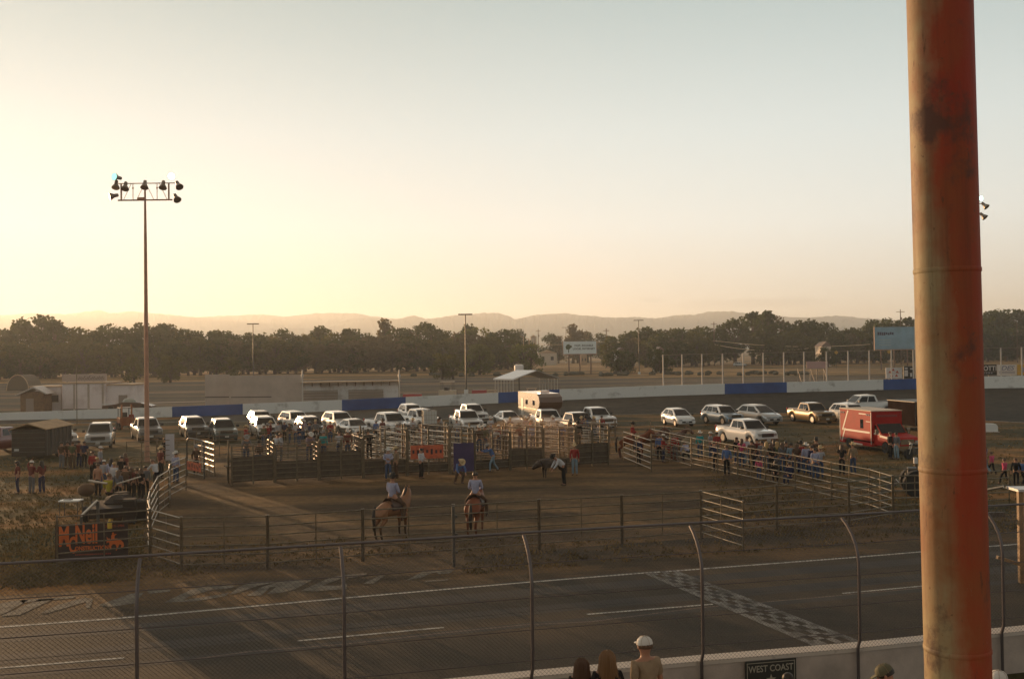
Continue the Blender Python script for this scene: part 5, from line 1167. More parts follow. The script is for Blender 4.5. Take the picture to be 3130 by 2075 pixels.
# ---- ambulance
yaw = R(12); fw_ = G(2716, 1386); d = Vector((math.sin(yaw), -math.cos(yaw), 0)); r_ = Vector((math.cos(yaw), math.sin(yaw), 0))
t = empty('ambulance', fw_-d*(-1.95)*(-1)+r_*0.95-d*0.0, yaw, 'red box ambulance with white stripes and tan roof left of the orange post', 'ambulance')
t.location = fw_-d*2.1+r_*0.75
M_RED = mat('ambulance_red', (0.38, 0.008, 0.006), 0.6, spec=0.25, var=0.1, vscale=1.5); M_STRIPE = mat('ambulance_stripe', (0.62, 0.55, 0.5), 0.4); M_ARF = mat('ambulance_roof', (0.62, 0.5, 0.38), 0.6)
bx0, bx1, by0, by1, bz0, bz1 = -1.17, 1.17, -0.75, 3.35, 0.48, 2.78
MB().box((0, (by0+by1)/2, (bz0+bz1)/2+0.12), (2.34, by1-by0, bz1-bz0-0.24)).build('box_body', M_RED, t)
mb = MB()
for y0, y1 in ((by0, 1.55), (2.75, by1)): mb.box((0, (y0+y1)/2, bz0+0.0), (2.34, y1-y0, 0.24))
mb.build('box_skirt', M_RED, t)
MB().box((0, (by0+by1)/2, bz1+0.02), (2.40, by1-by0+0.06, 0.06)).build('box_roof', M_ARF, t)
mb = MB(); X = bx0-0.006
mb.box((X, 1.15, 1.30), (0.012, 3.4, 0.13)); mb.box((X, 2.2+0.4, 1.97), (0.012, 1.62, 0.13), rx=R(-62)); mb.box((X, 2.85, 0.93), (0.012, 1.05, 0.12), rx=R(-64))
mb.box((X, by1-0.03, 1.6), (0.013, 0.05, 2.2)); mb.box((X, by0+0.04, 1.6), (0.013, 0.06, 2.2)); mb.box((X, 1.0, bz0-0.07), (0.02, 1.2, 0.1))
mb.build('side_stripes', M_STRIPE, t)
mb = MB(); mb.box((X, 0.35, 2.55), (0.02, 0.9, 0.07)); mb.box((X, -0.35, 2.05), (0.02, 0.5, 0.05)); mb.build('drip_rails', M_STRIPE, t)
for y in (3.1, 2.8, -0.25, -0.5): MB().box((X-0.01, y, 2.52), (0.05, 0.14, 0.11)).build('marker_lamp', M_HEAD, t)
MB().box((X, 0.45, 1.85), (0.02, 0.36, 0.62)).build('side_window', M_GLASS, t)
MB().box((0.0, by0-0.02, 2.45), (1.6, 0.04, 0.14)).build('front_marker_bar', mat('dull_red', (0.25, 0.03, 0.03), 0.4), t)
# cab
mb = MB(); sec = [(-0.72, 1.92, 0.98), (-0.95, 1.98, 0.95), (-1.55, 1.30, 1.0), (-1.75, 1.22, 1.0), (-2.95, 1.08, 0.93), (-3.12, 0.9, 0.88), (-3.14, 0.5, 0.86)]
cabp = [(-0.752, 0.48), (-0.752, 1.92), (-0.95, 1.95), (-1.62, 1.30), (-2.85, 1.12), (-3.1, 0.95), (-3.14, 0.5)]
arch = [(-2.1+0.47*math.cos(R(a_)), 0.36+0.47*math.sin(R(a_))) for a_ in (18, 45, 72, 90, 108, 135, 162)]
poly = cabp[:-1]+[(-3.14, 0.5)]+[(-2.1-0.47*math.cos(R(a_)), 0.36+0.47*math.sin(R(a_))) for a_ in (18, 45, 72, 90, 108, 135, 162)]
mb.prism(poly, 'X', -0.98, 0.98); mb.build('cab', M_RED, t)
mb = MB(); mb.add([(-0.9, -0.985, 1.93), (0.9, -0.985, 1.93), (0.93, -1.63, 1.34), (-0.93, -1.63, 1.34)], [(0, 1, 2, 3)]); mb.build('windshield', M_GLASS, t)
for sx in (-1, 1):
    mb = MB(); mb.prism([(-0.85, 1.35), (-0.85, 1.86), (-1.0, 1.86), (-1.45, 1.38)], 'X', sx*0.982, sx*0.99); mb.build('door_window', M_GLASS, t)
    MB().box((sx*1.2, -1.45, 1.42), (0.22, 0.1, 0.36)).build('mirror', M_CHROME, t)
    MB().box((sx*0.72, -3.14, 0.82), (0.3, 0.06, 0.24)).build('headlight', M_HEAD, t)
MB().box((0, -3.13, 0.85), (1.0, 0.06, 0.34)).build('grille', M_CHROME, t); MB().box((0, -3.22, 0.5), (1.9, 0.2, 0.2)).build('front_bumper', M_CHROME, t)
mb = MB(); mb.box((-0.985, -1.1, 1.26), (0.014, 0.7, 0.12)); mb.box((-0.985, -2.0, 1.1), (0.014, 1.1, 0.14), rx=R(5)); mb.build('cab_stripes', M_STRIPE, t)
MB().box((0, -1.1, 0.36), (1.9, 1.0, 0.12)).build('running_board', M_CHROME, t); MB().box((0, 1.0, 0.4), (1.5, 5.4, 0.25)).build('chassis', M_TRIM, t)
for y in (-2.1, 2.15):
    for sx in (-1, 1):
        o = MB().lathe([(0.22, -0.12), (0.36, -0.12), (0.39, 0), (0.36, 0.12), (0.22, 0.12)], n=20, axis='X').build('wheel', M_BLACK, t, True); o.location = (sx*(0.9 if y < 0 else 1.06), y, 0.39)
        MB().lathe([(0, sx*0.12), (0.08, sx*0.12), (0.12, sx*0.05), (0.22, sx*0.1)], n=14, axis='X').build('rim', M_CHROME, o, True)
# dark trailer by the post
a = G(2772, 1318); t = empty('rusty_box_trailer', (a.x+1.5, a.y+2, 0), R(10), 'dark rusty box trailer beside the orange post behind the ambulance', 'trailer')
MB().box((0, 0, 1.45), (2.6, 4.2, 2.0)).build('body', mat('rust_brown', (0.02, 0.010, 0.007), 1.0, spec=0.05, var=0.3, vscale=1.5), t); MB().box((0, 0, 2.48), (2.7, 4.3, 0.06)).build('roof', M_DKSTEEL, t)
mb = MB()
for k in range(7): mb.box((-1.26+k*0.42, -2.11, 1.45), (0.05, 0.04, 1.9))
mb.build('ribs', M_DKSTEEL, t)
for x in (-1.4, 1.4): o = MB().lathe([(0.2, -0.1), (0.36, -0.1), (0.38, 0), (0.36, 0.1), (0.2, 0.1)], n=16, axis='X').build('wheel', M_BLACK, t, True); o.location = (x, 0.6, 0.38)
# race car on the bank, far left, and a lift machine
a = wall_at(362)[1]; t = empty('race_car', (a.x, a.y+3.2, 0.0), R(92), 'low dark race car with pale canopy showing over the left wall', 'race car'); zz = P(362, 1250, a.y+3.2).z
MB().box((0, 0, zz/2-0.05), (2.0, 4.6, zz-0.1)).build('carrier', M_DKSTEEL, t)
mb = MB(); mb.prism([(-2.9, zz), (-2.9, zz+0.35), (-1.6, zz+0.75), (0.4, zz+0.85), (1.3, zz+0.6), (2.8, zz+0.45), (2.9, zz)], 'X', -0.85, 0.85); mb.build('body', mat('race_brown', (0.10, 0.05, 0.03), 0.4, coat=0.5), t)
MB().blob((0, 0.0, zz+0.8), (0.6, 0.8, 0.5), 12, 8).build('canopy', mat('canopy_pale', (0.35, 0.35, 0.3), 0.2), t, True)
MB().box((0, 2.45, zz+0.62), (1.9, 0.9, 0.08)).build('rear_wing', PA['white'], t); MB().box((0.9, -0.2, zz+0.35), (0.04, 1.0, 0.28)).build('number_panel', M_SIGNWH, t)
for y in (-1.8, 1.8):
    for sx in (-1, 1): o = MB().lathe([(0.15, -0.12), (0.32, -0.12), (0.33, 0.12), (0.15, 0.12)], n=14, axis='X').build('wheel', M_BLACK, t, True); o.location = (sx*0.85, y, zz+0.1)
a = G(382, 1312); t = empty('forklift', (a.x, a.y, 0), R(30), 'rust-brown forklift machine in front of the left wall', 'forklift'); M_RUST = mat('rust_orange', (0.28, 0.09, 0.03), 0.7, var=0.2, vscale=3)
MB().box((0, 0, 0.8), (1.2, 2.0, 0.8)).build('body', M_RUST, t)
for x in (-0.45, 0.45): MB().box((x, -1.1, 1.3), (0.14, 0.14, 2.4)).build('mast', M_RUST, t)
mb = MB()
for x in (-0.5, 0.5):
    for y in (-0.7, 0.8): mb.tube([(x, y, 1.2), (x, y, 2.1)], 0.04, 6)
mb.box((0, 0.05, 2.12), (1.15, 1.7, 0.06)); mb.build('overhead_guard', M_DKSTEEL, t); MB().box((0, 0.4, 1.4), (0.5, 0.5, 0.5)).build('seat', M_TRIM, t)
for y in (-0.7, 0.7):
    for sx in (-1, 1): o = MB().lathe([(0.15, -0.12), (0.34, -0.12), (0.35, 0.12), (0.15, 0.12)], n=14, axis='X').build('wheel', M_BLACK, t, True); o.location = (sx*0.6, y, 0.35)
# golf cart beyond wall
a = P(1368, 1200, 140); t = empty('golf_cart', (a.x, 140, 0), R(80), 'cream canopied utility cart behind the wall left of the tall lamp pole', 'cart'); z = a.z
MB().box((0, 0, z), (1.2, 2.3, 0.7)).build('body', mat('cream_paint', (0.55, 0.45, 0.33), 0.5), t); MB().box((0, 0, z+1.55), (1.3, 1.9, 0.08)).build('canopy', MATS['cream_paint'], t)
mb = MB()
for x in (-0.55, 0.55):
    for y in (-0.8, 0.8): mb.tube([(x, y, z+0.3), (x, y, z+1.55)], 0.035, 6)
mb.build('canopy_frame', M_DKSTEEL, t); MB().box((0, 0.1, z+0.5), (1.0, 0.5, 0.5)).build('seat', M_TRIM, t)
MB().box((0, 0, (z-0.35)/2), (1.0, 2.0, z-0.35)).build('ramp_block', M_GREY, t)
# tractor behind the right fence, motorcycle by the ambulance
a = G(2800, 1516); t = empty('tractor', (a.x+0.3, a.y, 0), R(75), 'small tractor with big black rear tyres half hidden by the orange post', 'tractor')
for sx in (-1, 1):
    o = MB().lathe([(0.3, -0.2), (0.62, -0.2), (0.68, 0), (0.62, 0.2), (0.3, 0.2)], n=22, axis='X').build('rear_wheel', M_BLACK, t, True); o.location = (sx*0.7, 0.3, 0.68); MB().lathe([(0, sx*0.1), (0.3, sx*0.16)], n=14, axis='X').build('rim', M_RUST, o, True)
    o = MB().lathe([(0.15, -0.1), (0.33, -0.1), (0.35, 0), (0.33, 0.1), (0.15, 0.1)], n=18, axis='X').build('front_wheel', M_BLACK, t, True); o.location = (sx*0.55, -1.5, 0.35)
MB().box((0, -0.9, 0.95), (0.6, 1.5, 0.5)).build('hood', PA['red'], t); MB().box((0, 0.3, 0.9), (0.6, 0.9, 0.35)).build('body', M_DKSTEEL, t); MB().box((0, 0.45, 1.2), (0.45, 0.4, 0.35)).build('seat', M_TRIM, t)
MB().lathe([(0.18, 0), (0.2, 0.02), (0.18, 0.04)], (0, -0.1, 1.35), 14).build('steering_wheel', M_TRIM, t)
mb = MB()
for k in range(6): mb.tube([(-0.6+k*0.24, 1.1, 0.7), (-0.6+k*0.24, 1.9, 0.1)], 0.02, 5)
mb.tube([(-0.7, 1.1, 0.7), (0.7, 1.1, 0.7)], 0.03, 6); mb.build('rake', M_DKSTEEL, t)
a = G(2768, 1402); t = empty('motorcycle', (a.x+0.75, a.y, 0), R(-68), 'dark motorcycle with round headlamp in front of the ambulance', 'motorcycle')
for y in (-0.72, 0.72):
    o = MB().lathe([(0.24, -0.05), (0.31, -0.06), (0.33, 0), (0.31, 0.06), (0.24, 0.05)], n=22, axis='X').build('wheel', M_BLACK, t, True); o.location = (0, y, 0.33)
    mb = MB()
    for k in range(10): mb.tube([(0, 0, 0), (0, 0.25*math.cos(k*.63), 0.25*math.sin(k*.63))], 0.008, 4)
    mb.build('spokes', M_STEEL, o)
MB().blob((0, -0.1, 0.92), (0.15, 0.3, 0.13), 12, 8).build('fuel_tank', PA['black'], t, True); MB().box((0, 0.45, 0.85), (0.28, 0.65, 0.1), rx=R(6)).build('seat', M_TRIM, t)
MB().box((0, 0.0, 0.5), (0.32, 0.45, 0.4)).build('engine', M_DKSTEEL, t)
mb = MB(); mb.tube([(-0.07, -0.72, 0.33), (-0.07, -0.45, 1.0)], 0.03, 6); mb.tube([(0.07, -0.72, 0.33), (0.07, -0.45, 1.0)], 0.03, 6); mb.build('fork', M_STEEL, t)
MB().tube([(-0.4, -0.3, 1.1), (-0.1, -0.42, 1.03), (0.1, -0.42, 1.03), (0.4, -0.3, 1.1)], 0.018, 6).build('handlebar', M_STEEL, t); o = MB().blob((0, -0.56, 0.95), (0.1, 0.06, 0.1), 12, 8).build('headlamp', M_CHROME, t, True)
# small items
a = G(2799, 1430); t = empty('marker_stake', (a.x, a.y, 0), 0, 'short pale marker stake standing left of the orange post', 'stake'); MB().box((0, 0, 0.3), (0.1, 0.1, 0.6)).build('stake_shaft', M_WOOD, t); MB().box((0, 0, 0.45), (0.22, 0.12, 0.35)).build('stake_cap', M_SIGNWH, t)
a = T(217, 1528, 0.78); t = empty('white_table', (a.x, a.y, 0), 0, 'white-topped folding table on the left grass', 'table')
MB().box((0, 0, 0.77), (0.9, 0.6, 0.05)).build('table_top', mat('table_white', (0.75, 0.75, 0.72), 0.3), t)
for sx in (-1, 1):
    for sy in (-1, 1): MB().tube([(sx*0.4, sy*0.24, 0), (sx*0.4, sy*0.24, 0.75)], 0.02, 6).build('leg', M_DKSTEEL, t)
MB().box((-0.15, 0.05, 0.81), (0.35, 0.2, 0.03)).build('papers', M_DKSTEEL, t)
a = G(264, 1535); t = empty('round_chair', (a.x, a.y, 0), R(20), 'brown round-backed camp chair beside the white table', 'chair')
MB().blob((0, 0, 0.62), (0.42, 0.38, 0.32), 14, 8).build('backrest', mat('brown_cloth', (0.12, 0.07, 0.04), 0.9), t, True)
for k in range(4): MB().tube([(0.25*(-1)**k, 0.25*(-1)**(k//2), 0), (0.15*(-1)**k, 0.15*(-1)**(k//2), 0.5)], 0.015, 5).build('leg', M_DKSTEEL, t)
a = G(345, 1608); t = empty('equipment_trailer', (a.x, a.y, 0), R(20), 'dark equipment trailer with bright rails behind the black banner', 'trailer')
MB().box((0, 1.5, 0.55), (1.9, 2.8, 0.4)).build('body', mat('dark_cover', (0.03, 0.022, 0.018), 0.9), t); MB().blob((0.2, 1.9, 0.8), (0.7, 0.8, 0.3), 10, 6, jit=0.12).build('cargo_cover', MATS['dark_cover'], t)
MB().tube([(-1.1, 3.0, 1.65), (-0.3, 2.3, 1.55)], 0.05, 6).build('front_rail', M_STEEL, t); MB().tube([(0.1, 2.2, 1.52), (1.1, 3.0, 1.7)], 0.04, 6).build('back_rail', M_STEEL, t)
for sx in (-1, 1): o = MB().lathe([(0.2, -0.1), (0.34, -0.1), (0.36, 0), (0.34, 0.1), (0.2, 0.1)], n=16, axis='X').build('wheel', M_BLACK, t, True); o.location = (sx*1.15, 1.5, 0.36)
a = T(247, 1577, 0.75); b = T(299, 1528, 1.35); t = empty('loading_ramp', (a.x, a.y, 0), 0, 'bright steel loading ramp leaning behind the black banner', 'ramp'); b = b-a
MB().tube([(0, 0, 0.75), (b.x, b.y, 1.35)], 0.055, 4).build('ramp_plate', mat('bright_alloy', (0.75, 0.7, 0.62), 0.35, 0.6), t); MB().box((b.x, b.y, 0.65), (0.1, 0.08, 1.3)).build('prop', M_DKSTEEL, t); MB().box((0.02, 0, 0.36), (0.08, 0.08, 0.72)).build('foot', M_DKSTEEL, t)
for i, (px, py, s_) in enumerate([(398, 1600, (0.5, 0.5, 1.0)), (428, 1592, (0.45, 0.5, 0.85)), (372, 1575, (0.5, 0.5, 1.0))]):
    a = G(px, py); t = empty('equipment_case', (a.x, a.y, 0), R(10+20*i), ['dark wheeled equipment case beside the left arena corner post', 'smaller dark equipment case nearest the left arena corner', 'dark equipment case behind the other two'][i], 'case', 'equipment cases near the banner')
    MB().box((0, 0, s_[2]/2+0.08), s_).build('case_body', MATS['dark_cover'], t); mb = MB()
    for z in (0.12, s_[2]+0.04): mb.box((0, -s_[1]/2-0.01, z), (s_[0], 0.02, 0.05))
    mb.build('edge_trim', M_DKSTEEL, t)
    for sx in (-1, 1): MB().lathe([(0.05, -0.03), (0.05, 0.03)], (sx*s_[0]*0.4, -s_[1]*0.35, 0.05), 8, 'X').build('caster', M_BLACK, t)
# ================================================================== PEOPLE AND ANIMALS
def skin_mesh(nodes, edges, radii, root=0, sub=1, mats=None, extra=None, name='body'):
    me = bpy.data.meshes.new(name); me.from_pydata(nodes, edges, []); o = bpy.data.objects.new(name, me); COL.objects.link(o)
    sk = o.modifiers.new('s', 'SKIN'); sk.use_smooth_shade = True
    if not me.skin_vertices: raise RuntimeError('no skin layer')
    d = me.skin_vertices[0].data
    for i, r in enumerate(radii):
        d[i].radius = (r, r) if not isinstance(r, tuple) else r; d[i].use_root = (i == root)
    sb = o.modifiers.new('b', 'SUBSURF'); sb.levels = sub; sb.render_levels = sub
    dg = bpy.context.evaluated_depsgraph_get(); ev = bpy.data.meshes.new_from_object(o.evaluated_get(dg))
    bpy.data.objects.remove(o)
    bm = bmesh.new(); bm.from_mesh(ev)
    if extra:
        t = bpy.data.meshes.new('x'); t.from_pydata(extra.v, [], extra.f); bm.from_mesh(t); bpy.data.meshes.remove(t)
    for f in bm.faces: f.smooth = True; f.material_index = 0
    bmesh.ops.recalc_face_normals(bm, faces=bm.faces)
    bm.to_mesh(ev); bm.free(); ev.name = name; ev.materials.clear()
    ev.materials.append(mats); return ev
def joints(pose):
    J = dict(pel=(0, 0, .96), wai=(0, 0, 1.10), che=(0, .01, 1.28), upc=(0, .01, 1.40), nek=(0, 0, 1.49), hd0=(0, -.01, 1.56), hd1=(0, -.015, 1.64), hd2=(0, -.01, 1.71),
             shL=(.17, .01, 1.42), shR=(-.17, .01, 1.42), elL=(.23, .03, 1.15), elR=(-.23, .03, 1.15), wrL=(.24, -.05, .92), wrR=(-.24, -.05, .92), haL=(.235, -.07, .84), haR=(-.235, -.07, .84),
             hiL=(.09, 0, .92), hiR=(-.09, 0, .92), knL=(.10, -.02, .50), knR=(-.10, -.02, .50), anL=(.11, .03, .09), anR=(-.11, .03, .09), toL=(.13, -.12, .04), toR=(-.13, -.12, .04))
    J = {k: Vector(v) for k, v in J.items()}
    def leg(s, kn, an):
        J['kn'+s] = Vector(kn); J['an'+s] = Vector(an); J['to'+s] = Vector(an)+Vector((.01 if s == 'L' else -.01, -.15, -.05))
    def arm(s, el, wr, ha=None):
        J['el'+s] = Vector(el); J['wr'+s] = Vector(wr); d = (J['wr'+s]-J['el'+s]).normalized(); J['ha'+s] = Vector(ha) if ha else J['wr'+s]+d*.085
    if pose == 'folded': arm('L', (.25, -.03, 1.18), (.02, -.20, 1.20)); arm('R', (-.25, -.03, 1.18), (-.04, -.22, 1.16))
    elif pose == 'akimbo': arm('L', (.38, .06, 1.2), (.19, -.03, 1.02)); arm('R', (-.38, .06, 1.2), (-.19, -.03, 1.02))
    elif pose == 'hold': arm('L', (.24, -.02, 1.17), (.10, -.27, 1.16)); arm('R', (-.24, -.02, 1.17), (-.08, -.27, 1.14))
    elif pose == 'raise': arm('L', (.30, -.05, 1.52), (.12, -.08, 1.72)); arm('R', (-.25, -.04, 1.16), (-.16, -.25, 1.20))
    elif pose == 'walk': leg('L', (.10, -.20, .53), (.11, -.28, .12)); leg('R', (-.10, .05, .50), (-.11, .33, .20)); arm('L', (.24, .14, 1.17), (.25, .05, .95)); arm('R', (-.24, -.10, 1.17), (-.24, -.28, 1.0))
    elif pose == 'wide': leg('L', (.17, -.03, .50), (.24, .02, .09)); leg('R', (-.17, -.03, .50), (-.24, .02, .09)); arm('L', (.30, -.02, 1.18), (.34, -.2, 1.02)); arm('R', (-.30, -.02, 1.18), (-.34, -.2, 1.02))
    def rot(names, piv, ang, ax='X'):
        m = Matrix.Rotation(ang, 3, ax)
        for k in names: J[k] = Vector(piv)+m @ (J[k]-Vector(piv))
    up = ['wai', 'che', 'upc', 'nek', 'hd0', 'hd1', 'hd2', 'shL', 'shR', 'elL', 'elR', 'wrL', 'wrR', 'haL', 'haR']
    if pose in ('bend', 'crouch'):
        rot(up, J['pel'], R(48 if pose == 'bend' else 42)); arm('L', J['shL']+Vector((.08, -.12, -.24)), J['shL']+Vector((.02, -.26, -.42))); arm('R', J['shR']+Vector((-.08, -.12, -.24)), J['shR']+Vector((-.02, -.26, -.42)))
    if pose == 'reach':
        rot(up, J['pel'], R(30)); arm('L', J['shL']+Vector((.1, -.25, -.08)), J['shL']+Vector((.05, -.5, -.12))); arm('R', J['shR']+Vector((-.1, -.25, -.08)), J['shR']+Vector((-.05, -.5, -.12))); leg('L', (.13, -.25, .52), (.14, -.25, .1)); leg('R', (-.1, .08, .5), (-.1, .35, .14))
    if pose == 'crouch':
        sh = Vector((0, .12, -.30))
        for k in up+['pel', 'hiL', 'hiR']: J[k] = J[k]+sh
        leg('L', (.2, -.20, .48), (.22, .02, .09)); leg('R', (-.2, -.20, .48), (-.22, .02, .09))
    if pose == 'lean':
        rot(up, J['pel'], R(24)); arm('L', J['shL']+Vector((.1, -.14, -.22)), J['shL']+Vector((-.02, -.34, -.20))); arm('R', J['shR']+Vector((-.1, -.14, -.22)), J['shR']+Vector((.02, -.34, -.20)))
    if pose in ('sit', 'ride'):
        for k in up+['pel', 'hiL', 'hiR']: J[k] = J[k]-Vector((0, 0, .44 if pose == 'sit' else 0))
        if pose == 'sit': leg('L', (.12, -.42, .52), (.12, -.44, .09)); leg('R', (-.12, -.42, .52), (-.12, -.44, .09))
        else:
            J['hiL'].x = .12; J['hiR'].x = -.12
            leg('L', (.36, -.26, .66), (.40, -.12, .26)); leg('R', (-.36, -.26, .66), (-.40, -.12, .26))
        arm('L', J['shL']+Vector((.07, -.06, -.26)), J['shL']+Vector((-.06, -.28, -.32))); arm('R', J['shR']+Vector((-.07, -.06, -.26)), J['shR']+Vector((.06, -.28, -.32)))
    return J
ORDJ = ['pel', 'wai', 'che', 'upc', 'nek', 'hd0', 'hd1', 'hd2', 'shL', 'elL', 'wrL', 'haL', 'shR', 'elR', 'wrR', 'haR', 'hiL', 'knL', 'anL', 'toL', 'hiR', 'knR', 'anR', 'toR']
EDG = [('pel', 'wai'), ('wai', 'che'), ('che', 'upc'), ('upc', 'nek'), ('nek', 'hd0'), ('hd0', 'hd1'), ('hd1', 'hd2'), ('upc', 'shL'), ('shL', 'elL'), ('elL', 'wrL'), ('wrL', 'haL'), ('upc', 'shR'), ('shR', 'elR'), ('elR', 'wrR'), ('wrR', 'haR'), ('pel', 'hiL'), ('hiL', 'knL'), ('knL', 'anL'), ('anL', 'toL'), ('pel', 'hiR'), ('hiR', 'knR'), ('knR', 'anR'), ('anR', 'toR')]
RAD = dict(pel=.135, wai=.12, che=.14, upc=.115, nek=.055, hd0=.075, hd1=.100, hd2=.080, shL=.062, elL=.042, wrL=.028, haL=.034, hiL=.088, knL=.056, anL=.038, toL=.036)
for k in ('sh', 'el', 'wr', 'ha', 'hi', 'kn', 'an', 'to'): RAD[k+'R'] = RAD[k+'L']
M_SKIN = mat('skin', (0.42, 0.22, 0.14), 0.55, spec=0.3)
def cloth(n, c): return mat('cloth_'+n, c, 0.85, var=0.12, vscale=9, spec=0.2, bump=0.35, bscale=14)
CL = {k: cloth(k, v) for k, v in dict(white=(0.55, 0.55, 0.57), palegrey=(0.36, 0.36, 0.38), lavender=(0.36, 0.37, 0.50), blue=(0.10, 0.17, 0.36), navy=(0.02, 0.03, 0.08), black=(0.015, 0.015, 0.017), red=(0.30, 0.03, 0.03), maroon=(0.16, 0.04, 0.035), teal=(0.03, 0.30, 0.30), yellow=(0.40, 0.33, 0.04), pink=(0.60, 0.09, 0.18), tan=(0.30, 0.22, 0.14), brown=(0.10, 0.06, 0.04), jeans=(0.05, 0.08, 0.15), palejeans=(0.20, 0.28, 0.34), plaid=(0.26, 0.20, 0.24), olive=(0.10, 0.11, 0.06), grey=(0.15, 0.15, 0.16)).items()}
HATM = {'straw': mat('straw_hat', (0.55, 0.42, 0.24), 0.8, var=0.15, vscale=12), 'white': mat('white_hat', (0.62, 0.6, 0.56), 0.7), 'black': mat('black_hat', (0.02, 0.018, 0.016), 0.7), 'grey': mat('grey_hat', (0.28, 0.27, 0.26), 0.8)}
HAIRM = {'dark': mat('dark_hair', (0.025, 0.016, 0.01), 0.5), 'brown': mat('brown_hair', (0.10, 0.05, 0.025), 0.5), 'blond': mat('blond_hair', (0.42, 0.27, 0.11), 0.5), 'fair': mat('fair_hair', (0.22, 0.12, 0.05), 0.45)}
M_BOOT = mat('boot_leather', (0.07, 0.04, 0.025), 0.5)
def fingers(mb, J, s, ex):
    w = J['wr'+s]; h = J['ha'+s]; d = (h-w).normalized(); sd = d.cross(Vector((0, 1, 0))); sd = sd.normalized() if sd.length > .1 else Vector((1, 0, 0)); pn = d.cross(sd).normalized()
    for k, ln in enumerate((.070, .080, .074, .058)):
        b = h+d*.012+sd*(k-1.5)*.019; m = b+d*ln*.55-pn*.006; mb.tube([b-d*.02, m, m+(d*.6-pn*.5).normalized()*ln*.5], [.0095, .0085, .0065], 5)
    b = w+(h-w)*.55+sd*.03; mb.tube([b-sd*.01, b+(sd*.7+d*.7).normalized()*.04, b+(sd*.35+d).normalized()*.07], [.011, .010, .007], 5)
PM = {}
def person_meshes(pose, sub=1):
    key = (pose, sub)
    if key in PM: return PM[key]
    J = joints(pose); n = [tuple(J[k]) for k in ORDJ]; e = [(ORDJ.index(a), ORDJ.index(b)) for a, b in EDG]
    hd = J['hd1']; f = Vector((0, -1, 0)); tilt = (J['hd2']-J['nek']).normalized(); f = (f-tilt*f.dot(tilt)).normalized(); sx = tilt.cross(f).normalized()
    ex = MB()
    ex.tube([hd+f*.085+tilt*.012, hd+f*.118-tilt*.018, hd+f*.098-tilt*.028], [.008, .016, .010], 6)               # nose
    for s_ in (-1, 1):
        ex.blob(hd+sx*s_*.098-tilt*.01, (.014, .022, .034), 7, 5)                                                  # ears
        ex.blob(hd+sx*s_*.036+f*.088+tilt*.012, (.016, .010, .010), 7, 5)                                          # eyelids
    ex.tube([hd+sx*-.025+f*.093-tilt*.055, hd+f*.101-tilt*.054, hd+sx*.025+f*.093-tilt*.055], [.006, .010, .006], 5)  # mouth
    ex.blob(hd+f*.07-tilt*.088, (.03, .028, .025), 7, 5)                                                          # chin
    for s_ in 'LR': fingers(ex, J, s_, None)
    body = skin_mesh(n, e, [RAD[k] for k in ORDJ], 0, sub, M_SKIN, ex, 'body')
    def part(keys, edges, rad, nm, m, root=0):
        return skin_mesh([tuple(J[k]) if isinstance(k, str) else tuple(k) for k in keys], edges, rad, root, sub, m, None, nm)
    hem = J['pel'].lerp(J['wai'], -.25)
    wl = J['elL'].lerp(J['wrL'], .93); wr_ = J['elR'].lerp(J['wrR'], .93)
    long_ = part([hem, 'wai', 'che', 'upc', 'shL', 'elL', wl, 'shR', 'elR', wr_, J['upc'].lerp(J['nek'], .45)], [(0, 1), (1, 2), (2, 3), (3, 4), (4, 5), (5, 6), (3, 7), (7, 8), (8, 9), (3, 10)], [.152, .142, .160, .132, .076, .057, .042, .076, .057, .042, .075], 'shirt', CL['white'])
    ml = J['shL'].lerp(J['elL'], .8); mr_ = J['shR'].lerp(J['elR'], .8)
    short_ = part([hem, 'wai', 'che', 'upc', 'shL', ml, 'shR', mr_, J['upc'].lerp(J['nek'], .45)], [(0, 1), (1, 2), (2, 3), (3, 4), (4, 5), (3, 6), (6, 7), (3, 8)], [.152, .142, .160, .132, .078, .064, .078, .064, .075], 'shirt', CL['white'])
    trs = part(['pel', J['pel'].lerp(J['wai'], .45), 'hiL', 'knL', J['anL']+Vector((0, 0, -.01)), 'hiR', 'knR', J['anR']+Vector((0, 0, -.01))], [(0, 1), (0, 2), (2, 3), (3, 4), (0, 5), (5, 6), (6, 7)], [.150, .140, .102, .074, .064, .102, .074, .064], 'trousers', CL['jeans'])
    boots = []
    for s_ in 'LR':
        mb = MB(); a = J['an'+s_]; t_ = J['to'+s_]; mb.tube([a+Vector((0, .045, -.03)), a+Vector((0, 0, -.035)), (a+t_)/2+Vector((0, 0, -.01)), t_+Vector((0, -.01, .0))], [.040, .047, .043, .030], 8); boots.append(mb.mesh('boot', M_BOOT, True))
    PM[key] = dict(body=body, long=long_, short=short_, trousers=trs, boots=boots, hd=hd.copy(), tilt=tilt.copy(), f=f.copy()); return PM[key]
def frame(tilt, f):
    z = tilt; y = -f; x = y.cross(z).normalized(); m = Matrix((x, y, z)).transposed(); return m.to_euler()
mb = MB(); N_ = 20; prof = [(.0, .185), (.05, .19), (.085, .175), (.10, .11), (.105, .02)]
vs = []; fs = []
for r_, h_ in prof:
    for k in range(N_):
        a = 2*math.pi*k/N_; dent = -.025*max(0, 1-abs(r_*math.cos(a))/.05) if h_ > .15 else 0
        vs.append((r_*.92*math.cos(a), r_*1.12*math.sin(a), h_+dent))
for r_ in (.105, .16, .205):
    for k in range(N_):
        a = 2*math.pi*k/N_; up_ = (r_-.105)/.1; vs.append((r_*.93*math.cos(a)-0*up_, r_*1.12*math.sin(a), .018+.075*up_**1.5*abs(math.cos(a))**2-.03*up_*abs(math.sin(a))**3))
for i in range(len(prof)+2):
    for k in range(N_): fs.append((i*N_+k, i*N_+(k+1) % N_, (i+1)*N_+(k+1) % N_, (i+1)*N_+k))
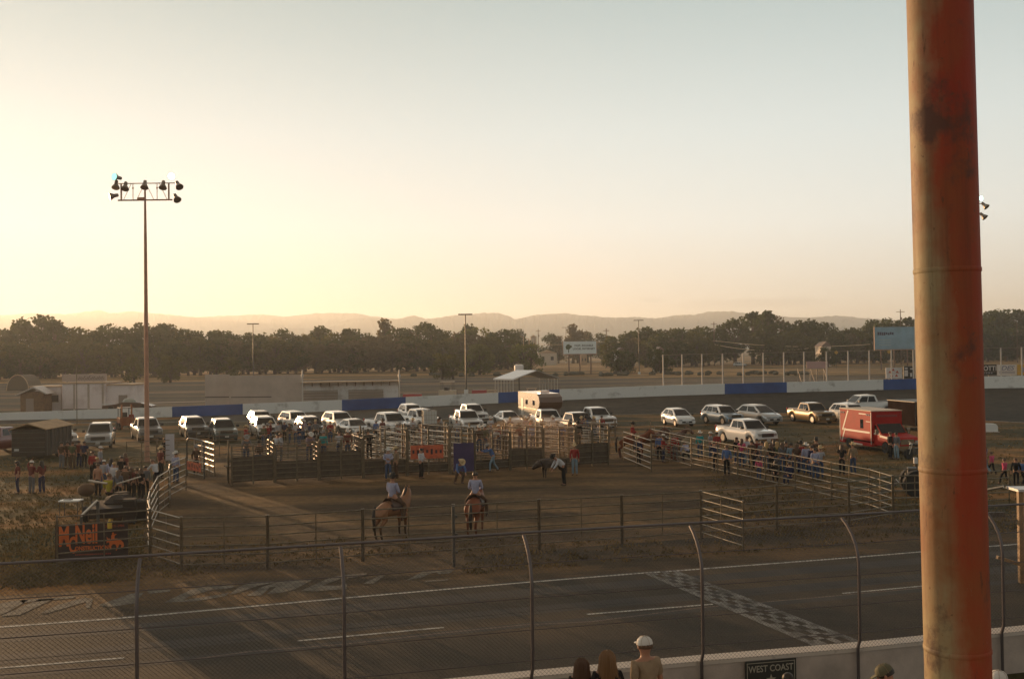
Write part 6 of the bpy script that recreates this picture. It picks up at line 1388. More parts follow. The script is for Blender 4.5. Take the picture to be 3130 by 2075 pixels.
mb.add(vs, fs); HAT = mb.mesh('cowboy_hat', HATM['straw'], True)
mb = MB(); mb.lathe([(.108, 0), (.110, .03), (.098, .075), (.065, .108), (.0, .12)], n=24, sy=1.08); mb.add([(-.075, -.10, .012), (-.045, -.19, -.004), (0, -.21, .0), (.045, -.19, -.004), (.075, -.10, .012), (-.075, -.10, .022), (-.045, -.19, .004), (0, -.21, .008), (.045, -.19, .004), (.075, -.10, .022)], [(0, 1, 2, 3, 4), (9, 8, 7, 6, 5), (0, 5, 6, 1), (1, 6, 7, 2), (2, 7, 8, 3), (3, 8, 9, 4)]); mb.blob((0, 0, .122), .008, 6, 4)
CAP = mb.mesh('cap', HATM['white'], True)
def hairmesh(long_):
    mb = MB(); mb.lathe([(.0, .107), (.055, .095), (.092, .062), (.108, .01), (.104, -.03)], (0, .012, 0), 20, 'Z', 1.0, 1.03)
    if long_:
        vs = []; rows = 9; cols = 13
        for i in range(rows):
            t_ = i/(rows-1); z = -.02-.36*t_; rr = .108+.02*math.sin(t_*2.5)-.02*t_
            for k in range(cols):
                a = math.pi*(-.12+1.24*k/(cols-1)); w = 1+random.uniform(-.05, .05); vs.append((rr*math.cos(a)*w, .012+rr*math.sin(a)*w+.02*t_, z-.02*math.sin(a*5)*t_))
        mb.add(vs, [(i*cols+k, i*cols+k+1, (i+1)*cols+k+1, (i+1)*cols+k) for i in range(rows-1) for k in range(cols-1)])
        me = mb.mesh('hair', HAIRM['dark'], True); return me
    return mb.mesh('hair', HAIRM['dark'], True)
random.seed(2); HS, HL = hairmesh(False), hairmesh(True)
def person(loc, face, pose='stand', shirt='white', pants='jeans', hat=None, hair='dark', long_hair=False, sleeve='long', scale=1.0, label='', group='spectators round the arena', sub=1, cat='person', name='person'):
    m = person_meshes(pose, sub); r = empty(name, loc, R(face), label, cat, group); r.scale = (scale,)*3
    def ad(nm, me, mt=None, l=None, rot=None):
        o = bpy.data.objects.new(nm, me); COL.objects.link(o); o.parent = r
        if mt: setmat(o, mt)
        if l is not None: o.location = l; o.rotation_euler = rot
        return o
    ad('body', m['body']); ad('shirt', m[sleeve], CL[shirt]) if shirt else None; ad('trousers', m['trousers'], CL[pants]); ad('boot', m['boots'][0]); ad('boot', m['boots'][1])
    fr = frame(m['tilt'], m['f'])
    if hair: ad('hair', HL if long_hair else HS, HAIRM[hair], m['hd']+m['tilt']*.008, fr)
    if hat == 'cap' or (hat and hat.startswith('cap_')): ad('cap', CAP, {'cap': HATM['white'], 'cap_black': HATM['black'], 'cap_olive': mat('olive_cap', (0.12, 0.11, 0.06), 0.8)}[hat], m['hd']+m['tilt']*.012, fr)
    elif hat: ad('cowboy_hat', HAT, HATM[hat], m['hd']+m['tilt']*.022, fr)
    return r
def gpers(px, py, *a, **k): p = G(px, py); return person((p.x, p.y, 0), *a, **k)
# arena cowboys; face: 0 looks at the camera, 90 to the right, 180 away
AG = 'rodeo hands on foot in the arena'
gpers(1187, 1468, 8, 'folded', 'lavender', 'jeans', 'white', label='cowboy in white hat with folded arms, striped vest shirt, before the red-bannered chute', group=AG, scale=1.04)
gpers(1212, 1461, -60, 'stand', 'tan', 'brown', 'straw', label='man in tan shirt and straw hat close behind the cowboy with folded arms', group=AG)
gpers(1288, 1463, 60, 'hold', 'white', 'black', None, label='bareheaded man in white shirt holding a pad beside the red banner', group=AG)
gpers(1402, 1478, 30, 'crouch', 'blue', 'brown', 'straw', label='cowboy in straw hat and blue shirt crouching before the purple banner', group=AG, scale=1.05)
gpers(1508, 1442, -70, 'reach', 'blue', 'palejeans', 'grey', label='hand in blue shirt reaching left along the chute gate', group=AG, scale=1.0)
gpers(1724, 1484, -75, 'bend', 'white', 'black', 'black', label='bullfighter in black bending over beside the bull', group=AG, scale=1.1)
gpers(1757, 1452, -10, 'stand', 'red', 'palejeans', 'straw', label='cowboy in red vest, straw hat and pale jeans right of the bull', group=AG, scale=1.03)
# people on the chute catwalks (standing 0.9 m up) and behind the chutes
def up(px, dy, face, *a, z=0.885, **k):
    x = px; b = G(px, interp([(500, 1490)]+cb+[(2200, 1415)], px)[1]); b = Vector((b.x, b.y+dy, 0)); q = P(px, 1300, b.y); return person((q.x, b.y, z), face, *a, **k)
CG = 'hands on the chute catwalks'
for args in [
 (752, 1.9, 20, 'lean', 'grey', 'jeans', 'grey', 'dark', 'man in grey hat leaning on the leftmost chute'),
 (792, 1.9, -10, 'sit', 'brown', 'jeans', 'black', 'dark', 'man in brown shirt sitting on the chute behind the small white suv'),
 (838, 1.9, 150, 'lean', 'white', 'jeans', None, 'dark', 'bareheaded man in white shirt bending over the second chute'),
 (858, 2.1, 100, 'stand', 'palegrey', 'grey', None, 'brown', 'man in pale grey shirt right behind the white-shirted man on the chutes'),
 (944, 1.9, 30, 'lean', 'plaid', 'jeans', 'white', 'dark', 'man in plaid shirt and white hat leaning over the brown chute'),
 (988, 1.9, 170, 'stand', 'teal', 'jeans', 'grey', 'brown', 'man in bright teal shirt seen from behind on the chutes'),
 (1036, 1.9, 190, 'lean', 'palegrey', 'jeans', None, 'brown', 'broad man in grey shirt bent over right of the teal shirt'),
 (1062, 2.1, 20, 'stand', 'maroon', 'jeans', 'white', 'dark', 'man in maroon shirt and white hat behind the broad grey-shirted man'),
 (1094, 1.9, 160, 'stand', 'grey', 'jeans', 'white', 'dark', 'man in white hat and dark grey shirt on the third chute'),
 (1128, 1.9, 200, 'lean', 'black', 'black', 'black', 'dark', 'man all in black leaning over the fourth chute'),
 (1240, 1.9, -20, 'stand', 'olive', 'jeans', 'straw', 'dark', 'tall man in olive shirt and straw hat high on the chutes below the water tank'),
 (1464, 1.9, 15, 'stand', 'brown', 'jeans', 'white', 'dark', 'man in white hat and brown shirt right of the purple banner'),
 (1482, 2.2, -20, 'stand', 'olive', 'jeans', 'white', 'dark', 'second man in white hat right of the purple banner, in olive'),
 (1504, 1.9, 120, 'bend', 'white', 'jeans', None, 'dark', 'man in white shirt bending low over the middle chute'),
 (1524, 2.0, 200, 'stand', 'red', 'jeans', 'cap', 'dark', 'man in red shirt standing on the middle chute below the silver sedan'),
 (1542, 2.2, 10, 'stand', 'plaid', 'black', None, 'brown', 'man in pinkish plaid shirt beside the man in red'),
 (1590, 1.9, 190, 'lean', 'maroon', 'jeans', 'black', 'dark', 'man in maroon shirt leaning over below the camper'),
 (1628, 1.9, 170, 'stand', 'lavender', 'jeans', None, 'dark', 'man in pale blue shirt with back turned below the camper'),
 (1715, 1.9, 0, 'lean', 'blue', 'jeans', 'white', 'dark', 'man in white hat and blue shirt leaning over the right chutes'),
 (1744, 2.0, 10, 'stand', 'grey', 'jeans', 'cap_black', 'dark', 'man in black cap and grey shirt on the right chutes'),
 (1768, 2.2, -30, 'stand', 'black', 'black', 'black', 'dark', 'man in black hat at the right end of the chute riders')]:
    px, dy, fc, ps, sh, pt, ht, hr, lb = args; up(px, dy, fc, ps, sh, pt, ht, hr, label=lb, group=CG, z=0.885 if px < 1130 else 0.9)
gpers(1397, 1352, 190, 'stand', 'white', 'jeans', 'white', label='man in white shirt standing on the ground behind the pens by the white pickups', scale=1.05)
gpers(600, 1450, 30, 'stand', 'brown', 'black', 'grey', label='man in grey hat standing in the arched gate')
extra = [(870,1352,'navy','white',170),(905,1356,'white',None,20),(965,1350,'grey','straw',190),(1010,1354,'red',None,10),(1150,1350,'blue','white',160),(1170,1346,'maroon','black',30),(1262,1344,'white','straw',20),(1310,1348,'black','black',200),(1340,1344,'tan',None,40),(1500,1338,'white','white',10),(1560,1342,'navy','straw',170),(1608,1338,'plaid','white',20),(1660,1342,'black',None,190),(1690,1336,'white','white',30),(1790,1338,'blue','black',160),(1815,1340,'tan','straw',10),(1840,1334,'red',None,190)]
for i, (px, py, sh, ht, fc) in enumerate(extra):
    gpers(px, py, fc, 'stand' if i % 3 else 'folded', sh, 'jeans' if i % 2 else 'black', ht, ['dark', 'brown'][i % 2], label=f'{sh} shirted person{" in " + ht + " hat" if ht else " without a hat"}, {ORD[i]} from the left in the alley behind the chutes', group='people in the alley behind the chutes')
random.seed(77); q_ = []
for k in range(26): q_.append((random.uniform(720, 1850), random.uniform(1338, 1372)))
q_.sort()
for k, (px, py) in enumerate(q_):
    sh = random.choice(['brown', 'maroon', 'grey', 'plaid', 'tan', 'palegrey', 'olive', 'navy', 'red']); ht = random.choice(['white', 'straw', 'black', None, 'grey'])
    gpers(px, py, random.uniform(0, 360), random.choice(['stand', 'folded', 'akimbo', 'hold', 'lean']), sh, random.choice(['jeans', 'black', 'navy']), ht, random.choice(['dark', 'brown']), label=f'{"hatless" if not ht else ht + " hatted"} hand in {sh} shirt, {ordinal(k)} from the left among the pen workers', group='pen workers behind the chutes')
# horse corral people
KG = 'people at the horse corral'
gpers(1952, 1420, -40, 'stand', 'navy', 'black', 'straw', label='cowboy in dark jacket and straw hat left in the corral', group=KG)
gpers(2016, 1408, 180, 'stand', 'blue', 'black', None, label='bareheaded man in bright blue shirt in the corral', group=KG)
gpers(2028, 1414, 70, 'hold', 'red', 'navy', 'white', label='cowboy in big white hat and red shirt in the corral', group=KG)
gpers(2048, 1404, 20, 'sit', 'red', 'maroon', None, 'brown', label='seated person in red at the right of the corral', group=KG)
gpers(2064, 1406, -30, 'stand', 'red', 'grey', None, 'dark', label='person in red coat beside the white-hatted cowboy', group=KG)
gpers(2100, 1412, 200, 'crouch', 'lavender', 'black', None, 'dark', label='crouching person in pale blue by the corral post', group=KG)
# right crowd
RG = 'crowd along the right arena fence'
crowd = [
 (2140, 1400, 180, 'stand', 'teal', 'jeans', 'white', 'dark', 0, 'man in teal shirt and white hat by the first side fence panel'),
 (2172, 1400, 60, 'stand', 'palegrey', 'jeans', 'cap', 'brown', 0, 'man in white cap beside the big man in red'),
 (2192, 1402, 185, 'stand', 'red', 'grey', 'cap_black', 'dark', 0, 'big man in red shirt behind the white pickup bed'),
 (2188, 1438, 190, 'lean', 'navy', 'black', None, 'dark', 0, 'man in navy leaning on the sunlit side fence'),
 (2222, 1453, 170, 'stand', 'blue', 'black', None, 'brown', 0, 'man in blue denim shirt leaning inside the side fence'),
 (2252, 1422, 30, 'stand', 'black', 'jeans', None, 'dark', 1, 'dark-haired woman in black before the pickup door'),
 (2268, 1428, 150, 'stand', 'pink', 'jeans', None, 'brown', 1, 'woman in pale pink top in front of the pickup'),
 (2284, 1420, 20, 'hold', 'white', 'palejeans', 'cap_black', 'dark', 0, 'man in black cap and white shirt before the pickup fender'),
 (2298, 1434, 170, 'stand', 'brown', 'black', None, 'dark', 0, 'man in brown shirt at the pickup headlight'),
 (2314, 1428, 200, 'stand', 'maroon', 'navy', None, 'dark', 0, 'man in maroon at the pickup grille'),
 (2320, 1466, 150, 'stand', 'pink', 'jeans', None, 'brown', 1, 'child in pink top close to the fence', 0.72),
 (2344, 1440, 175, 'stand', 'tan', 'jeans', None, 'blond', 1, 'long-haired blond woman right of the pickup'),
 (2358, 1446, 200, 'folded', 'black', 'black', None, 'brown', 1, 'brown-haired woman in black beside the blond woman'),
 (2376, 1440, 160, 'stand', 'olive', 'jeans', None, 'blond', 1, 'blond woman in olive top in the crowd'),
 (2392, 1444, 190, 'stand', 'grey', 'jeans', None, 'brown', 1, 'brown-haired woman in grey in the crowd'),
 (2404, 1438, 20, 'stand', 'brown', 'black', None, 'dark', 0, 'man in brown left of the woman with a pale back'),
 (2419, 1446, 180, 'stand', 'palejeans', 'jeans', 'cap_black', 'dark', 0, 'man in black cap and pale denim shirt'),
 (2436, 1448, 170, 'stand', 'brown', 'navy', None, 'brown', 1, 'brown-haired woman between the cap and the black hat'),
 (2449, 1442, 200, 'stand', 'red', 'jeans', 'black', 'dark', 0, 'man in black hat and dark red shirt left of the white hat'),
 (2464, 1450, 190, 'stand', 'lavender', 'jeans', 'white', 'dark', 0, 'man in white hat and pale blue shirt near the right end of the crowd'),
 (2482, 1456, 200, 'stand', 'navy', 'jeans', None, 'dark', 0, 'man in navy with bowed head near the right end of the crowd'),
 (2496, 1440, 175, 'stand', 'brown', 'black', 'black', 'dark', 0, 'tall man in tall black hat at the right end of the crowd', 1.1),
 (2492, 1466, 185, 'stand', 'lavender', 'jeans', None, 'dark', 0, 'man in pale blue shirt with back turned before the tall black hat'),
 (2508, 1462, 170, 'folded', 'palegrey', 'jeans', 'straw', 'brown', 0, 'last man of the crowd, straw hat and grey plaid shirt'),
 (2372, 1476, 170, 'sit', 'black', 'black', None, 'dark', 1, 'seated woman in black at the foot of the fence', 0.95),
 (2414, 1484, 190, 'sit', 'navy', 'navy', None, 'dark', 0, 'person in navy sitting low against the fence', 0.95),
 (2330, 1436, 150, 'stand', 'grey', 'jeans', None, 'dark', 0, 'man in grey half hidden right of the pickup grille'),
 (2368, 1432, 180, 'stand', 'maroon', 'black', None, 'dark', 1, 'dark-haired woman in maroon in the second row of the crowd'),
 (2574, 1452, 150, 'folded', 'black', 'black', None, 'brown', 1, 'woman all in black standing alone left of the man in overalls'),
 (2608, 1448, 185, 'stand', 'tan', 'jeans', 'straw', 'brown', 0, 'man in straw hat, tan shirt and jeans beside the woman in black'),
 (2722, 1402, 100, 'stand', 'black', 'black', None, 'brown', 0, 'person all in black at the ambulance front wheel'),
 (2741, 1404, -60, 'stand', 'grey', 'palejeans', None, 'dark', 0, 'person in pale jeans beside the motorcycle'),
 (3010, 1452, -150, 'walk', 'plaid', 'palejeans', None, 'dark', 1, 'long-haired woman in jeans running right of the orange post'),
 (3032, 1453, -160, 'walk', 'pink', 'black', None, 'brown', 0, 'small girl in pink running beside the woman in jeans', 0.75),
 (3071, 1481, -150, 'walk', 'pink', 'black', None, 'brown', 0, 'small girl in bright pink holding out her hand near the right edge', 0.78),
 (3106, 1488, 150, 'walk', 'black', 'black', None, 'brown', 0, 'boy in dark clothes near the right edge', 0.85),
 (3128, 1486, 120, 'walk', 'blue', 'black', None, 'brown', 0, 'child in blue cut by the right edge', 0.8)]
for c in crowd:
    px, py, fc, ps, sh, pt, ht, hr, lg, lb = c[:10]; gpers(px, py, fc, ps, sh, pt, ht, hr, bool(lg), label=lb, group=RG if px < 2530 else 'people on the right grass', scale=c[10] if len(c) > 10 else 1.0, sleeve='short' if (px*7 % 3 == 0) else 'long')
# left crowd
LG = 'crowd at the left arena fence'
left = [
 (54, 1509, -60, 'stand', 'maroon', 'navy', None, 'dark', 1, 'girl in maroon top standing apart at the far left'),
 (97, 1509, 165, 'raise', 'maroon', 'grey', 'cap', 'dark', 0, 'person in pale cap with one arm raised to a friend'),
 (128, 1508, -120, 'hold', 'maroon', 'navy', None, 'dark', 1, 'long-haired girl in red facing the raised arm'),
 (189, 1432, 170, 'stand', 'brown', 'grey', None, 'dark', 0, 'man in grey jeans in the shade of the dark trailer'),
 (207, 1430, 20, 'stand', 'brown', 'brown', None, 'dark', 0, 'man in brown beside the one in grey jeans'),
 (222, 1432, 190, 'stand', 'olive', 'brown', None, 'brown', 0, 'man in olive between the trailer and the silver pickup'),
 (242, 1428, 170, 'stand', 'maroon', 'navy', None, 'dark', 0, 'person in dull pink left of the red-shirted person'),
 (258, 1430, 180, 'stand', 'navy', 'black', None, 'dark', 0, 'person in navy below the silver pickup'),
 (284, 1470, 170, 'stand', 'red', 'black', None, 'brown', 0, 'person in red shirt at the back of the left crowd'),
 (307, 1452, 100, 'stand', 'palegrey', 'jeans', 'cap', 'brown', 0, 'person in white cap and pale shirt at the back of the left crowd'),
 (298, 1488, 180, 'stand', 'black', 'black', None, 'blond', 0, 'fair-haired boy behind the man with the bare back', 0.95),
 (300, 1520, 175, 'stand', None, 'black', None, 'brown', 0, 'bare-backed man with sunlit shoulders in the left crowd'),
 (318, 1496, 180, 'stand', 'palegrey', 'jeans', 'cap', 'dark', 0, 'small person in pale grey between the bare-backed man and the curly head', 0.92),
 (340, 1500, 175, 'stand', 'lavender', 'jeans', None, 'dark', 1, 'curly-haired woman in pale top in the left crowd'),
 (350, 1515, 160, 'stand', 'white', 'grey', None, 'blond', 0, 'fair-haired person in white leaning over the yellow shirt'),
 (334, 1540, 185, 'sit', 'yellow', 'black', None, 'brown', 0, 'person in yellow shirt seated with back turned', 1.15),
 (362, 1540, 180, 'stand', 'grey', 'black', None, 'brown', 1, 'brown-haired woman in grey right of the yellow shirt', 0.95),
 (372, 1490, 170, 'stand', 'black', 'black', None, 'dark', 0, 'man in black behind the brown-haired woman'),
 (384, 1478, 150, 'stand', 'maroon', 'black', None, 'brown', 1, 'woman in maroon at the middle of the left crowd'),
 (386, 1530, 190, 'stand', 'brown', 'black', None, 'brown', 0, 'man in brown close to the equipment cases'),
 (402, 1524, 170, 'stand', 'maroon', 'black', None, 'brown', 1, 'woman in maroon beside the equipment cases', 0.92),
 (418, 1520, 200, 'stand', 'brown', 'black', None, 'brown', 0, 'child in brown near the left fence', 0.85),
 (432, 1526, 160, 'stand', 'black', 'black', None, 'brown', 1, 'woman in black near the left fence corner', 0.9),
 (446, 1518, 190, 'stand', 'grey', 'black', None, 'dark', 0, 'man in grey right by the left fence corner', 0.92),
 (478, 1500, -120, 'lean', 'white', 'black', None, 'brown', 0, 'person in white shirt leaning left over the fence curve'),
 (492, 1462, 150, 'stand', 'maroon', 'black', 'straw', 'dark', 0, 'man in straw hat and dark shirt behind the fence curve', 1.05),
 (538, 1476, 160, 'stand', 'lavender', 'jeans', 'white', 'dark', 0, 'cowboy in white hat and pale shirt inside the left fence'),
 (506, 1418, 180, 'stand', 'black', 'black', None, 'dark', 0, 'person in black beside the pale standing board')]
for c in left:
    px, py, fc, ps, sh, pt, ht, hr, lg, lb = c[:10]; gpers(px, py, fc, ps, sh, pt, ht, hr, bool(lg), label=lb, group=LG, scale=c[10] if len(c) > 10 else 1.0, sleeve='short' if (px*7 % 3 == 0) else 'long')
# driver in red by the forklift
gpers(402, 1312, 40, 'stand', 'red', 'grey', None, label='person in red beside the rust-brown forklift', group=None)

# ---- horses and bull
def quad(kind, headturn=0.0):
    if kind == 'horse':
        nd = [(0, .78, 1.22), (0, .45, 1.18), (0, .05, 1.14), (0, -.35, 1.17), (0, -.62, 1.22), (0, -.84, 1.38), (0, -1.02, 1.58), (0, -1.15, 1.76), (0, -1.30, 1.74), (0, -1.47, 1.57), (0, -1.62, 1.42)]
        rd = [.31, .34, .35, .34, .30, .26, .21, .165, .145, .115, .085]
        fl, hl = (-.58, .95), (.80, 1.0)
    else:
        nd = [(0, .85, 1.12), (0, .45, 1.08), (0, .05, 1.03), (0, -.35, 1.06), (0, -.68, 1.18), (0, -.94, 1.10), (0, -1.10, 1.02), (0, -1.22, .93), (0, -1.32, .84), (0, -1.42, .75), (0, -1.48, .68)]
        rd = [.31, .36, .38, .38, .40, .32, .24, .20, .175, .14, .115]
        fl, hl = (-.60, .8), (.85, .85)
    nd = [Vector(p) for p in nd]
    for i in range(5, 11):
        m = Matrix.Rotation(headturn*(i-4)/6.0, 3, 'Z'); nd[i] = nd[4]+m @ (nd[i]-nd[4])
    ed = [(i, i+1) for i in range(10)]; s = 1.0 if kind == 'horse' else 0.8
    def add(p, r, par): nd.append(Vector(p)); rd.append(r); ed.append((par, len(nd)-1)); return len(nd)-1
    for sx in (-1, 1):
        y, z = fl; a = add((sx*.17, y, z), .125, 4); a = add((sx*.165, y-.03, .50*s), .062, a); a = add((sx*.16, y+.0, .15*s), .042, a); add((sx*.16, y-.04, .04), .058, a)
        y, z = hl; a = add((sx*.17, y, z), .19, 0); a = add((sx*.18, y-.16, z-.22), .13, a); a = add((sx*.16, y+.16, .54*s), .062, a); a = add((sx*.16, y+.10, .15*s), .044, a); add((sx*.16, y+.05, .04), .06, a)
    ex = MB(); pol = nd[7]; dr = (nd[8]-nd[7]).normalized(); sd = dr.cross(Vector((0, 0, 1))).normalized()
    for s_ in (-1, 1):
        if kind == 'horse': ex.tube([pol+sd*s_*.06+Vector((0, 0, .07)), pol+sd*s_*.075+Vector((0, 0, .15)), pol+sd*s_*.07+Vector((0, 0, .23))], [.030, .036, .006], 6)
        else:
            ex.tube([pol+sd*s_*.13, pol+sd*s_*.27-Vector((0, 0, .03)), pol+sd*s_*.30-Vector((0, 0, .05))], [.02, .06, .01], 6)
            ex.tube([pol+sd*s_*.10+Vector((0, 0, .08)), pol+sd*s_*.28+Vector((0, 0, .14)), pol+sd*s_*.34+dr*.1+Vector((0, 0, .28))], [.035, .025, .006], 7)
    return nd, ed, rd, ex
def animal(kind, loc, face, coat, dark, label, head=0.0, saddle=False, scale=1.0, cat=None, group=None):
    nd, ed, rd, ex = quad(kind, head); r = empty(kind, loc, R(face), label, cat or kind, group); r.scale = (scale,)*3
    me = skin_mesh([tuple(p) for p in nd], ed, rd, 2, 2, coat, ex, 'body'); o = bpy.data.objects.new('body', me); COL.objects.link(o); o.parent = r
    mb = MB(); y = nd[0].y+rd[0]*.85
    mb.tube([(0, y, nd[0].z+.14), (0, y+.10, nd[0].z+.02), (0, y+.13, nd[0].z-.35), (0, y+.10, nd[0].z-.78), (0, y+.06, nd[0].z-.92)], [.04, .06, .085, .06, .015] if kind == 'horse' else [.03, .03, .025, .05, .01], 8); mb.build('tail', dark, r, True)
    if kind == 'horse':
        mb = MB(); pts = [nd[i]+Vector((0, 0, rd[i]*.75))+Vector((0, .07, 0)) for i in (4, 5, 6, 7)]
        mb.tube(pts, [.03, .06, .07, .04], 6); mb.build('mane', dark, r, True)
        mb = MB()
        for i in (len(nd)-1, len(nd)-6, len(nd)-10, len(nd)-15):
            p = nd[i]; mb.lathe([(.062, 0.0), (.052, .075)], (p.x, p.y, -.015), 10)
        mb.build('hooves', M_BOOT, r, True)
    if saddle:
        mb = MB(); zt_ = 1.14+.31; vs = []
        for j, y in enumerate((-.42, -.1, .25, .42)):
            for k in range(9):
                a = math.pi*(k/8); rr = .36; vs.append((rr*math.cos(a)*1.0, y, 1.13+rr*math.sin(a)*.98))
        mb.add(vs, [(j*9+k, j*9+k+1, (j+1)*9+k+1, (j+1)*9+k) for j in range(3) for k in range(8)]); mb.build('saddle_blanket', mat('saddle_blanket_cloth', (0.05, 0.03, 0.03), 0.9), r, True)
        mb = MB(); vs = []
        for j, (y, h) in enumerate(((-.34, .12), (-.26, .05), (0, .0), (.22, .06), (.32, .13))):
            for k in range(9):
                a = math.pi*(.12+.76*k/8); rr = .385; vs.append((rr*math.cos(a), y, 1.13+rr*math.sin(a)*.98+h*max(0, math.sin(a))**4))
        mb.add(vs, [(j*9+k, j*9+k+1, (j+1)*9+k+1, (j+1)*9+k) for j in range(4) for k in range(8)]); mb.tube([(0, -.34, 1.5), (0, -.37, 1.66), (0, -.37, 1.70)], [.03, .02, .04], 7)
        for s_ in (-1, 1): mb.tube([(s_*.38, -.05, 1.2), (s_*.42, -.1, .78)], .025, 5); mb.box((s_*.43, -.1, .74), (.05, .14, .12))
        mb.build('saddle', mat('saddle_leather', (0.07, 0.035, 0.02), 0.45), r, True)
    return r
def coat(n, c, dk):
    m = mat(n, c, 0.5, var=0.15, vscale=2, spec=0.3); t = m.node_tree; b = t.nodes['Principled BSDF']; src = b.inputs['Base Color'].links[0].from_socket
    tc_ = t.nodes.new('ShaderNodeTexCoord'); s_ = t.nodes.new('ShaderNodeSeparateXYZ'); t.links.new(tc_.outputs['Object'], s_.inputs[0]); q = t.nodes.new('ShaderNodeMapRange'); t.links.new(s_.outputs[2], q.inputs[0]); q.inputs[1].default_value = .35; q.inputs[2].default_value = .75
    x = t.nodes.new('ShaderNodeMix'); x.data_type = 'RGBA'; t.links.new(q.outputs[0], x.inputs[0]); x.inputs[6].default_value = (*dk, 1); t.links.new(src, x.inputs[7]); t.links.new(x.outputs[2], b.inputs['Base Color']); return m
M_CHEST = coat('chestnut_coat', (0.19, 0.055, 0.022), (0.14, 0.05, 0.025)); M_BUCK = coat('buckskin_coat', (0.26, 0.125, 0.06), (0.06, 0.035, 0.02))
M_BAY = mat('bay_coat', (0.10, 0.04, 0.022), 0.5, var=0.15, vscale=2); M_BULL = mat('bull_coat', (0.05, 0.032, 0.022), 0.6, var=0.3, vscale=3); M_HAIRY = mat('black_horsehair', (0.02, 0.015, 0.012), 0.6)
p = G(1198, 1650); h1 = animal('horse', (p.x-.05, p.y+.75, 0), 146, M_BUCK, M_HAIRY, 'buckskin ranch horse seen from behind with head turned right, left of the tall gate post', R(34), True, 0.96, 'horse', 'horses of the mounted pickup men')
p2 = G(1452, 1642); h2 = animal('horse', (p2.x, p2.y+.95, 0), 172, M_CHEST, M_HAIRY, 'chestnut horse seen straight from behind, right of the tall gate post', R(22), True, 0.98, 'horse', 'horses of the mounted pickup men')
RGp = 'mounted pickup men in the arena'
for h, fc, sh, lb in ((h1, 150, 'lavender', 'rider in pale blue shirt and dark chaps sitting on the buckskin horse'), (h2, 174, 'lavender', 'rider in pale blue shirt and tan chaps sitting on the chestnut horse')):
    s = h.scale[0]; person((h.location.x, h.location.y, (1.54-1.01)*s), fc, 'ride', sh, 'brown', 'black' if h is h1 else None, 'dark', label=lb, group=RGp, sub=2, scale=1.1)
for i, (px, py, fc, m_, hd_, lb) in enumerate([(1935, 1398, 70, M_CHEST, 0, 'chestnut horse standing sideways in the corral'), (1985, 1392, 110, M_BAY, -10, 'dark bay horse behind the corral cowboy'), (2050, 1388, 60, M_BAY, 15, 'dark bay horse right of the white-hatted cowboy')]):
    p = G(px, py); animal('horse', (p.x, p.y, 0), fc, m_, M_HAIRY, lb, R(hd_), False, 1.0, 'horse', 'horses in the corral')
p = G(1935, 1398); person((p.x, p.y, .58), 70, 'ride', 'red', 'brown', 'black', 'dark', label='rider in dark red on the chestnut corral horse', group=KG)
p = G(1672, 1462); animal('bull', (p.x+.3, p.y+.3, 0), -62, M_BULL, M_HAIRY, 'dark brown bull lowering its head before the right chutes', R(-25), False, 0.8, 'bull')
# drifting dust by the bull
mb = MB(); dq = G(1625, 1432); mb.blob((dq.x, dq.y+1.0, 1.6), (3.4, 2.2, 1.7), 16, 10, jit=.08); m = bpy.data.materials.new('dust_air'); m.use_nodes = True; t = m.node_tree; t.nodes.clear()
oo = t.nodes.new('ShaderNodeOutputMaterial'); vv = t.nodes.new('ShaderNodeVolumePrincipled'); vv.inputs['Density'].default_value = 0.07; vv.inputs['Anisotropy'].default_value = 0.5; vv.inputs['Color'].default_value = (0.75, 0.55, 0.38, 1)
t.links.new(vv.outputs[0], oo.inputs['Volume']); tag(mb.build('dust_cloud', m, smooth=True), kind='stuff')

# ---- spectators nearest the camera, standing on the deck
FG = 'spectators just below the camera'
from mathutils import noise as mnoise
def near(px, ytop, d, face, **k):
    p = P(px, ytop, d); s = (p.z-DZ)/(1.745 if not k.get('hat') else 1.775); return person((p.x, p.y, DZ), face, scale=s, sub=2, group=FG, **k)
near(1972, 1943, 13.3, 208, pose='stand', shirt='tan', pants='jeans', hat='cap', hair='brown', sleeve='short', label='man in pale cap with strap gap and tan t-shirt, bottom centre')
near(1778, 2016, 13.4, 170, pose='stand', shirt='black', pants='jeans', hair='brown', long_hair=True, label='shorter long-haired woman in dark top, leftmost at the bottom edge')
near(1856, 1992, 13.2, 185, pose='stand', shirt='black', pants='jeans', hair='fair', long_hair=True, label='fair long-haired woman between the cap and the shorter woman')
near(2408, 2056, 13.3, 120, pose='stand', shirt='black', pants='jeans', hair='dark', long_hair=False, label='dark-haired head just below the star of the wall sign')
near(2778, 2018, 12.3, 250, pose='lean', shirt='pink', pants='jeans', hat='cap_olive', hair='dark', sleeve='short', label='leaning man in olive cap at the foot of the orange post')
near(3052, 2048, 11.9, 160, pose='stand', shirt='palegrey', pants='jeans', hat='cap', hair='dark', label='person in white cap at the bottom right corner')

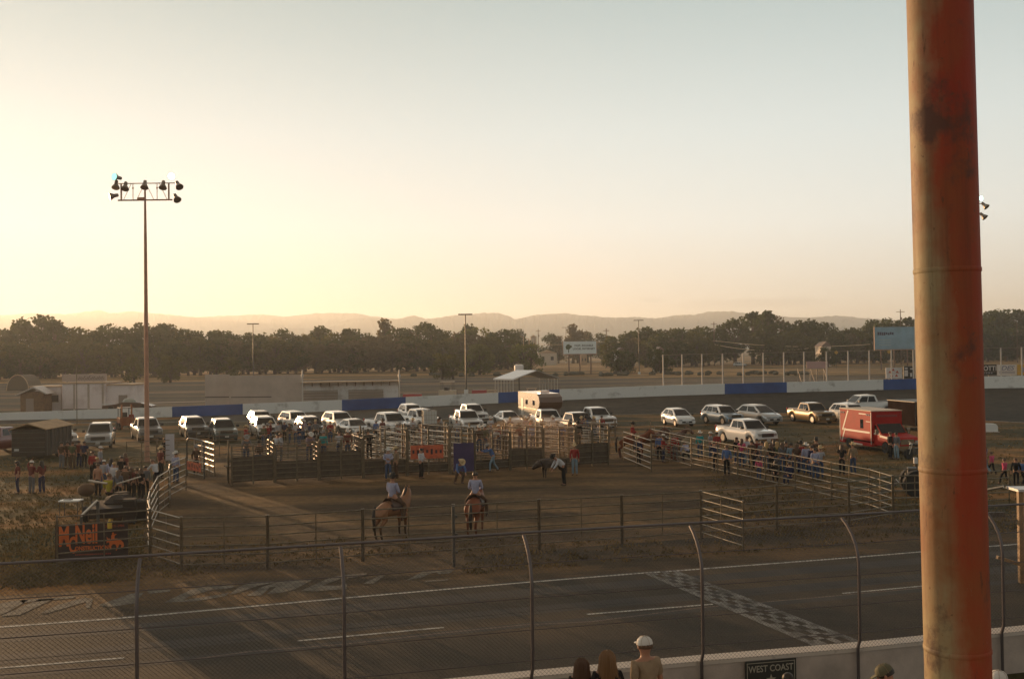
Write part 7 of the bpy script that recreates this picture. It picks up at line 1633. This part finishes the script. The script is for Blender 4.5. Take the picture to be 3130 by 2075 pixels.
# hair of the two nearest women in real strands, and the strap gap at the back of the nearest cap
def strands(seed, n=420, ln=.40):
    random.seed(seed); mb = MB()
    for i in range(n):
        a = random.uniform(-.25, math.pi+.25); ca, sa = math.cos(a), math.sin(a); r0 = random.uniform(.0, .05); w = random.uniform(.92, 1.12)+(.10 if random.random() < .12 else 0); L_ = ln*random.uniform(.75, 1.05); dx = random.uniform(-.02, .02)
        pts = [(r0*ca, r0*sa+.01, .112*w), (.075*ca*w, .075*sa*w+.01, .090), (.106*ca*w, .11*sa*w+.01, .03), (.112*ca*w, .115*sa*w+.01, -.05), ((.120+dx)*ca*w, .118*sa*w+.015, -.05-L_*.35), ((.150+dx*2)*ca*w, .12*sa*w+.02, -.05-L_*.7), ((.165+dx*3)*ca*w, .11*sa*w+.02, -.05-L_)]
        mb.tube(pts, [.004, .005, .0055, .0055, .005, .004, .001], 4, cap=False)
    return mb.mesh('hair', HAIRM['brown'], True)
for o in list(bpy.data.objects):
    lb = o.get('label', '')
    if lb.startswith(('fair long-haired woman between', 'shorter long-haired woman')):
        for c in o.children:
            if c.name.startswith('hair'):
                m_ = c.material_slots[0].material; c.data = strands(31 if 'fair' in lb else 32); setmat(c, m_)
    if lb.startswith('man in pale cap with strap'):
        for c in o.children:
            if c.name.startswith('cap'):
                mb = MB(); vs = [(0, .112, .012)]+[(.036*math.cos(t*math.pi/8), .118-.012*math.sin(t*math.pi/8), .014+.036*math.sin(t*math.pi/8)) for t in range(9)]
                mb.add(vs, [tuple(range(1, 10))]); g_ = mb.build('strap_gap', HAIRM['dark'], c)
                mb = MB(); mb.tube([(-.11*math.sin(t*.5), .12*math.cos(t*.5), .006) for t in range(-6, 7)], .005, 5); mb.build('sweatband', CL['tan'], c, True)

# cloth folds on the nearest shirts, cap seams
for o in list(bpy.data.objects):
    if o.get('group') == FG:
        for c in list(o.children):
            if c.name.startswith('shirt'):
                me = c.data; key = me.name+'_folds'
                if key in bpy.data.meshes: m2 = bpy.data.meshes[key]
                else:
                    m2 = me.copy(); m2.name = key; bm = bmesh.new(); bm.from_mesh(m2); bmesh.ops.subdivide_edges(bm, edges=bm.edges, cuts=2, use_grid_fill=True, smooth=0.8)
                    bm.normal_update()
                    for v in bm.verts:
                        p = v.co; f_ = math.sin(p.x*38+3*mnoise.noise(Vector((p.x*5, p.y*5, p.z*2.2)))*2.2+p.z*5)*.0045+mnoise.noise(Vector((p.x*9, p.y*9, p.z*4)))*.010
                        v.co += v.normal*f_
                    bm.to_mesh(m2); bm.free()
                mt = c.material_slots[0].material; c.data = m2; setmat(c, mt)
            if c.name.startswith('cap'):
                mb = MB()
                for k in range(6): mb.tube([(r_*math.cos(k*math.pi/3+.5), r_*math.sin(k*math.pi/3+.5)*1.08, h_+.001) for r_, h_ in ((.109, .0), (.1105, .03), (.099, .075), (.066, .108), (.004, .121))], .0022, 4)
                mb.build('seam', CL['tan'], c, True)
